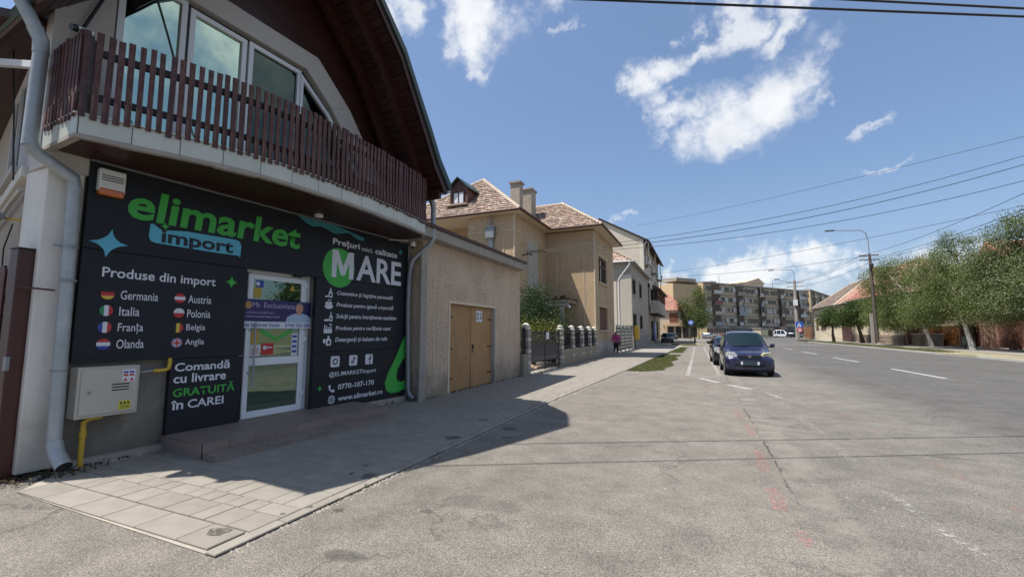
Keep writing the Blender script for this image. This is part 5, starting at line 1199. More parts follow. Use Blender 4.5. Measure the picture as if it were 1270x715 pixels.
m.box(-.3, 0, 0, .7, 0, 8.35); m.box(-.3, 0, 3.25, 6.0, 0, 8.35); m.box(-.3, 0, 8.5, 15.0, 0, 8.35)
for a, c_ in ((.7, 3.25), (6.0, 8.5)):
    m.box(-.3, 0, a, c_, 0, 1.95); m.box(-.3, 0, a, c_, 3.4, 5.35); m.box(-.3, 0, a, c_, 6.9, 8.35)
m.build('wall', M_grey_render, gh, label='shaded street wall with four windows'); wbox(gh, 'plinth', M_conc, -5.949, -5.88, 43.28, 58.3, 0, 1.3)
for y0, y1, z0, z1 in WIN:
    w = wbox(gh, 'window', M_glass_dark, -6.12, -6.08, 44.0 if y0 < 48 else 49.3, 46.55 if y0 < 48 else 51.8, z0, z1)
    ys_ = (44.0, 45.2, 46.43) if y0 < 48 else (49.3, 50.5, 51.68)
    for y in ys_: wbox(gh, 'frame', M_rail, -6.08, -6.02, y, y + .12, z0, z1, par=w)
    wbox(gh, 'sill', M_conc_white, -6.05, -5.84, ys_[0] - .15, ys_[2] + .3, z0 - .12, z0 - .003, par=w); wbox(gh, 'lintel', M_grey_render, -5.949, -5.86, ys_[0] - .2, ys_[2] + .35, z1 + .05, z1 + .25, par=w)
qb = wbox(gh, 'white_brick_corner', M_whitebrick, -7.05, -5.94, 43.2, 43.299, 2.25, 7.2, label='corner faced with white bricks')
bk = MB().box(-.115, .115, -.03, 0, -.03, .03).mesh('brick_mesh', M_whitebrick)
for r in range(60):
    for c_ in range(4):
        if 5 * r + c_ > 290: break
        link_mesh('brick', bk, qb, (-6.9 + c_ * .26 + (.1 if r % 2 else 0) - o.x, 43.2 - o.y, 2.32 + r * .08))
wbox(gh, 'wall_field', M_cream_wall, -8.8, -7.4, 43.27, 43.3, .1, 6.6, label='pale field of the end wall')
wbox(gh, 'soffit', M_conc, -13, -5.6, 42.95, 58.7, 8.36, 8.42)
m = MB().tube([(.35, -.42, 8.45), (.35, 15.4, 8.45)], .08, 8); m.tube([(-7, -.42, 8.45), (.35, -.42, 8.45)], .08, 8); m.build('gutter', M_galv, gh)
m = MB().tube([(-.05, -.42, 8.42), (-.1, -.38, 8.1), (-1.05, -.12, 7.0), (-1.2, -.1, 6.7), (-1.2, -.1, 2.2)], .07, 8); m.build('downpipe', M_whiteplastic, gh, smooth=True)
gp_ = [(-13 + 5.95, -.35, 8.45), (.35, -.35, 8.45), (.35, 15.4, 8.45), (-7.05, 15.4, 8.45)]; ra, rb_ = (-4.2, 4.2, 11.4), (-4.2, 11.5, 11.4)
m = MB().add(gp_ + [ra, rb_], [(0, 1, 4), (1, 2, 5, 4), (2, 3, 5), (3, 0, 4, 5)]); rf = m.build('roof', M_rooftile_old, gh)
t = MB(); tiled(t, gp_[0], gp_[1], ra, ra, .35, .4); tiled(t, gp_[1], gp_[2], ra, rb_, .4, .45); t.build('roof_tiles', M_rooftile, rf, kind='stuff')
# green metal gate and fence between the houses
gf = thing('green_fence', 'grey-green metal fence with rounded top tubes between the beige and the grey house', 'fence', (-6.0, 34.3, 0))
M_greenmetal = rough_mat('grey_green_metal', (.13, .15, .12), rough=.5, var=.25, scale=3, bump=.05)
for y0 in (.3, 2.5, 4.7, 6.9):
    m = MB().tube([(0, y0, 0), (0, y0, 1.9), (0, y0 + .08, 2.05), (0, y0 + .25, 2.15), (0, y0 + 1.6, 2.15), (0, y0 + 1.85, 2.05), (0, y0 + 1.95, 1.85), (0, y0 + 1.95, 0)], .045, 6); p = m.build('tube_frame', M_galv2, gf)
    for k in range(7): MB().box(-.01, .01, y0 + .06, y0 + 1.9, .12 + k * .28, .34 + k * .28).build('panel', M_greenmetal, p)
yb = thing('yellow_box', 'yellow gas cabinet mounted on the grey house near the green fence', 'box', (-5.86, 43.8, .9))
MB().box(0, .35, 0, 1.0, .0, 1.35).build('cabinet', gloss_mat('yellow_cabinet', (.62, .38, .03), rough=.5, var=.1), yb, bevel=.02); MB().box(.351, .37, .06, .94, .06, 1.29).build('cabinet_door', MATS['yellow_cabinet'], yb, bevel=.01); MB().box(.0, .1, .3, .6, -.9, 0).build('foot', M_galv2, yb)

wg = thing('white_block', 'tall pale apartment house with bare cream gable wall and balconies behind the grey house', 'apartment house', (-6.6, 59.5, 0))
m = MB().prism([(-8.3, 0), (0, 0), (0, 14.0), (-5.6, 17.15), (-8.3, 15.6)], 0, axis='y', a0=0, a1=24); m.build('wall', M_cream_wall, wg, label='bare cream gable wall')
MB().prism([(-5.6, 17.2), (-5.6, 17.36), (.95, 13.72), (.95, 13.5), (.0, 14.04)], 0, axis='y', a0=-.25, a1=24.3).build('roof', M_rail, wg, label='dark roof with deep eaves'); MB().prism([(-5.6, 17.2), (-5.6, 17.36), (-9.2, 15.3), (-9.2, 15.1)], 0, axis='y', a0=-.25, a1=24.3).build('roof', M_rail, wg)
MB().box(-.35, .12, -.06, .5, 0, 13.95).build('corner_pier', M_whitebrick, wg, label='white corner pier'); MB().tube([(.55, -.1, 13.6), (.15, .1, 13.0), (.15, .1, 0)], .07, 8).build('downpipe', M_whiteplastic, wg, smooth=True)
for fl in range(4):
    z = 1.0 + fl * 3.2
    for k, y in enumerate((1.4, 6.2, 11.0, 15.8, 20.2)):
        w = MB().box(.0, .05, y, y + 1.7, z + 1.0, z + 2.5).build('window', M_glass_dark, wg); MB().box(.05, .09, y - .08, y, z + .95, z + 2.55).build('frame', M_pvc, w); MB().box(.05, .09, y + 1.7, y + 1.78, z + .95, z + 2.55).build('frame', M_pvc, w)
        if fl and k in (0, 2, 4):
            b_ = MB().box(.0, .75, y - .5, y + 2.4, z, z + .14).build('balcony', M_conc, wg); MB().box(.70, .75, y - .5, y + 2.4, z + .14, z + 1.1).build('parapet', random.choice((M_cream_wall, M_conc, M_whitebrick)), b_); MB().box(.6, .74, y - .5, y - .38, z + 1.1, z + 3.1).build('post', M_whitebrick, b_)

bh = thing('balcony_house', 'house with an enclosed brown wooden balcony projecting over the pavement', 'house', (-6.3, 63.6, 0))
MB().box(-6, 0, .2, 13.5, 0, 4.05).build('wall', M_cream_wall, bh); MB().box(-6, 0, .2, 13.5, 4.05, 7.7).build('wall', M_grey_render, bh)
e = MB().box(0, 1.15, 0, 13.0, 4.05, 4.25).build('enclosed_balcony', M_rail, bh, label='brown glazed balcony with rust-streaked lower panels')
M_rust = rough_mat('rust_streaked_white', (.50, .45, .38), var=.15, scale=1.5, fine=10, fvar=.1, streak=.3, stain=((.28, .13, .06), 1.6, .55, .6))
MB().box(0, 1.12, -.03, .0, 4.25, 6.05).build('lower_panel', M_rust, e); MB().box(1.121, 1.15, 0, 5.9, 4.25, 6.05).build('lower_panel', M_grey_render, e); MB().box(1.121, 1.16, 5.95, 13.0, 4.2, 6.0).build('lower_panel', M_conc_white, e, label='white sheet panel')
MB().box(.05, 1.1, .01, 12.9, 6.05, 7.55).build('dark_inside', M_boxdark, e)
M_bw = wood_mat('orange_brown_frame', (.22, .11, .05), (.13, .07, .04), axis=2, rnd=.1)
for x in (0, .5, 1.07): MB().box(x, x + .09, -.05, .008, 6.0, 7.6).build('frame', M_bw, e)
MB().box(0, 1.16, -.05, .008, 6.0, 6.1).build('frame', M_bw, e); MB().box(0, 1.16, -.05, .008, 7.5, 7.62).build('frame', M_bw, e)
for k in range(12): MB().box(1.11, 1.18, k * 1.17, k * 1.17 + .12, 6.0, 7.6).build('frame', M_bw, e)
MB().prism([(-6.3, 8.9), (-3, 10.0), (1.55, 7.62), (1.55, 7.45), (-6.3, 7.5)], 0, axis='y', a0=-.3, a1=13.8).build('roof', M_gutter, bh, label='dark red-brown roof')
# shop fronts below it
for k, (y, mt) in enumerate(((.8, M_glass_dark), (3.4, M_fblue), (6.0, M_swhite), (8.6, M_glass_dark), (11.0, M_fyel))):
    MB().box(.0, .12, y, y + 1.9, .4, 3.2).build('shop_window', mt, bh)
MB().box(0, .6, 2.8, 5.6, 3.3, 3.9).build('awning', M_conc_white, bh)

# ---- orange house at the junction
oh = thing('orange_house', 'orange two-storey corner house with red tile roof beyond the junction', 'house', (-3.2, 121.5, 0))
M_or = rough_mat('orange_render', (.46, .32, .19), var=.08, scale=.6, fine=8); M_or2 = rough_mat('tan_render', (.47, .38, .27), var=.08, scale=.6, fine=8)
MB().box(-16, 0, 0, 12, 0, 7.3).build('wall', M_or2, oh)
q = [(-16.6, -.6, 7.3), (.6, -.6, 7.3), (.6, 12.6, 7.3), (-16.6, 12.6, 7.3), (-9.6, 6, 12.6), (-5.2, 6, 12.6)]
MB().add(q, [(0, 1, 5, 4), (1, 2, 5), (2, 3, 4, 5), (3, 0, 4)]).build('roof', tile_mat('dull_red_tile', (.25, .10, .065), (.32, .15, .10), (.18, .09, .07), 2.0), oh)
for x in (-4.3, -1.4):
    pass
w = MB().box(-4.0, -1.9, -.08, -.005, 4.1, 6.6).build('window', rough_mat('brown_shutter_far', (.16, .06, .035), var=.1), oh, label='brown shuttered window'); MB().box(-4.1, -1.8, -.12, -.081, 3.95, 4.08).build('sill', M_or, w)
MB().box(-5.6, .1, -.5, .0, 3.2, 3.7).build('canopy', M_or, oh); MB().box(-5.2, -4.6, -.6, -.01, 0, 3.2).build('pillar', M_or, oh)
for x in (-4.4, -2.6, -.9):
    d_ = MB().box(x, x + 1.4, -.07, -.005, .1, 3.0).build('shop_door', M_glass_dark, oh)
    for k in range(3): MB().box(x + .1 + k * .45, x + .16 + k * .45, -.12, -.071, .1, 3.0).build('frame', M_rail, d_)
yw = thing('yellow_shop', 'low yellow shop front right of the orange house', 'shop', (-2.9, 122.5, 0))
MB().box(0, 4.6, 0, 6, 0, 3.8).build('wall', rough_mat('yellow_render', (.52, .42, .22), var=.06, scale=.6), yw); MB().box(.5, 2.2, -.06, -.005, .4, 2.9).build('window', M_glass_dark, yw); MB().box(-.2, 4.8, -.3, 6.2, 3.8, 4.1).build('roof', M_conc, yw)
rw = thing('brick_wall', 'low red brick garden wall behind the street tree', 'wall', (3.2, 128, 0))
M_redbrick = rough_mat('red_brick_wall', (.36, .15, .10), var=.15, scale=2, fine=14)
MB().box(-2.6, 10.5, 0, .4, 0, 1.15).build('wall', M_redbrick, rw); MB().box(-2.7, 10.6, -.06, .46, 1.15, 1.27).build('coping', M_conc_white, rw)
for k in range(6): MB().box(-2.5 + k * 2.5, -2.15 + k * 2.5, -.08, -.005, 0, 1.149).build('pier', M_redbrick, rw)

# ---- panel-built apartment blocks at the end of the street
M_panel = rough_mat('brown_grey_panel', (.58, .47, .34), var=.2, scale=.25, fine=2.0, fvar=.1, streak=.05)
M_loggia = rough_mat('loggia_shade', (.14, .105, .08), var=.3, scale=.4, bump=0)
M_tan = rough_mat('tan_gable', (.52, .39, .23), var=.07, scale=.2, fine=4, fvar=.05)
M_encl = [flat_mat('enclosure_%s' % n, c) for n, c in (('white', (.52, .51, .48)), ('grey', (.27, .25, .23)), ('blue', (.26, .29, .31)), ('brown', (.16, .09, .06)), ('cream', (.46, .39, .28)), ('red', (.22, .06, .05)))]
def apartment(label, a, b_, z1, depth, floors, seed, bays, gable=M_tan, zshop=3.5, full=True):
    rs = random.Random(seed); a = Vector(a); b_ = Vector(b_); L = (b_ - a).length; ang = math.atan2(b_.y - a.y, b_.x - a.x)
    r = thing('apartment_block', label, 'apartment block', (a.x, a.y, 0), ang)
    MB().box(0, L, .3, depth, 0, z1).build('body', M_panel, r); MB().box(-.05, 0, 0, depth, 0, z1 + .2).build('gable_wall', gable, r, label='bare tan gable wall')
    MB().box(-.1, L + .1, -.1, depth, z1, z1 + .35).build('parapet', M_conc, r)
    fh = (z1 - zshop) / floors; bw = L / bays
    wm = MB().box(-.70, .70, -.04, .0, -.68, .68).mesh('window_mesh', M_glass_dark); fm = MB(); 
    for x in (-.75, -.035, .68): fm.box(x, x + .07, -.09, -.04, -.73, .73)
    fm.box(-.75, .75, -.09, -.041, -.73, -.66); fm.box(-.75, .75, -.09, -.041, .66, .73); fme = fm.mesh('window_frame_mesh', M_encl[4])
    cm = MB().box(-.66, .66, -.05, -.041, -.62, .62).mesh('curtain_mesh', M_encl[0]); cm2 = MB().box(-.66, 0, -.05, -.041, -.62, .62).mesh('curtain_half_mesh', M_encl[4])
    loc = lambda nm, me, x, y, z, par: link_mesh(nm, me, par, (x, y, z))
    for k in range(floors + 1): MB().box(0, L, -.03, .3, zshop + k * fh - .12, zshop + k * fh + .10).build('floor_band', M_conc, r)
    MB().box(0, L, .0, .3, zshop, z1).build('facade', M_panel, r) if not full else None
    for i in range(bays):
        x0 = i * bw; kind = i % 3
        for f in range(floors):
            z = zshop + f * fh
            if kind == 1:      # loggia, often closed in by its owner
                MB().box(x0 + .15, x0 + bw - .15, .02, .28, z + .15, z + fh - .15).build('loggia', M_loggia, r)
                lo = MB().box(x0 + .1, x0 + bw - .1, -.75, .0, z + .0, z + .16).build('balcony', M_conc, r)
                pc = rs.choice((0, 0, 0, 1, 2, 3, 4, 4, 5)); MB().box(x0 + .1, x0 + bw * rs.choice((.5, 1, 1)) - .1, -.78, -.74, z + .16, z + 1.15).build('parapet', M_encl[pc], lo)
                if rs.random() < .5:
                    xe = x0 + bw * rs.choice((.55, 1, 1)) - .15; g_ = MB().box(x0 + .12, xe, -.72, -.68, z + 1.15, z + fh - .1).build('glazing', rs.choice((M_glass_dark, M_encl[0], M_encl[2], M_encl[1])), lo)
                    n_ = max(2, int((xe - x0) / .8))
                    for q_ in range(n_ + 1): MB().box(x0 + .12 + q_ * (xe - x0 - .2) / n_, x0 + .2 + q_ * (xe - x0 - .2) / n_, -.78, -.721, z + 1.15, z + fh - .1).build('frame', M_encl[4] if rs.random() < .8 else M_encl[3], lo)
                elif rs.random() < .6:
                    for q_ in range(rs.randint(2, 4)): xx = x0 + rs.uniform(.4, bw - .8); MB().box(xx, xx + rs.uniform(.3, .7), -.72, -.70, z + .9, z + 1.9).build('laundry', rs.choice(M_encl[:5]), lo)
            else:
                for xx in (rs.choice(((.27, .73), (.3,), (.5,), (.25, .72))) if f == -1 else (((.27, .73), (.5,), (.3, .74))[(i * 7 + seed) % 3])):
                    cx = x0 + bw * xx; w = loc('window', wm, cx, 0, z + fh * .53, r); loc('frame', fme, 0, 0, 0, w)
                    if rs.random() < .55: loc('curtain', rs.choice((cm, cm2)), 0, 0, 0, w)
                    if rs.random() < .2: MB().box(-.3 + rs.uniform(-.5, .5), .2, -.45, -.1, -1.25, -.85).build('air_conditioner', M_encl[0], w)
        # ground floor shops
        if zshop > 2:
            s_ = MB().box(x0 + .3, x0 + bw - .3, -.06, .0, .3, zshop - .9).build('shop_window', rs.choice((M_glass_dark, M_glass_dark, M_encl[3])), r)
            for q_ in range(3): MB().box(x0 + .3 + q_ * (bw - .7) / 2, x0 + .42 + q_ * (bw - .7) / 2, -.1, -.061, .3, zshop - .9).build('frame', M_pvc, s_)
            MB().box(x0 + .15, x0 + bw - .15, -.12, -.0, zshop - .85, zshop - .2).build('shop_fascia', rs.choice(M_encl), r)
            if rs.random() < .6: MB().box(x0 + .2, x0 + bw - .2, -1.4, -.12, zshop - .35, zshop - .25).build('awning', rs.choice(M_encl[:5]), r)
    return r
ap = apartment('long brown-grey apartment block with tan gable wall at the end of the street', (1.43, 138.0), (36.4, 184.7), 15.9, 12, 4, 3, 15)
MB().box(-12.0, -.06, .8, 11, 0, 15.2).build('set_back_gable', M_tan, ap, label='tan blind wall of the stair wing')
for (x0, x1, h, g2) in ((-9, -.5, 1.0, 0), (6, 9, .8, 0), (24.5, 34, 1.5, 1), (20, 23, .7, 0)):
    MB().box(x0, x1, 2, 8, 16.2, 16.2 + h).build('roof_house', M_conc if not g2 else M_panel, ap)
MB().prism([(24, 17.7), (34.6, 17.7), (31, 19.4)], 0, axis='y', a0=1.8, a1=8.2).build('roof_gable', M_panel, ap)
for x in (11.8, 27, 41): MB().tube([(x, 3, 16.2), (x, 3, 19.2)], .06, 5).build('aerial', M_iron, ap)
ap2 = apartment('lower tan apartment block half hidden behind the balcony house', (-16.5, 149.0), (-6.0, 143.5), 15.4, 11, 4, 5, 4, zshop=1)
ap3 = apartment('distant apartment block at the right end of the row', (37.5, 188), (56, 236), 16.8, 12, 5, 9, 12, zshop=3.4)
# ================================================================== houses across the street
rough_mat('brown_shutter', (.16, .06, .035), var=.1)
M_pale = rough_mat('pale_yellow_render', (.55, .47, .34), var=.09, scale=.5, fine=10, streak=.05); M_stone = rough_mat('plinth_stone', (.26, .20, .15), var=.25, scale=3, fine=20, fvar=.2, rnd=.2)
def cross_house(root, label_wall, y0, y1, x, zt, xd, wins, gates, mat):
    o = root.location
    segs = sorted([(a, c_) for a, c_, *_ in wins] + [(a, c_) for a, c_, *_ in gates]); cur = y0
    m = MB()
    for a, c_ in segs:
        if a > cur: m.box(x - o.x, x + .3 - o.x, cur - o.y, a - o.y, 0, zt)
        cur = c_
    m.box(x - o.x, x + .3 - o.x, cur - o.y, y1 - o.y, 0, zt)
    for a, c_, z0, z1 in wins: m.box(x - o.x, x + .3 - o.x, a - o.y, c_ - o.y, 0, z0); m.box(x - o.x, x + .3 - o.x, a - o.y, c_ - o.y, z1, zt)
    for a, c_, z1 in gates: m.box(x - o.x, x + .3 - o.x, a - o.y, c_ - o.y, z1, zt)
    m.box(x + .3 - o.x, xd - o.x, y0 - o.y, y0 + .3 - o.y, 0, zt); m.box(x + .3 - o.x, xd - o.x, y1 - .3 - o.y, y1 - o.y, 0, zt); m.box(xd - .3 - o.x, xd - o.x, y0 + .3 - o.y, y1 - .3 - o.y, 0, zt)
    m.build('wall', mat, root, label=label_wall)
    for a, c_, z0, z1 in wins:
        w = wbox(root, 'window', M_glass_dark, x + .12, x + .16, a, c_, z0, z1)
        for f in (a, (a + c_) / 2 - .05, c_ - .1): wbox(root, 'frame', M_bw, x + .05, x + .12, f, f + .1, z0, z1, par=w)
        wbox(root, 'blind', MATS['brown_shutter'], x + .08, x + .11, a + .1, c_ - .1, z0 + (z1 - z0) * .45, z1, par=w); wbox(root, 'sill', M_gutter, x - .12, x + .1, a - .15, c_ + .15, z0 - .12, z0 - .003, par=w)
    for a, c_, z1 in gates:
        g_ = wbox(root, 'gate', M_redwood, x + .1, x + .16, a, c_, 0, z1, label='dark brown double gate')
        n = int((c_ - a) / .4)
        for k in range(n): wbox(root, 'board', M_redwood, x + .05, x + .099, a + k * (c_ - a) / n + .02, a + (k + 1) * (c_ - a) / n - .02, .05, z1 - .05, par=g_)
def hip(root, x0, x1, y0, y1, z, zr, inset0, inset1, mat, tmat, tw=.45, th=.5, name='roof'):
    o = root.location; xm = (x0 + x1) / 2; P = lambda x, y, zz: (x - o.x, y - o.y, zz)
    q = [P(x0, y0, z), P(x1, y0, z), P(x1, y1, z), P(x0, y1, z), P(xm, y0 + inset0, zr), P(xm, y1 - inset1, zr)]
    r = MB().add(q, [(0, 1, 4), (1, 2, 5, 4), (2, 3, 5), (3, 0, 4, 5), (0, 1, 2, 3)]).build(name, mat, root)
    t = MB(); tiled(t, q[3], q[0], q[5], q[4], tw, th, lift=.06); tiled(t, q[0], q[1], q[4], q[4], tw, th, lift=.06); t.build('roof_tiles', tmat, r, kind='stuff')
    ridge_caps('ridge_tiles', q[4], q[5], r, M_ridge, .35, .5); ridge_caps('ridge_tiles', q[3], q[5], r, M_ridge, .3, .5); ridge_caps('ridge_tiles', q[0], q[4], r, M_ridge, .3, .5)
    MB().tube([q[0], q[3]], .1, 6).build('gutter', M_galv2, root)
    return r
ha = thing('pale_house', 'pale yellow street house with dark brown tiled roof, farthest of the row across the street', 'house', (22.5, 93.2, 0))
cross_house(ha, 'pale yellow street wall', 93.2, 111, 22.5, 6.3, 31, [(101.6, 105.5, 2.3, 4.4), (107.5, 109.5, 2.3, 4.4)], [], M_pale)
hip(ha, 21.9, 31.5, 92.8, 111.6, 6.4, 10.6, .3, 10, M_rooftile_old, M_rooftile_old)
hb2 = thing('pale_house', 'pale yellow house with patched red and brown roof behind the lime trees', 'house', (22.4, 66.2, 0))
cross_house(hb2, 'pale yellow street wall', 66.2, 93.0, 22.4, 6.2, 32, [(68.0, 70.6, 2.4, 4.6), (75, 77.5, 2.4, 4.6), (80.5, 83, 2.4, 4.6)], [(85.8, 91.4, 3.3)], M_pale)
hip(hb2, 21.8, 31.0, 65.6, 92.4, 6.3, 11.0, 5.5, 4.8, M_rooftile_old, tile_mat('patched_roof_tile', (.36, .22, .17), (.50, .26, .18), (.28, .19, .15), 1.2), .45, .5)
m = MB(); tiled(m, (22.4 - 22.4 - .65, 85.6 - 66.2, 6.42), (-.65, .2, 6.42), (1.6, 84.2 - 66.2, 8.75), (1.6, 2.8, 8.75), .45, .5, lift=.09); m.build('red_roof_patch', M_rooftile_red, hb2, kind='stuff', label='patch of newer red tiles along the eaves')
wbox(hb2, 'chimney', M_redbrick, 25.9, 26.8, 87.2, 88.1, 9.8, 12.1)
pl = wbox(hb2, 'plinth', M_stone, 22.28, 22.399, 66.2, 85.7, 0, 1.25, label='plinth of rough stone blocks'); sb = MB().box(-.02, .06, -.44, .44, -.16, .16).mesh('stone_mesh', M_stone)
for r in range(3):
    for k in range(21): link_mesh('stone', sb, pl, (22.24 - 22.4, .5 + k * .93 + (.3 if r % 2 else 0), .25 + r * .38))
# big house behind the birches
rh = thing('red_roof_house', 'house with a high red tiled roof behind the birch trees', 'house', (27, 50, 0))
M_brownwall = rough_mat('brown_red_render', (.14, .065, .045), var=.12, scale=.7, fine=8)
cross_house(rh, 'reddish brown wall', 47, 72, 28, 6.6, 38, [(49, 51, 1.2, 3.4), (66, 68, 2.2, 4.2)], [], M_brownwall)
hip(rh, 27.2, 38.5, 46.5, 73.5, 6.7, 11.6, 5.5, 5.5, M_rooftile_red, M_rooftile_red, .45, .5)
wbox(rh, 'dormer', M_brownwall, 27.9, 31, 58.0, 62.5, 6.4, 9.0); MB().prism([(57.6 - 50, 8.9), (62.9 - 50, 8.9), (60.25 - 50, 10.9)], 0, axis='x', a0=.5, a1=5).build('dormer_roof', M_rooftile_red, rh)
# fences and walls in front of it
M_orangewood = wood_mat('orange_brown_board', (.26, .105, .035), (.18, .08, .03), axis=2, rnd=.12); M_redboard = wood_mat('red_brown_board', (.12, .036, .026), (.08, .03, .022), axis=2, rnd=.12)
M_pinkrender = rough_mat('pink_brown_render', (.38, .22, .16), var=.12, scale=1, fine=10)
def board_fence(nm, label, p0, p1, h, mat, w=.32, cat='fence'):
    p0 = Vector(p0); p1 = Vector(p1); d = (p1 - p0); L = d.length; f = thing(nm, label, cat, (p0.x, p0.y, .09), math.atan2(d.y, d.x)); n = int(L / w)
    me = MB().box(.01, w - .02, -.02, .02, .12, h).mesh(nm + '_board_mesh', mat)
    for k in range(n): link_mesh('board', me, f, (k * w, 0, rnd(-.02, .02)))
    MB().box(0, L, .03, .08, .3, .42).build('rail', mat, f); MB().box(0, L, .03, .08, h - .4, h - .28).build('rail', mat, f); MB().box(0, L, -.12, .12, 0, .12).build('kerb', M_conc, f); MB().box(-.15, .0, -.13, .13, 0, h + .15).build('post', M_pinkrender, f); MB().box(L, L + .15, -.13, .13, 0, h + .15).build('post', M_pinkrender, f)
    return f
board_fence('board_gate', 'dark red board gate right beside the pale house', (22.6, 66.0), (23.2, 64.4), 2.3, M_redboard, .3, 'gate')
sc = thing('stone_box', 'low grey stone-clad enclosure with a slab on top by the dark red gate', 'stone enclosure', (22.6, 61.8, .09))
MB().box(0, 1.5, 0, 3.2, 0, 1.25).build('body', M_conc, sc); MB().box(-.1, 1.6, -.1, 3.3, 1.25, 1.38).build('slab', M_conc_white, sc)
for r in range(3):
    for k in range(6): MB().box(-.05, .0, .03 + k * .53, .5 + k * .53, .05 + r * .4, .41 + r * .4).build('stone', M_stone, sc)
board_fence('board_fence', 'orange-brown board fence behind the left birch trunk', (24.4, 66.0), (24.6, 59.6), 2.2, M_orangewood)
board_fence('board_fence', 'red-brown board fence behind the green bin', (24.6, 59.3), (24.8, 55.8), 2.3, M_redboard)
pr = thing('gate_pillar', 'wide pinkish rendered pillar between the fence and the dark porch', 'pillar', (24.7, 54.6, .09)); MB().box(-.3, .5, 0, 1.1, 0, 2.9).build('shaft', M_pinkrender, pr); MB().box(-.4, .6, -.1, 1.2, 2.9, 3.05).build('cap', M_gutter, pr)
pr = thing('gate_pillar', 'narrow brown pillar at the near side of the dark porch opening', 'pillar', (25.2, 52.2, .09)); MB().box(-.25, .35, 0, .6, 0, 2.9).build('shaft', M_brownwall, pr); MB().box(-.33, .43, -.08, .68, 2.9, 3.0).build('cap', M_gutter, pr)
lw = thing('garden_wall', 'low red-brown garden wall with pale coping at the right edge of the view', 'wall', (25.6, 44, .09)); MB().box(0, .3, -6, 8.1, 0, .85).build('wall', M_brownwall, lw); MB().box(-.06, .36, -6, 8.12, .85, .97).build('coping', M_pinkrender, lw)
for k in range(5): MB().box(.05, .25, -5 + k * 3, -4.75 + k * 3, .97, 2.1).build('post', M_iron, lw)
pg = thing('roofed_porch', 'dark open timber porch behind the pillars', 'porch', (26.5, 50.6, .09))
MB().box(0, 3, -6, 4.2, 3.1, 3.25).build('porch_roof', M_redwood, pg)
for y in (-5.8, -2.5, .8, 4.0): MB().box(0, .2, y, y + .2, 0, 3.1).build('post', M_redwood, pg)
gb = thing('litter_bin', 'green and black litter bin by the birch trunk', 'litter bin', (22.0, 52.4, .09))
MB().box(-.25, .3, -.5, .15, .35, 1.15).build('bin', gloss_mat('dark_green_paint', (.02, .06, .035), rough=.4), gb, bevel=.03); MB().box(-.05, .05, .2, .3, 0, 1.35).build('post', M_iron, gb); MB().box(-.3, .35, -.55, .2, 1.15, 1.2).build('lid', M_iron, gb)
gg = board_fence('board_fence', 'brown board gate in front of the pale house, far end of the row', (22.0, 118), (22.2, 111.6), 2.7, M_bw)

# ================================================================== trees
LEAF_LIME = leaf_mat('lime_leaves', (.03, .052, .014), (.09, .125, .03)); LEAF_BIRCH = leaf_mat('birch_leaves', (.045, .068, .018), (.16, .20, .06), (.30, .30, .13)); LEAF_CON = leaf_mat('conifer_leaves', (.018, .035, .012), (.04, .065, .02)); LEAF_YEL = leaf_mat('yellow_green_leaves', (.10, .12, .02), (.20, .20, .04))
LEAF_WALNUT = leaf_mat('grey_green_leaves', (.07, .095, .04), (.16, .185, .08), (.26, .27, .13))
BARK = rough_mat('dark_bark', (.065, .052, .042), var=.3, scale=5, fine=30, fvar=.2, bump=.8, bscale=20); BBARK = rough_mat('birch_bark', (.52, .49, .43), var=.12, scale=3, fine=20, bump=.3, stain=((.06, .05, .045), 5.0, .58, .85))
def leaves(root, centers, radii, n, size, mat, droop=0.0, name='crown', hang=0.0, clump=.42, seed=1, aspect=.6, per=75):
    r = np.random.default_rng(seed); C_ = np.array(centers, float); Rr = np.array(radii, float)
    w = (Rr.prod(1)) ** .6; w /= w.sum(); idx = r.choice(len(C_), n, p=w)
    d = r.normal(size=(n, 3)); d /= np.linalg.norm(d, axis=1)[:, None]; rad = r.uniform(0, 1, n) ** .45
    # twigs: snap leaves to clusters so gaps open between them
    k = max(8, n // per); tw = r.integers(0, k, n)
    ci = r.choice(len(C_), k, p=w); dd = r.normal(size=(k, 3)); dd /= np.linalg.norm(dd, axis=1)[:, None]; rr = r.uniform(.15, 1.08, k) ** .5
    tc_ = C_[ci] + dd * rr[:, None] * Rr[ci]
    off = r.normal(size=(n, 3)) * clump * r.uniform(.6, 1.3, k)[tw][:, None]; off[:, 2] = off[:, 2] * .6 - abs(r.normal(size=n)) * hang
    P_ = tc_[tw] + off
    a = r.uniform(0, 6.283, n); t = r.normal(0, .75, n) + droop; L_ = size * r.uniform(.6, 1.4, n)
    dx = np.stack([np.cos(a) * np.cos(t), np.sin(a) * np.cos(t), -np.sin(t)], 1); rnd_ = r.normal(size=(n, 3)); sd_ = np.cross(dx, rnd_); sd_ /= np.linalg.norm(sd_, axis=1)[:, None]
    V = np.stack([P_, P_ + dx * (L_ * .5)[:, None] + sd_ * (L_ * aspect * .5)[:, None], P_ + dx * L_[:, None], P_ + dx * (L_ * .5)[:, None] - sd_ * (L_ * aspect * .5)[:, None]], 1).reshape(-1, 3)
    me = bpy.data.meshes.new(name); me.vertices.add(4 * n); me.vertices.foreach_set('co', V.ravel()); me.loops.add(4 * n); me.loops.foreach_set('vertex_index', np.arange(4 * n)); me.polygons.add(n); me.polygons.foreach_set('loop_start', np.arange(0, 4 * n, 4)); me.materials.append(mat); me.update(); me.validate()
    o = bpy.data.objects.new(name, me); COL.objects.link(o); o.parent = root; return o
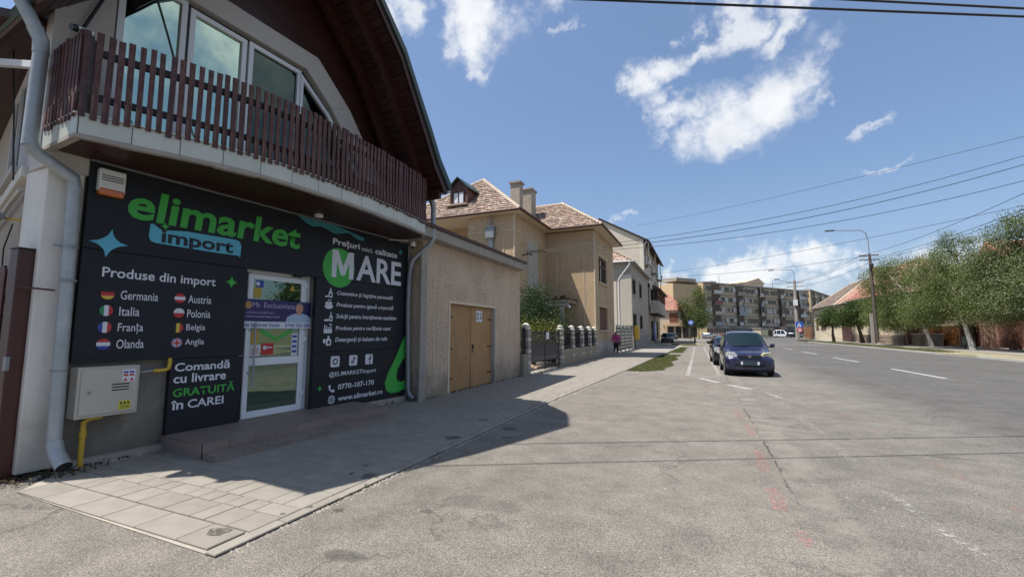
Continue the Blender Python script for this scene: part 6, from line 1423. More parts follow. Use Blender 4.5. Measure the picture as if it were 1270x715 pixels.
def limb(m, p0, p1, r0, r1, seed=0, bend=.08, n=5, k=8):
    rs = random.Random(seed); p0 = Vector(p0); p1 = Vector(p1); L = (p1 - p0).length; pts = []
    for i in range(n + 1):
        f = i / n; pts.append(p0.lerp(p1, f) + Vector((rs.gauss(0, bend), rs.gauss(0, bend), rs.gauss(0, bend * .5))) * L * math.sin(f * math.pi) * .5)
    m.tube(pts, [r0 + (r1 - r0) * i / n for i in range(n + 1)], k); return m
def tree(nm, label, loc, trunk, blobs, n, size, mat, bark, r0=.16, cat='tree', group=None, seed=1, droop=.2, hang=0.0, limbs=10, aspect=.6):
    "trunk: list of points; blobs: (x,y,z,rx,ry,rz) relative to the root"
    t = thing(nm, label, cat, loc, 0, group); m = MB(); k = len(trunk)
    m.tube(trunk, [r0 * (1.25 if i == 0 else 1 - .55 * i / (k - 1)) for i in range(k)], 10); m.build('trunk', bark, t, smooth=True)
    rs = random.Random(seed)
    for i in range(limbs):
        b_ = blobs[i % len(blobs)]; f = rs.uniform(.5, 1); s = Vector(trunk[-1]).lerp(Vector(trunk[-2]), 1 - f)
        e_ = Vector((b_[0] + rs.uniform(-.6, .6) * b_[3], b_[1] + rs.uniform(-.6, .6) * b_[4], b_[2] + rs.uniform(-.3, .7) * b_[5]))
        m = MB(); limb(m, s, e_, r0 * .42, r0 * .08, seed + i, .12, 5, 6)
        for q_ in range(3):
            g_ = s.lerp(e_, rs.uniform(.4, .9)); limb(m, g_, g_ + Vector((rs.uniform(-1, 1) * b_[3] * .5, rs.uniform(-1, 1) * b_[4] * .5, rs.uniform(-.2, .6) * b_[5])), r0 * .14, r0 * .03, seed + i * 7 + q_, .15, 3, 4)
        m.build('branch', bark, t, smooth=True)
    leaves(t, [b_[:3] for b_ in blobs], [b_[3:] for b_ in blobs], n, size, mat, droop, 'crown', hang, seed=seed, aspect=aspect); return t
tree('lime_tree', 'small round dark lime tree, left one of the two in front of the pale houses', (19.6, 84.5, .08), [(0, 0, 0), (-.1, 0, 1.4), (.0, 0, 2.6), (.1, 0, 3.4)], [(0, 0, 3.6, 1.9, 1.9, 1.3), (-.6, 0, 3.2, 1.5, 1.6, 1.0), (.8, -.2, 3.4, 1.5, 1.5, 1.1), (0, 0, 4.7, 1.2, 1.2, .8)], 14000, .16, LEAF_LIME, BARK, .2, seed=3, group='lime trees')
tree('lime_tree', 'larger dark lime tree with leaning trunk beside the near utility pole', (20.9, 75.8, .08), [(0, 0, 0), (-.15, 0, 1.2), (-.4, 0, 2.4), (-.5, 0, 3.4)], [(-.6, 0, 3.9, 2.3, 2.2, 1.5), (.5, .3, 3.8, 1.8, 1.9, 1.3), (-1.4, 0, 3.3, 1.5, 1.6, 1.0), (-.2, 0, 5.2, 1.5, 1.5, .9)], 18000, .16, LEAF_LIME, BARK, .26, seed=5, group='lime trees')
tree('birch_tree', 'wide drooping birch between the utility pole and the orange fence', (22.6, 60.4, .08), [(0, 0, 0), (-.35, .1, 1.9), (-.8, .3, 3.6), (-1.2, .6, 5.4)],
     [(-2.0, 2.6, 4.3, 2.6, 2.8, 2.2), (-1.2, 0, 4.0, 2.4, 2.2, 2.0), (-2.2, 4.4, 5.8, 2.2, 2.2, 2.4), (-.8, 1, 6.4, 2.3, 2.2, 2.0), (-1.5, 2.6, 8.6, 1.6, 1.7, 1.8), (-.3, 1.4, 9.2, .9, .9, 1.3), (-2.6, 3.4, 8.6, .8, .9, 1.5), (0, -1.8, 4.3, 2.0, 1.8, 1.6), (-2.8, 5.5, 7.8, 1.5, 1.5, 2.0), (-3.0, 1.2, 3.2, 1.6, 1.6, 1.4), (-2.6, 4.6, 3.4, 1.8, 2.0, 1.5), (.6, -3.6, 4.2, 1.8, 1.8, 1.7), (.4, -3.0, 6.2, 1.6, 1.7, 1.5), (-2.0, 6.6, 4.2, 1.6, 1.8, 1.8)], 100000, .105, LEAF_BIRCH, BBARK, .19, seed=11, droop=.7, hang=.25, limbs=14, group='birch trees')
tree('birch_tree', 'birch with forked white trunk standing beside the green bin', (21.9, 51.2, .08), [(0, 0, 0), (-.25, .2, 1.9), (-.55, .4, 3.6), (-.7, .5, 5.6)],
     [(-.6, .4, 4.2, 2.4, 2.3, 1.7), (-1.6, 2.2, 3.9, 2.0, 2.1, 1.6), (.4, -2.4, 3.8, 2.2, 2.2, 1.7), (-.3, .4, 6.3, 2.0, 2.1, 1.3), (-1.6, 2.6, 6.6, 1.7, 1.7, 1.5), (-1.2, 2.2, 8.2, 1.3, 1.4, 1.2), (.8, -1.4, 6.1, 1.6, 1.6, 1.0), (.6, -4.6, 3.9, 1.9, 2.0, 1.6), (1.2, -4.4, 6.0, 1.6, 1.8, 1.5), (-1.8, 4.0, 3.6, 1.7, 1.8, 1.5)], 88000, .10, LEAF_BIRCH, BBARK, .19, seed=23, droop=.7, hang=.22, limbs=12, group='birch trees')
tree('walnut_tree', 'taller airy tree at the right edge rising above the red roof', (24.0, 45.5, .08), [(0, 0, 0), (.0, .2, 2.5), (-.4, .2, 5.0), (-1.1, .3, 8.0)],
     [(-1.9, .6, 8.6, 1.1, 1.3, 1.3), (-1.0, -.4, 9.6, 1.2, 1.4, 1.2), (.2, -1.6, 9.3, 1.4, 1.5, 1.6), (-2.6, 2.4, 7.4, 1.0, 1.3, 1.0), (-.6, 0, 7.4, 1.5, 1.6, 1.1), (-1.0, -1.5, 5.6, 2.4, 2.4, 2.0), (-2.0, 1.2, 5.0, 1.8, 2.0, 1.6), (-1.2, -3.4, 4.6, 2.0, 2.2, 1.6), (-2.4, -1, 3.8, 1.6, 1.8, 1.0)], 52000, .12, LEAF_WALNUT, BARK, .24, seed=31, droop=.5, hang=.12, limbs=12)
tree('thin_tree', 'sparse tree top between the birches and the tall tree', (24.5, 57.0, .08), [(0, 0, 0), (.1, 0, 3), (-.2, 0, 6), (-.7, 0, 9.2)], [(-1.1, .2, 10.6, .8, .8, .9), (-1.4, .5, 9.4, 1.0, 1.0, 1.0), (.2, -.6, 10.2, .5, .6, 1.1), (.1, -1.0, 8.4, 1.0, 1.1, 1.1), (-.6, 1, 7.2, 1.6, 1.6, 1.5)], 13000, .11, LEAF_BIRCH, BARK, .14, seed=37, droop=.4, limbs=12)
tree('tree', 'sunlit green tree behind the yards, right edge of the view', (27.5, 40, .08), [(0, 0, 0), (0, 0, 3), (0, 0, 5)], [(0, 0, 5, 2.6, 3.5, 2.6), (-.6, 4.5, 4.6, 2.2, 2.8, 2.2), (-2, 1, 3.6, 2, 2.4, 1.6)], 32000, .13, LEAF_BIRCH, BARK, .25, seed=41)
tree('street_tree', 'slender bushy willow-like tree by the blue arrow sign in front of the apartment block', (-.75, 73.8, .05), [(0, 0, 0), (.0, 0, 1.6), (.1, 0, 3.2), (.3, 0, 5.2)],
     [(-.2, 0, 3.9, 1.8, 1.6, 1.5), (.7, 0, 5.0, 1.3, 1.3, 1.9), (.8, 0, 7.3, .9, .9, 1.5), (-1.1, 0, 4.6, 1.1, 1.2, 1.5), (1.1, 0, 3.6, 1.2, 1.2, 1.1), (-1.5, 0, 6.2, .7, .7, 1.1)], 26000, .12, LEAF_BIRCH, BARK, .10, seed=51, droop=.9, hang=.3, limbs=10)
tree('street_tree', 'second thin tree right behind the arrow-sign tree', (-.2, 112, .05), [(0, 0, 0), (0, 0, 2), (0, 0, 4)], [(0, 0, 4.2, 1.6, 1.6, 1.6), (-1.8, 0, 3.8, 1.4, 1.4, 1.4)], 4200, .26, LEAF_BIRCH, BARK, .10, seed=53)
tree('conifer', 'dark evergreen cypress shrub above the garden gate of the beige house', (-7.5, 20.0, 0), [(0, 0, 0), (0, 0, 1.2), (0, 0, 2.6)],
     [(0, .6, 2.2, .8, 1.6, .9), (-.1, .3, 3.0, .55, .9, .7), (0, 2.4, 2.0, .7, 1.3, .7), (0, -.6, 1.9, .6, .7, .8), (-.1, .6, 3.45, .3, .5, .4), (0, 3.2, 1.6, .5, .8, .5)], 42000, .065, LEAF_CON, BARK, .10, cat='shrub', seed=61, droop=-.4, limbs=8, aspect=.5)
tree('garden_shrub', 'yellow-green shrub below the dark evergreen behind the garden gate', (-7.0, 19.0, 0), [(0, 0, 0), (0, 0, .5), (0, 0, 1.2)], [(0, 0, 1.75, .4, 1.0, .35), (0, 1.2, 1.7, .4, .8, .3), (0, -.6, 1.5, .3, .5, .4)], 3600, .07, LEAF_YEL, BARK, .03, cat='shrub', seed=63, limbs=6)
tree('garden_shrub', 'low dark green garden bushes behind the iron fence panels', (-7.4, 22.8, 0), [(0, 0, 0), (0, 0, .3), (0, 0, .6)], [(0, 0, .9, .6, 1.8, .6), (0, 2.4, .8, .5, 1.4, .5)], 6000, .08, LEAF_CON, BARK, .03, cat='shrub', seed=65, limbs=4)
# the row goes on to the right of the view; the shop windows mirror it
tree('birch_tree', 'birch standing farther right along the far pavement, mirrored in the shop door', (20.5, 31.5, .08), [(0, 0, 0), (.1, .1, 2), (.1, .3, 4)], [(0, 0, 4.2, 2.3, 2.3, 1.7), (0, 1, 6.2, 1.8, 1.8, 1.6), (0, -1.5, 4.6, 1.8, 1.8, 1.5)], 9000, .24, LEAF_BIRCH, BBARK, .18, seed=81, limbs=5, droop=.6)
tree('lime_tree', 'lime tree farther right along the far pavement, mirrored in the shop door', (20.8, 23.5, .08), [(0, 0, 0), (.1, .1, 2), (.1, .3, 4)], [(0, 0, 4.2, 2.5, 2.5, 1.9), (0, 1, 5.8, 1.8, 1.8, 1.4)], 8000, .26, LEAF_LIME, BARK, .2, seed=83, limbs=4)
# distant treetops seen over the roofs
tree('distant_tree', 'dark green tree mass behind the apartment blocks at the left end', (-20, 165, 0), [(0, 0, 0), (0, 0, 5), (0, 0, 9)], [(0, 0, 9, 5, 5, 4)], 2500, .7, LEAF_LIME, BARK, .3, seed=71, limbs=3)

# ================================================================== poles, lamps, wires
M_woodpole = wood_mat('tarred_pole', (.075, .06, .05), (.14, .12, .10), axis=2); M_lamp = gloss_mat('lamp_grey', (.10, .11, .12), rough=.4, metallic=.4)
p1 = thing('utility_pole', 'wooden utility pole with concrete stub and tall street lamp arm beside the lime tree', 'utility pole', (17.8, 59.8, .07))
MB().tube([(0, 0, .6), (-.04, 0, 6), (-.08, 0, 10.2)], [.17, .15, .12], 10).build('mast', M_woodpole, p1, smooth=True); MB().prism([(-.5, -.12), (-.24, -.12), (-.24, .12), (-.5, .12)], 0, axis='z', a0=0, a1=3.6).build('concrete_stub', M_conc, p1)
MB().tube([(-.06, 0, 9.5), (-.1, 0, 11.6), (-.25, 0, 12.6), (-.7, 0, 12.95), (-3.2, 0, 13.15)], .045, 8).build('lamp_arm', M_galv2, p1, smooth=True)
MB().box(-4.05, -3.15, -.13, .13, 13.08, 13.24).build('lamp_head', M_lamp, p1, bevel=.04)
for z in (9.5, 10.0): MB().box(-1.0, .75, -.06, .06, z, z + .1).build('cross_arm', M_woodpole, p1)
for k in range(5): MB().lathe([(.05, 0), (.07, .07), (.03, .16)], (-.9 + k * .38, 0, 10.1), 8).build('insulator', M_conc_white, p1)
MB().lathe([(.18, -.4), (.2, .0), (.1, .2)], (-.05, -.2, 9.0), 10).build('transformer', M_iron, p1)
p2 = thing('utility_pole', 'grey concrete pole with two lamp arms in front of the apartment block', 'utility pole', (19.1, 109.5, .08))
MB().tube([(0, 0, 0), (0, 0, 12.6)], [.42, .24], 8).build('mast', M_conc, p2); MB().tube([(0, 0, 12.3), (.05, 0, 14.2), (-.3, 0, 14.9), (-3.9, 0, 15.0)], .06, 6).build('lamp_arm', M_galv2, p2, smooth=True); MB().tube([(0, 0, 12.0), (-2, 0, 12.5), (-3.0, 0, 12.9)], .06, 6).build('lamp_arm', M_galv2, p2, smooth=True)
MB().box(-4.7, -3.7, -.15, .15, 14.9, 15.1).build('lamp_head', M_lamp, p2); MB().box(-3.7, -2.8, -.15, .15, 12.85, 13.05).build('lamp_head', M_lamp, p2)
for z in (12.0, 11.2): MB().box(-1.4, 1.6, -.08, .08, z, z + .14).build('cross_arm', M_conc, p2)
MB().box(-.5, .3, -.5, -.25, 7.2, 8.4).build('equipment_box', M_whiteplastic, p2); MB().box(.0, .8, -.5, -.25, 6.2, 7.0).build('equipment_box', M_iron, p2)
def wire(label, pts, r, sag=.0, group='overhead wires'):
    P_ = [Vector(p) for p in pts]; a, c_ = P_[0], P_[-1]; N = 24
    q = [a.lerp(c_, i / N) - Vector((0, 0, sag * 4 * (i / N) * (1 - i / N))) for i in range(N + 1)]
    return cable('overhead_wire', label, q, r, 'wire', group, n=5)
GRP = None
def wr(label, pts, r, sag=0.0): return wire(label, pts, r, sag, None)
wr('highest thin wire crossing the sky to the roof of the pale apartment house', [(-7.4, 59.6, 15.9), (16, 30.7, 11.8)], .014, .3)
wr('upper of three street wires anchored on the beige house', [(-8.8, 22.8, 6.2), (14, 27.0, 9.67)], .013, .72)
wr('middle and thicker of three street wires anchored on the beige house', [(-8.8, 23.05, 6.2), (14, 27.1, 9.28)], .016, .80)
wr('lowest of three street wires anchored on the beige house', [(-8.8, 23.35, 6.2), (14, 27.2, 8.55)], .013, .78)
wr('thick black overhead cable nearest the camera, crossing from the shop gable', [(-6.9, 3.35, 6.62), (14, 13.8, 6.75)], .019, -.0)
wr('second overhead cable just before the first, from the left part of the shop gable', [(-7.1, 2.15, 6.05), (14, 13.1, 6.25)], .016, 0)
wr('wire from the top of the near utility pole across the street to the balcony house', [(17.6, 59.8, 10.1), (-5.9, 66, 9.6)], .02, .5)
wr('wire from the near utility pole toward the camera along the verge, upper one', [(17.0, 59.8, 10.15), (18.5, 31, 10.2)], .018, .5)
wr('wire from the near utility pole toward the camera along the verge, lower one', [(17.4, 59.8, 9.7), (18.7, 31, 9.3)], .018, .5)
wr('wire from the near utility pole toward the camera on the house side', [(18.4, 59.8, 9.7), (19.6, 31, 9.6)], .015, .6)
for k, (a, c_, z0, z1) in enumerate(((17.0, 18.2, 10.15, 12.1), (17.6, 19.1, 10.1, 12.2), (18.3, 20.3, 9.6, 11.4))):
    wr(('left', 'middle', 'right')[k] + ' wire spanning between the two utility poles', [(a, 59.8, z0), (c_, 109.5, z1)], .022, .5)
wr('upper wire from the far concrete pole to the balcony house side of the street', [(18.0, 109.5, 12.1), (-6.2, 84, 11.5)], .025, .6)
wr('lower wire from the far concrete pole to the orange house', [(18.0, 109.5, 11.3), (-4.0, 121.5, 7.2)], .025, .8)
wr('long wire from the verge over the street to the grey house', [(18.6, 36, 9.3), (-5.7, 56, 8.7)], .014, .4)

# ================================================================== vehicles
M_navy = gloss_mat('dark_blue_car_paint', (.012, .012, .045), rough=.25, metallic=.25, coat=.9, spec=.5, var=.1); M_blackcar = gloss_mat('black_car_paint', (.008, .008, .01), rough=.25, coat=.8)
M_greycar = gloss_mat('silver_car_paint', (.30, .32, .34), rough=.3, metallic=.5, coat=.5); M_whitecar = gloss_mat('white_car_paint', (.62, .62, .62), rough=.35, coat=.5)
M_tyre = rough_mat('tyre', (.014, .014, .015), rough=.75, var=.2, bump=.1); M_rim = gloss_mat('wheel_cover', (.30, .31, .32), rough=.35, metallic=.6); M_trim = rough_mat('black_bumper', (.016, .016, .018), rough=.55, var=.1, bump=0)
M_lampg = gloss_mat('headlamp_glass', (.50, .52, .50), rough=.12, coat=.8, metallic=.3, var=.35, scale=16); M_lampy = gloss_mat('yellowed_headlamp', (.50, .47, .30), rough=.2, coat=.5, metallic=.1, var=.2, scale=14)
M_chrome = gloss_mat('chrome', (.6, .62, .65), rough=.15, metallic=.9); M_tail = gloss_mat('tail_lamp', (.35, .02, .02), rough=.2, coat=.6); M_seat = rough_mat('grey_seat_fabric', (.05, .055, .06), bump=0)
def car(label, paint, loc, rz, L=3.5, W_=1.62, H=1.66, hood=.98, lamps=(M_lampg, M_lampg), group=None, detail=True, nm='parked_car'):
    "front at local y=0 facing -y, rear at y=L"
    c = thing(nm, label, 'car', loc, rz, group); hw = W_ / 2; k = L / 3.5
    # stations: y, sill z, belt z, top z, half width low, half width belt, half width top
    S_ = [(0.00, .30, .56, .60, .60, .58, .50), (.05, .24, .60, .72, .74, .74, .60), (.20, .22, .72, .82, hw - .03, hw - .05, .64), (.55, .20, .86, hood - .06, hw, hw - .04, .66), (.98, .20, .95, hood + .03, hw, hw - .03, .68),
          (1.12, .20, .98, hood + .12, hw, hw - .03, .69), (1.62, .20, 1.0, H - .09, hw, hw - .03, .60), (1.95, .20, 1.01, H - .02, hw, hw - .03, .585), (2.5, .20, 1.02, H, hw, hw - .03, .58), (3.05, .20, 1.03, H - .03, hw, hw - .035, .58), (3.30, .22, 1.03, H - .14, hw - .02, hw - .05, .56), (3.42, .26, 1.02, 1.12, hw - .05, hw - .08, .62), (3.5, .32, .80, .86, hw - .12, hw - .14, .58)]
    vs = []; 
    for (y, zs, zb, zt, wl, wb, wt) in S_:
        y *= k; zm = (zs + zb) / 2
        half = [(wl - .06, zs), (wl - .005, zs + .10), (wl + .012, zm + .02), (wb + .012, zb - .06), (wb - .005, zb), (wt + (wb - wt) * .5, zb + (zt - zb) * .5), (wt + .03, zt - .055), (wt - .06, zt - .012), (wt * .5, zt + .008), (0, zt + .014)]
        ring_ = [(x, y, z) for x, z in half] + [(-x, y, z) for x, z in half[-2::-1]]; vs += ring_
    n = 19; fs = []
    for i in range(len(S_) - 1):
        for j in range(n - 1): fs.append((i * n + j, i * n + j + 1, (i + 1) * n + j + 1, (i + 1) * n + j))
        fs.append((i * n + n - 1, i * n, (i + 1) * n, (i + 1) * n + n - 1))
    fs.append(tuple(range(n))); fs.append(tuple((len(S_) - 1) * n + j for j in range(n))[::-1])
    b = MB().add(vs, fs).build('body', paint, c, smooth=True)
    sb_ = b.modifiers.new('sub', 'SUBSURF'); sb_.levels = 1; sb_.render_levels = 2
    # glass: windscreen between cowl and roof, as a curved sheet just proud of the body
    def sheetg(name, rows, mat=M_glass_car, th=.0):
        m = MB(); nn = len(rows[0]); v = [p for r in rows for p in r]
        m.add(v, [(i * nn + j, i * nn + j + 1, (i + 1) * nn + j + 1, (i + 1) * nn + j) for i in range(len(rows) - 1) for j in range(nn - 1)]); return m.build(name, mat, c, smooth=True)
    rows = []
    for f in (0, .33, .66, 1):
        y = (1.07 + f * .52) * k; z = hood + .105 + f * (H - .085 - hood - .10); w = .70 - f * .115
        rows.append([(w * u, y + .09 * u * u * k - .035, z + .012 - .04 * abs(u) ** 3) for u in (-1, -.75, -.5, -.25, 0, .25, .5, .75, 1)])
    sheetg('windscreen', rows)
    rows = [[(w * u, y, z) for u in (-1, -.5, 0, .5, 1)] for y, z, w in ((3.455 * k, 1.10, .60), (3.37 * k, 1.42, .56), (3.33 * k, H - .17, .50))]
    sheetg('rear_window', rows)
    for sg in (-1, 1):
        for (y0, y1, yt0, yt1) in ((1.30, 2.12, 1.72, 2.10), (2.18, 2.85, 2.16, 2.82), (2.92, 3.32, 2.9, 3.16)):
            m = MB(); wb_, wt_ = hw - .012, .632
            m.add([(sg * wb_, y0 * k, 1.05), (sg * wb_, y1 * k, 1.05), (sg * wt_, yt1 * k, H - .14), (sg * wt_, yt0 * k, H - .14), (sg * (wb_ - .02), y0 * k, 1.05), (sg * (wb_ - .02), y1 * k, 1.05), (sg * (wt_ - .02), yt1 * k, H - .14), (sg * (wt_ - .02), yt0 * k, H - .14)], [(0, 1, 2, 3), (4, 7, 6, 5), (0, 4, 5, 1), (1, 5, 6, 2), (2, 6, 7, 3), (3, 7, 4, 0)])
            m.build('side_window', M_glass_car, c)
        # mirror
        m = MB().lathe([(.02, -.09), (.075, -.06), (.085, 0), (.07, .06), (.02, .085)], (sg * (hw + .14), 1.30 * k, 1.10), 10, axis='x'); m.bar((sg * (hw - .04), 1.34 * k, 1.02), (sg * (hw + .1), 1.31 * k, 1.07), .05, .04); m.build('wing_mirror', M_trim if paint is not M_navy else paint, c, smooth=True)
        for yw in (.62, 2.86):
            w = MB().lathe([(.19, -.085), (.275, -.09), (.295, -.07), (.30, 0), (.295, .07), (.275, .09), (.19, .085)], (sg * (hw - .085), yw * k, .30), 24, axis='x').build('wheel', M_tyre, c, smooth=True)
            MB().lathe([(.02, .0), (.10, .004), (.185, -.006), (.195, -.03)] if sg > 0 else [(.02, .0), (.10, -.004), (.185, .006), (.195, .03)], (sg * (hw + .006), yw * k, .30), 20, axis='x').build('rim', M_rim, w, smooth=True)
            m = MB(); a_ = [(yw * k + .35 * math.cos(t_), .30 + .35 * math.sin(t_)) for t_ in [math.pi * q / 12 for q in range(13)]]; bq = [(yw * k + .318 * math.cos(t_), .30 + .318 * math.sin(t_)) for t_ in [math.pi * q / 12 for q in range(13)]]
            for q in range(12): m.prism([a_[q], a_[q + 1], bq[q + 1], bq[q]], 0, axis='x', a0=sg * (hw - .2), a1=sg * (hw + .012))
            m.build('wheel_arch', M_trim, c)
        # head lamps: rounded blocks at the corners
        m = MB(); lx = sg * (hw - .24); pts = []
        prof = [(-.20, -.09), (-.12, -.135), (.12, -.135), (.185, -.08), (.19, .08), (.13, .145), (-.08, .14), (-.18, .06)]
        v = []; 
        for (dx_, y_, s_) in ((0, .30, 1.0), (0, .09, 1.0), (0, .06, .90)): v += [(lx + sg * px_ * s_, y_ + .015 + max(0, px_) * .55, .735 + pz_ * s_) for px_, pz_ in prof]
        f_ = [tuple(range(16, 24))]
        for i in range(2): f_ += [(i * 8 + j, i * 8 + (j + 1) % 8, (i + 1) * 8 + (j + 1) % 8, (i + 1) * 8 + j) for j in range(8)]
        m.add(v, f_); m.build('headlamp', lamps[0] if sg < 0 else lamps[1], c, smooth=True, label='clear headlamp' if lamps[0 if sg < 0 else 1] is M_lampg else 'yellowed headlamp')
        MB().box(sg * (hw - .10) - .07, sg * (hw - .10) + .07, 3.36 * k, 3.47 * k, .80, 1.10).build('tail_lamp', M_tail, c, bevel=.02)
    # grille, bumper, plate
    gpoly = [(-.40, .77), (-.33, .66), (.33, .66), (.40, .77)]
    g_ = MB().prism([(x * .98, z) for x, z in gpoly], 0, axis='y', a0=.0, a1=.1).build('grille', M_trim, c)
    m = MB(); 
    for i in range(14):
        u0, u1 = -1 + i / 7, -1 + (i + 1) / 7; zz_ = lambda u: .80 - .035 * abs(u) ** 2
        m.add([(u0 * .44, -.014 + .03 * u0 * u0, zz_(u0)), (u1 * .44, -.014 + .03 * u1 * u1, zz_(u1)), (u1 * .44, -.014 + .03 * u1 * u1, zz_(u1) - .022), (u0 * .44, -.014 + .03 * u0 * u0, zz_(u0) - .022)], [(0, 1, 2, 3)])
    MB().lathe([(.05, 0), (.05, .02)], (0, -.03, .735), 16, axis='y').build('badge_ring', M_chrome, g_); MB().lathe([(.036, 0), (.036, .005)], (0, -.036, .735), 12, axis='y').build('badge_centre', M_trim, g_); MB().box(-.048, .048, -.037, -.03, .73, .74).build('badge_bar', M_chrome, g_)
    def bump(z0, z1, o_, mat, nm_, w_=1.0, back=False):
        m = MB(); N = 14; A = []
        for i in range(N + 1):
            u = -1 + 2 * i / N; x = u * (hw - .01) * w_; yy = -o_ + .17 * abs(u) ** 4 + (.05 * abs(u) ** 2)
            if back: yy = L - yy
            A.append((x, yy))
        v = []
        for x, yy in A: v += [(x, yy, z0), (x, yy, z1), (x, yy + (.14 if not back else -.14), z1), (x, yy + (.14 if not back else -.14), z0)]
        f_ = [];
        for i in range(N): f_ += [(i * 4 + j, i * 4 + (j + 1) % 4, i * 4 + 4 + (j + 1) % 4, i * 4 + 4 + j) for j in range(4)]
        f_ += [(0, 1, 2, 3), (N * 4 + 3, N * 4 + 2, N * 4 + 1, N * 4)]; m.add(v, f_); return m.build(nm_, mat, c, smooth=True)
    bump(.46, .62, .045, paint, 'front_bumper'); bump(.36, .46, .03, M_trim, 'air_intake', .98); bump(.26, .36, .05, paint, 'front_lip'); bump(.30, .60, .04, paint, 'rear_bumper', 1, True)
    MB().box(-.30, -.235, -.078, -.06, .44, .55).build('plate_edge', M_swhite, c); MB().box(.235, .30, -.078, -.06, .44, .55).build('plate_edge', M_swhite, c); MB().box(-.235, .235, -.078, -.06, .42, .57).build('number_plate', flat_mat('blurred_plate', (.03, .045, .06)) if 'blurred_plate' not in MATS else MATS['blurred_plate'], c)
    MB().bar((-.45, 1.06 * k, hood + .10), (.05, 1.02 * k, hood + .105), .02, .02).build('wiper', M_trim, c); MB().bar((.1, 1.05 * k, hood + .10), (.55, 1.07 * k, hood + .10), .02, .02).build('wiper', M_trim, c)
    MB().box(-hw + .12, hw - .12, .3, L - .25, .16, .24).build('underbody', M_trim, c)
    return c
car('dark blue compact minivan parked facing the camera, nearest car', M_navy, (1.63, 18.15, 0), R(1.5), lamps=(M_lampg, M_lampy))
car('black car parked close behind the dark blue minivan, mostly hidden', M_blackcar, (1.42, 23.4, 0), R(2), 4.1, 1.68, 1.42, .90)
car('small black hatchback turning at the far junction near the blue pedestrian sign', M_blackcar, (27.5, 150, 0), R(70), 4.1, 1.7, 1.45, .9)
car('silver car parked beyond the black car by the apartment shops', M_greycar, (4.5, 118, 0), R(80), 4.2, 1.7, 1.45, .9)
car('dark car parked under the balcony house on the left pavement', M_blackcar, (-4.4, 68.5, 0), R(6), 4.1, 1.7, 1.5, .9)
car('dark small car seen far away at the junction in front of the orange house', M_blackcar, (-5.2, 98, 0), R(4), 3.9, 1.65, 1.45, .9)
car('white van in front of the apartment shops left of the far concrete pole', M_whitecar, (25.5, 152, 0), R(75), 5.2, 1.95, 2.3, 1.2, nm='van')
kk = thing('kiosk', 'small cream and white kiosk in front of the apartment shops', 'kiosk', (15.5, 138, 0), R(50))
MB().box(0, 5.5, 0, 2.4, .2, 2.5).build('body', M_encl[4], kk); MB().box(-.2, 5.7, -.2, 2.6, 2.5, 2.75).build('roof', M_encl[1], kk); MB().box(.4, 2.8, -.06, -.005, .9, 2.1).build('window', flat_mat('poster_yellow', (.62, .58, .30)), kk); MB().box(3.2, 4.9, -.06, -.005, .5, 2.2).build('window', M_glass_dark, kk)

# ================================================================== road signs
M_signblue = gloss_mat('road_sign_blue', (.015, .10, .48), rough=.4); M_signred = gloss_mat('road_sign_red', (.55, .03, .03), rough=.4)
def disc(m, c, r, y0, y1, mi=0, n=24): return m.prism(ell(c[0], c[1], r, r, n), 0, axis='y', a0=y0, a1=y1, mi=mi)
bs = thing('road_sign', 'round blue sign with white cross-like arrows in front of the street tree', 'road sign', (-1.28, 70.2, .05), R(-2))
MB().tube([(0, 0, 0), (0, 0, 3.3)], .035, 8).build('post', M_galv, bs, smooth=True); m = MB(); disc(m, (.1, 2.98), .40, -.06, -.04); m.build('sign_face', M_signblue, bs)
m = MB(); m.prism([(.02, 2.98), (.18, 2.98), (.18, 2.72), (.02, 2.72)], 0, axis='y', a0=-.065, a1=-.061)
for (ax, az) in ((1, 0), (-1, 0), (0, 1)):
    px, pz = -az, ax; cx, cz = .1, 2.98; P_ = lambda a, b_: (cx + ax * a + px * b_, cz + az * a + pz * b_)
    m.prism([P_(.08, -.055), P_(.2, -.055), P_(.2, -.13), P_(.34, 0), P_(.2, .13), P_(.2, .055), P_(.08, .055)], 0, axis='y', a0=-.065, a1=-.061)
m.box(.02, .18, -.0652, -.0612, 2.9, 3.06); m.build('sign_arrows', M_swhite, bs)
MB().box(-.14, .26, -.08, .05, 2.2, 2.5).build('back_box', M_iron, bs)
ps = thing('road_sign', 'square blue pedestrian crossing sign above a round red sign near the far concrete pole', 'road sign', (19.3, 108.6, .05), 0)
MB().tube([(0, 0, 0), (0, 0, 3.9)], .05, 8).build('post', M_galv, ps, smooth=True); MB().box(-.62, .62, -.08, -.05, 2.55, 3.75).build('sign_face', M_signblue, ps)
m = MB(); m.prism([(-.42, 2.68), (.42, 2.68), (0, 3.55)], 0, axis='y', a0=-.09, a1=-.081); m.build('sign_triangle', M_swhite, ps)
m = MB(); m.bar((0, -.095, 3.1), (-.14, -.095, 2.8), .02, .06, up=(0, 1, 0)); m.bar((0, -.095, 3.1), (.13, -.095, 2.8), .02, .06, up=(0, 1, 0)); m.bar((0, -.095, 3.28), (0, -.095, 3.05), .02, .09, up=(0, 1, 0)); m.build('walking_figure', M_boxdark, ps)
m = MB(); disc(m, (.05, 2.0), .50, -.08, -.055, 0); disc(m, (.05, 2.0), .33, -.086, -.081, 1); m.box(-.28, .38, -.092, -.087, 1.95, 2.05, 2); m.build('round_sign', [M_signred, M_swhite, M_signred], ps)

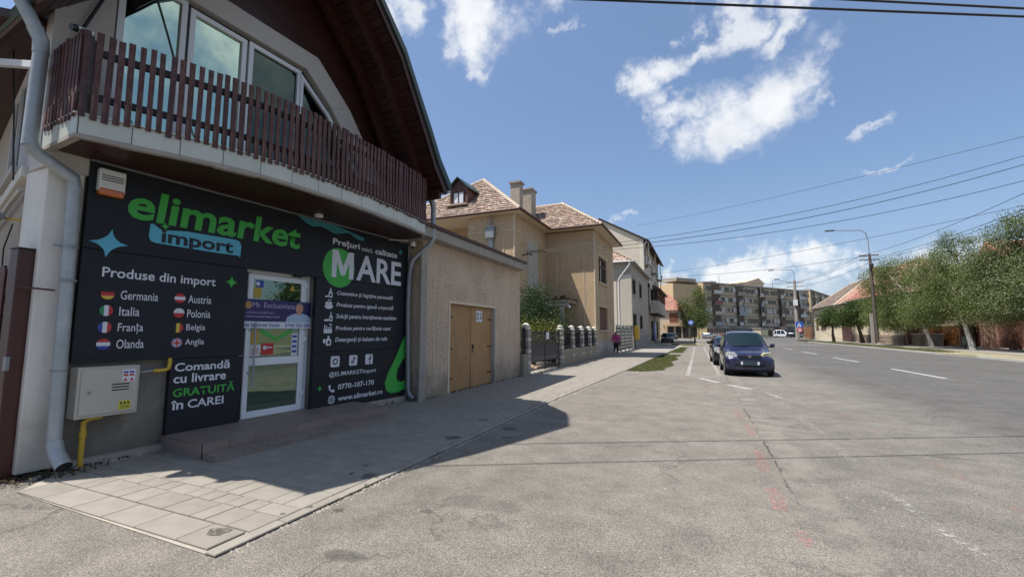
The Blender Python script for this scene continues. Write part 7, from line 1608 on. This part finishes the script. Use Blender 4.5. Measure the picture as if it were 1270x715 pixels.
# ================================================================== the woman walking away
M_pinkc = rough_mat('pink_blouse', (.46, .07, .20), var=.15, scale=8, fine=40, bump=.3, bscale=14); M_skinp = rough_mat('skin', (.36, .20, .14), var=.05, bump=0); M_hairp = rough_mat('black_hair', (.010, .008, .008), rough=.45, var=.1, bump=.2); M_leg = rough_mat('black_leggings', (.012, .012, .014), var=.2, bump=0)
M_bag = rough_mat('dark_red_strap', (.10, .02, .045), bump=0)
def skin_obj(name, joints, edges, mat, parent, sub=2, root=0):
    me = bpy.data.meshes.new(name); me.from_pydata([j[:3] for j in joints], edges, []); o = bpy.data.objects.new(name, me); COL.objects.link(o); o.parent = parent
    sk = o.modifiers.new('skin', 'SKIN'); sk.use_smooth_shade = True
    sv = me.skin_vertices[0].data
    for i, j in enumerate(joints): sv[i].radius = (j[3], j[4] if len(j) > 4 else j[3]); sv[i].use_root = (i == root)
    s_ = o.modifiers.new('sub', 'SUBSURF'); s_.levels = sub; s_.render_levels = sub; me.materials.append(mat); return o
pe = thing('person', 'woman in a pink blouse and black leggings walking away with a shoulder bag', 'person', (-5.32, 30.5, .02), R(4))
J = [(0, 0, .88, .13, .10), (0, .01, 1.05, .115, .085), (0, .01, 1.25, .135, .09), (0, .0, 1.38, .10, .07), (0, .0, 1.45, .05, .05), (0, .01, 1.53, .07, .08), (0, .02, 1.60, .068, .08),     # 0-6
     (.17, 0, 1.35, .055), (.225, .02, 1.10, .042), (.235, .08, .88, .03), (.235, .10, .80, .028),     # 7-10 right arm
     (-.17, 0, 1.35, .055), (-.23, -.03, 1.10, .042), (-.25, -.02, .88, .03), (-.25, -.01, .80, .028),   # 11-14
     (.085, .01, .82, .095), (.09, .06, .46, .058), (.09, .02, .10, .038), (.09, .10, .045, .035), (.09, .17, .035, .025),   # 15-19
     (-.085, -.01, .82, .095), (-.08, .0, .48, .058), (-.08, -.20, .16, .038), (-.08, -.17, .06, .034), (-.08, -.11, .03, .025)]   # 20-24
E_ = [(0, 1), (1, 2), (2, 3), (3, 4), (4, 5), (5, 6), (2, 7), (7, 8), (8, 9), (9, 10), (2, 11), (11, 12), (12, 13), (13, 14), (0, 15), (15, 16), (16, 17), (17, 18), (18, 19), (0, 20), (20, 21), (21, 22), (22, 23), (23, 24)]
skin_obj('body', J, E_, M_skinp, pe)
skin_obj('blouse', [(0, 0, .84, .185, .14), (0, .0, 1.02, .165, .125), (0, .0, 1.22, .185, .125), (0, 0, 1.37, .12, .085), (.185, .0, 1.35, .088), (.25, .02, 1.14, .085), (.265, .05, .98, .07), (-.185, 0, 1.35, .088), (-.25, -.03, 1.14, .085), (-.27, -.03, .98, .07)], [(0, 1), (1, 2), (2, 3), (2, 4), (4, 5), (5, 6), (2, 7), (7, 8), (8, 9)], M_pinkc, pe)
skin_obj('leggings', [(0, 0, .86, .15, .12), (.088, .01, .80, .108), (.09, .06, .46, .07), (.09, .025, .16, .05), (-.088, -.01, .80, .108), (-.08, .0, .48, .07), (-.08, -.17, .22, .05)], [(0, 1), (1, 2), (2, 3), (0, 4), (4, 5), (5, 6)], M_leg, pe)
skin_obj('hair', [(0, -.005, 1.60, .092, .10), (0, -.03, 1.50, .085, .085), (0, -.05, 1.40, .06, .05)], [(0, 1), (1, 2)], M_hairp, pe)
for x, y in ((.09, .1), (-.08, -.15)): MB().box(x - .042, x + .042, y - .10, y + .12, 0, .07).build('shoe', M_conc_white, pe, bevel=.02)
for sg, hx, hy in ((1, .235, .10), (-1, -.25, -.01)):
    for q in range(4): skin_obj('finger', [(hx + (q - 1.5) * .004, hy + (q - 1.5) * .017, .77, .009), (hx, hy + (q - 1.5) * .017 + .004, .725 - .004 * (q in (1, 2)), .008), (hx - sg * .008, hy + (q - 1.5) * .016 + .008, .695, .007)], [(0, 1), (1, 2)], M_skinp, pe, 1)
    skin_obj('thumb', [(hx, hy + .03, .79, .010), (hx - sg * .012, hy + .048, .76, .009), (hx - sg * .014, hy + .052, .735, .008)], [(0, 1), (1, 2)], M_skinp, pe, 1)
MB().tube([(-.15, .0, 1.42), (-.06, -.145, 1.34), (.08, -.15, 1.15), (.19, -.13, .98), (.24, -.02, .9)], .017, 6).build('bag_strap', M_bag, pe, smooth=True)
MB().box(.20, .30, -.14, .12, .72, .94).build('shoulder_bag', M_bag, pe, bevel=.03)
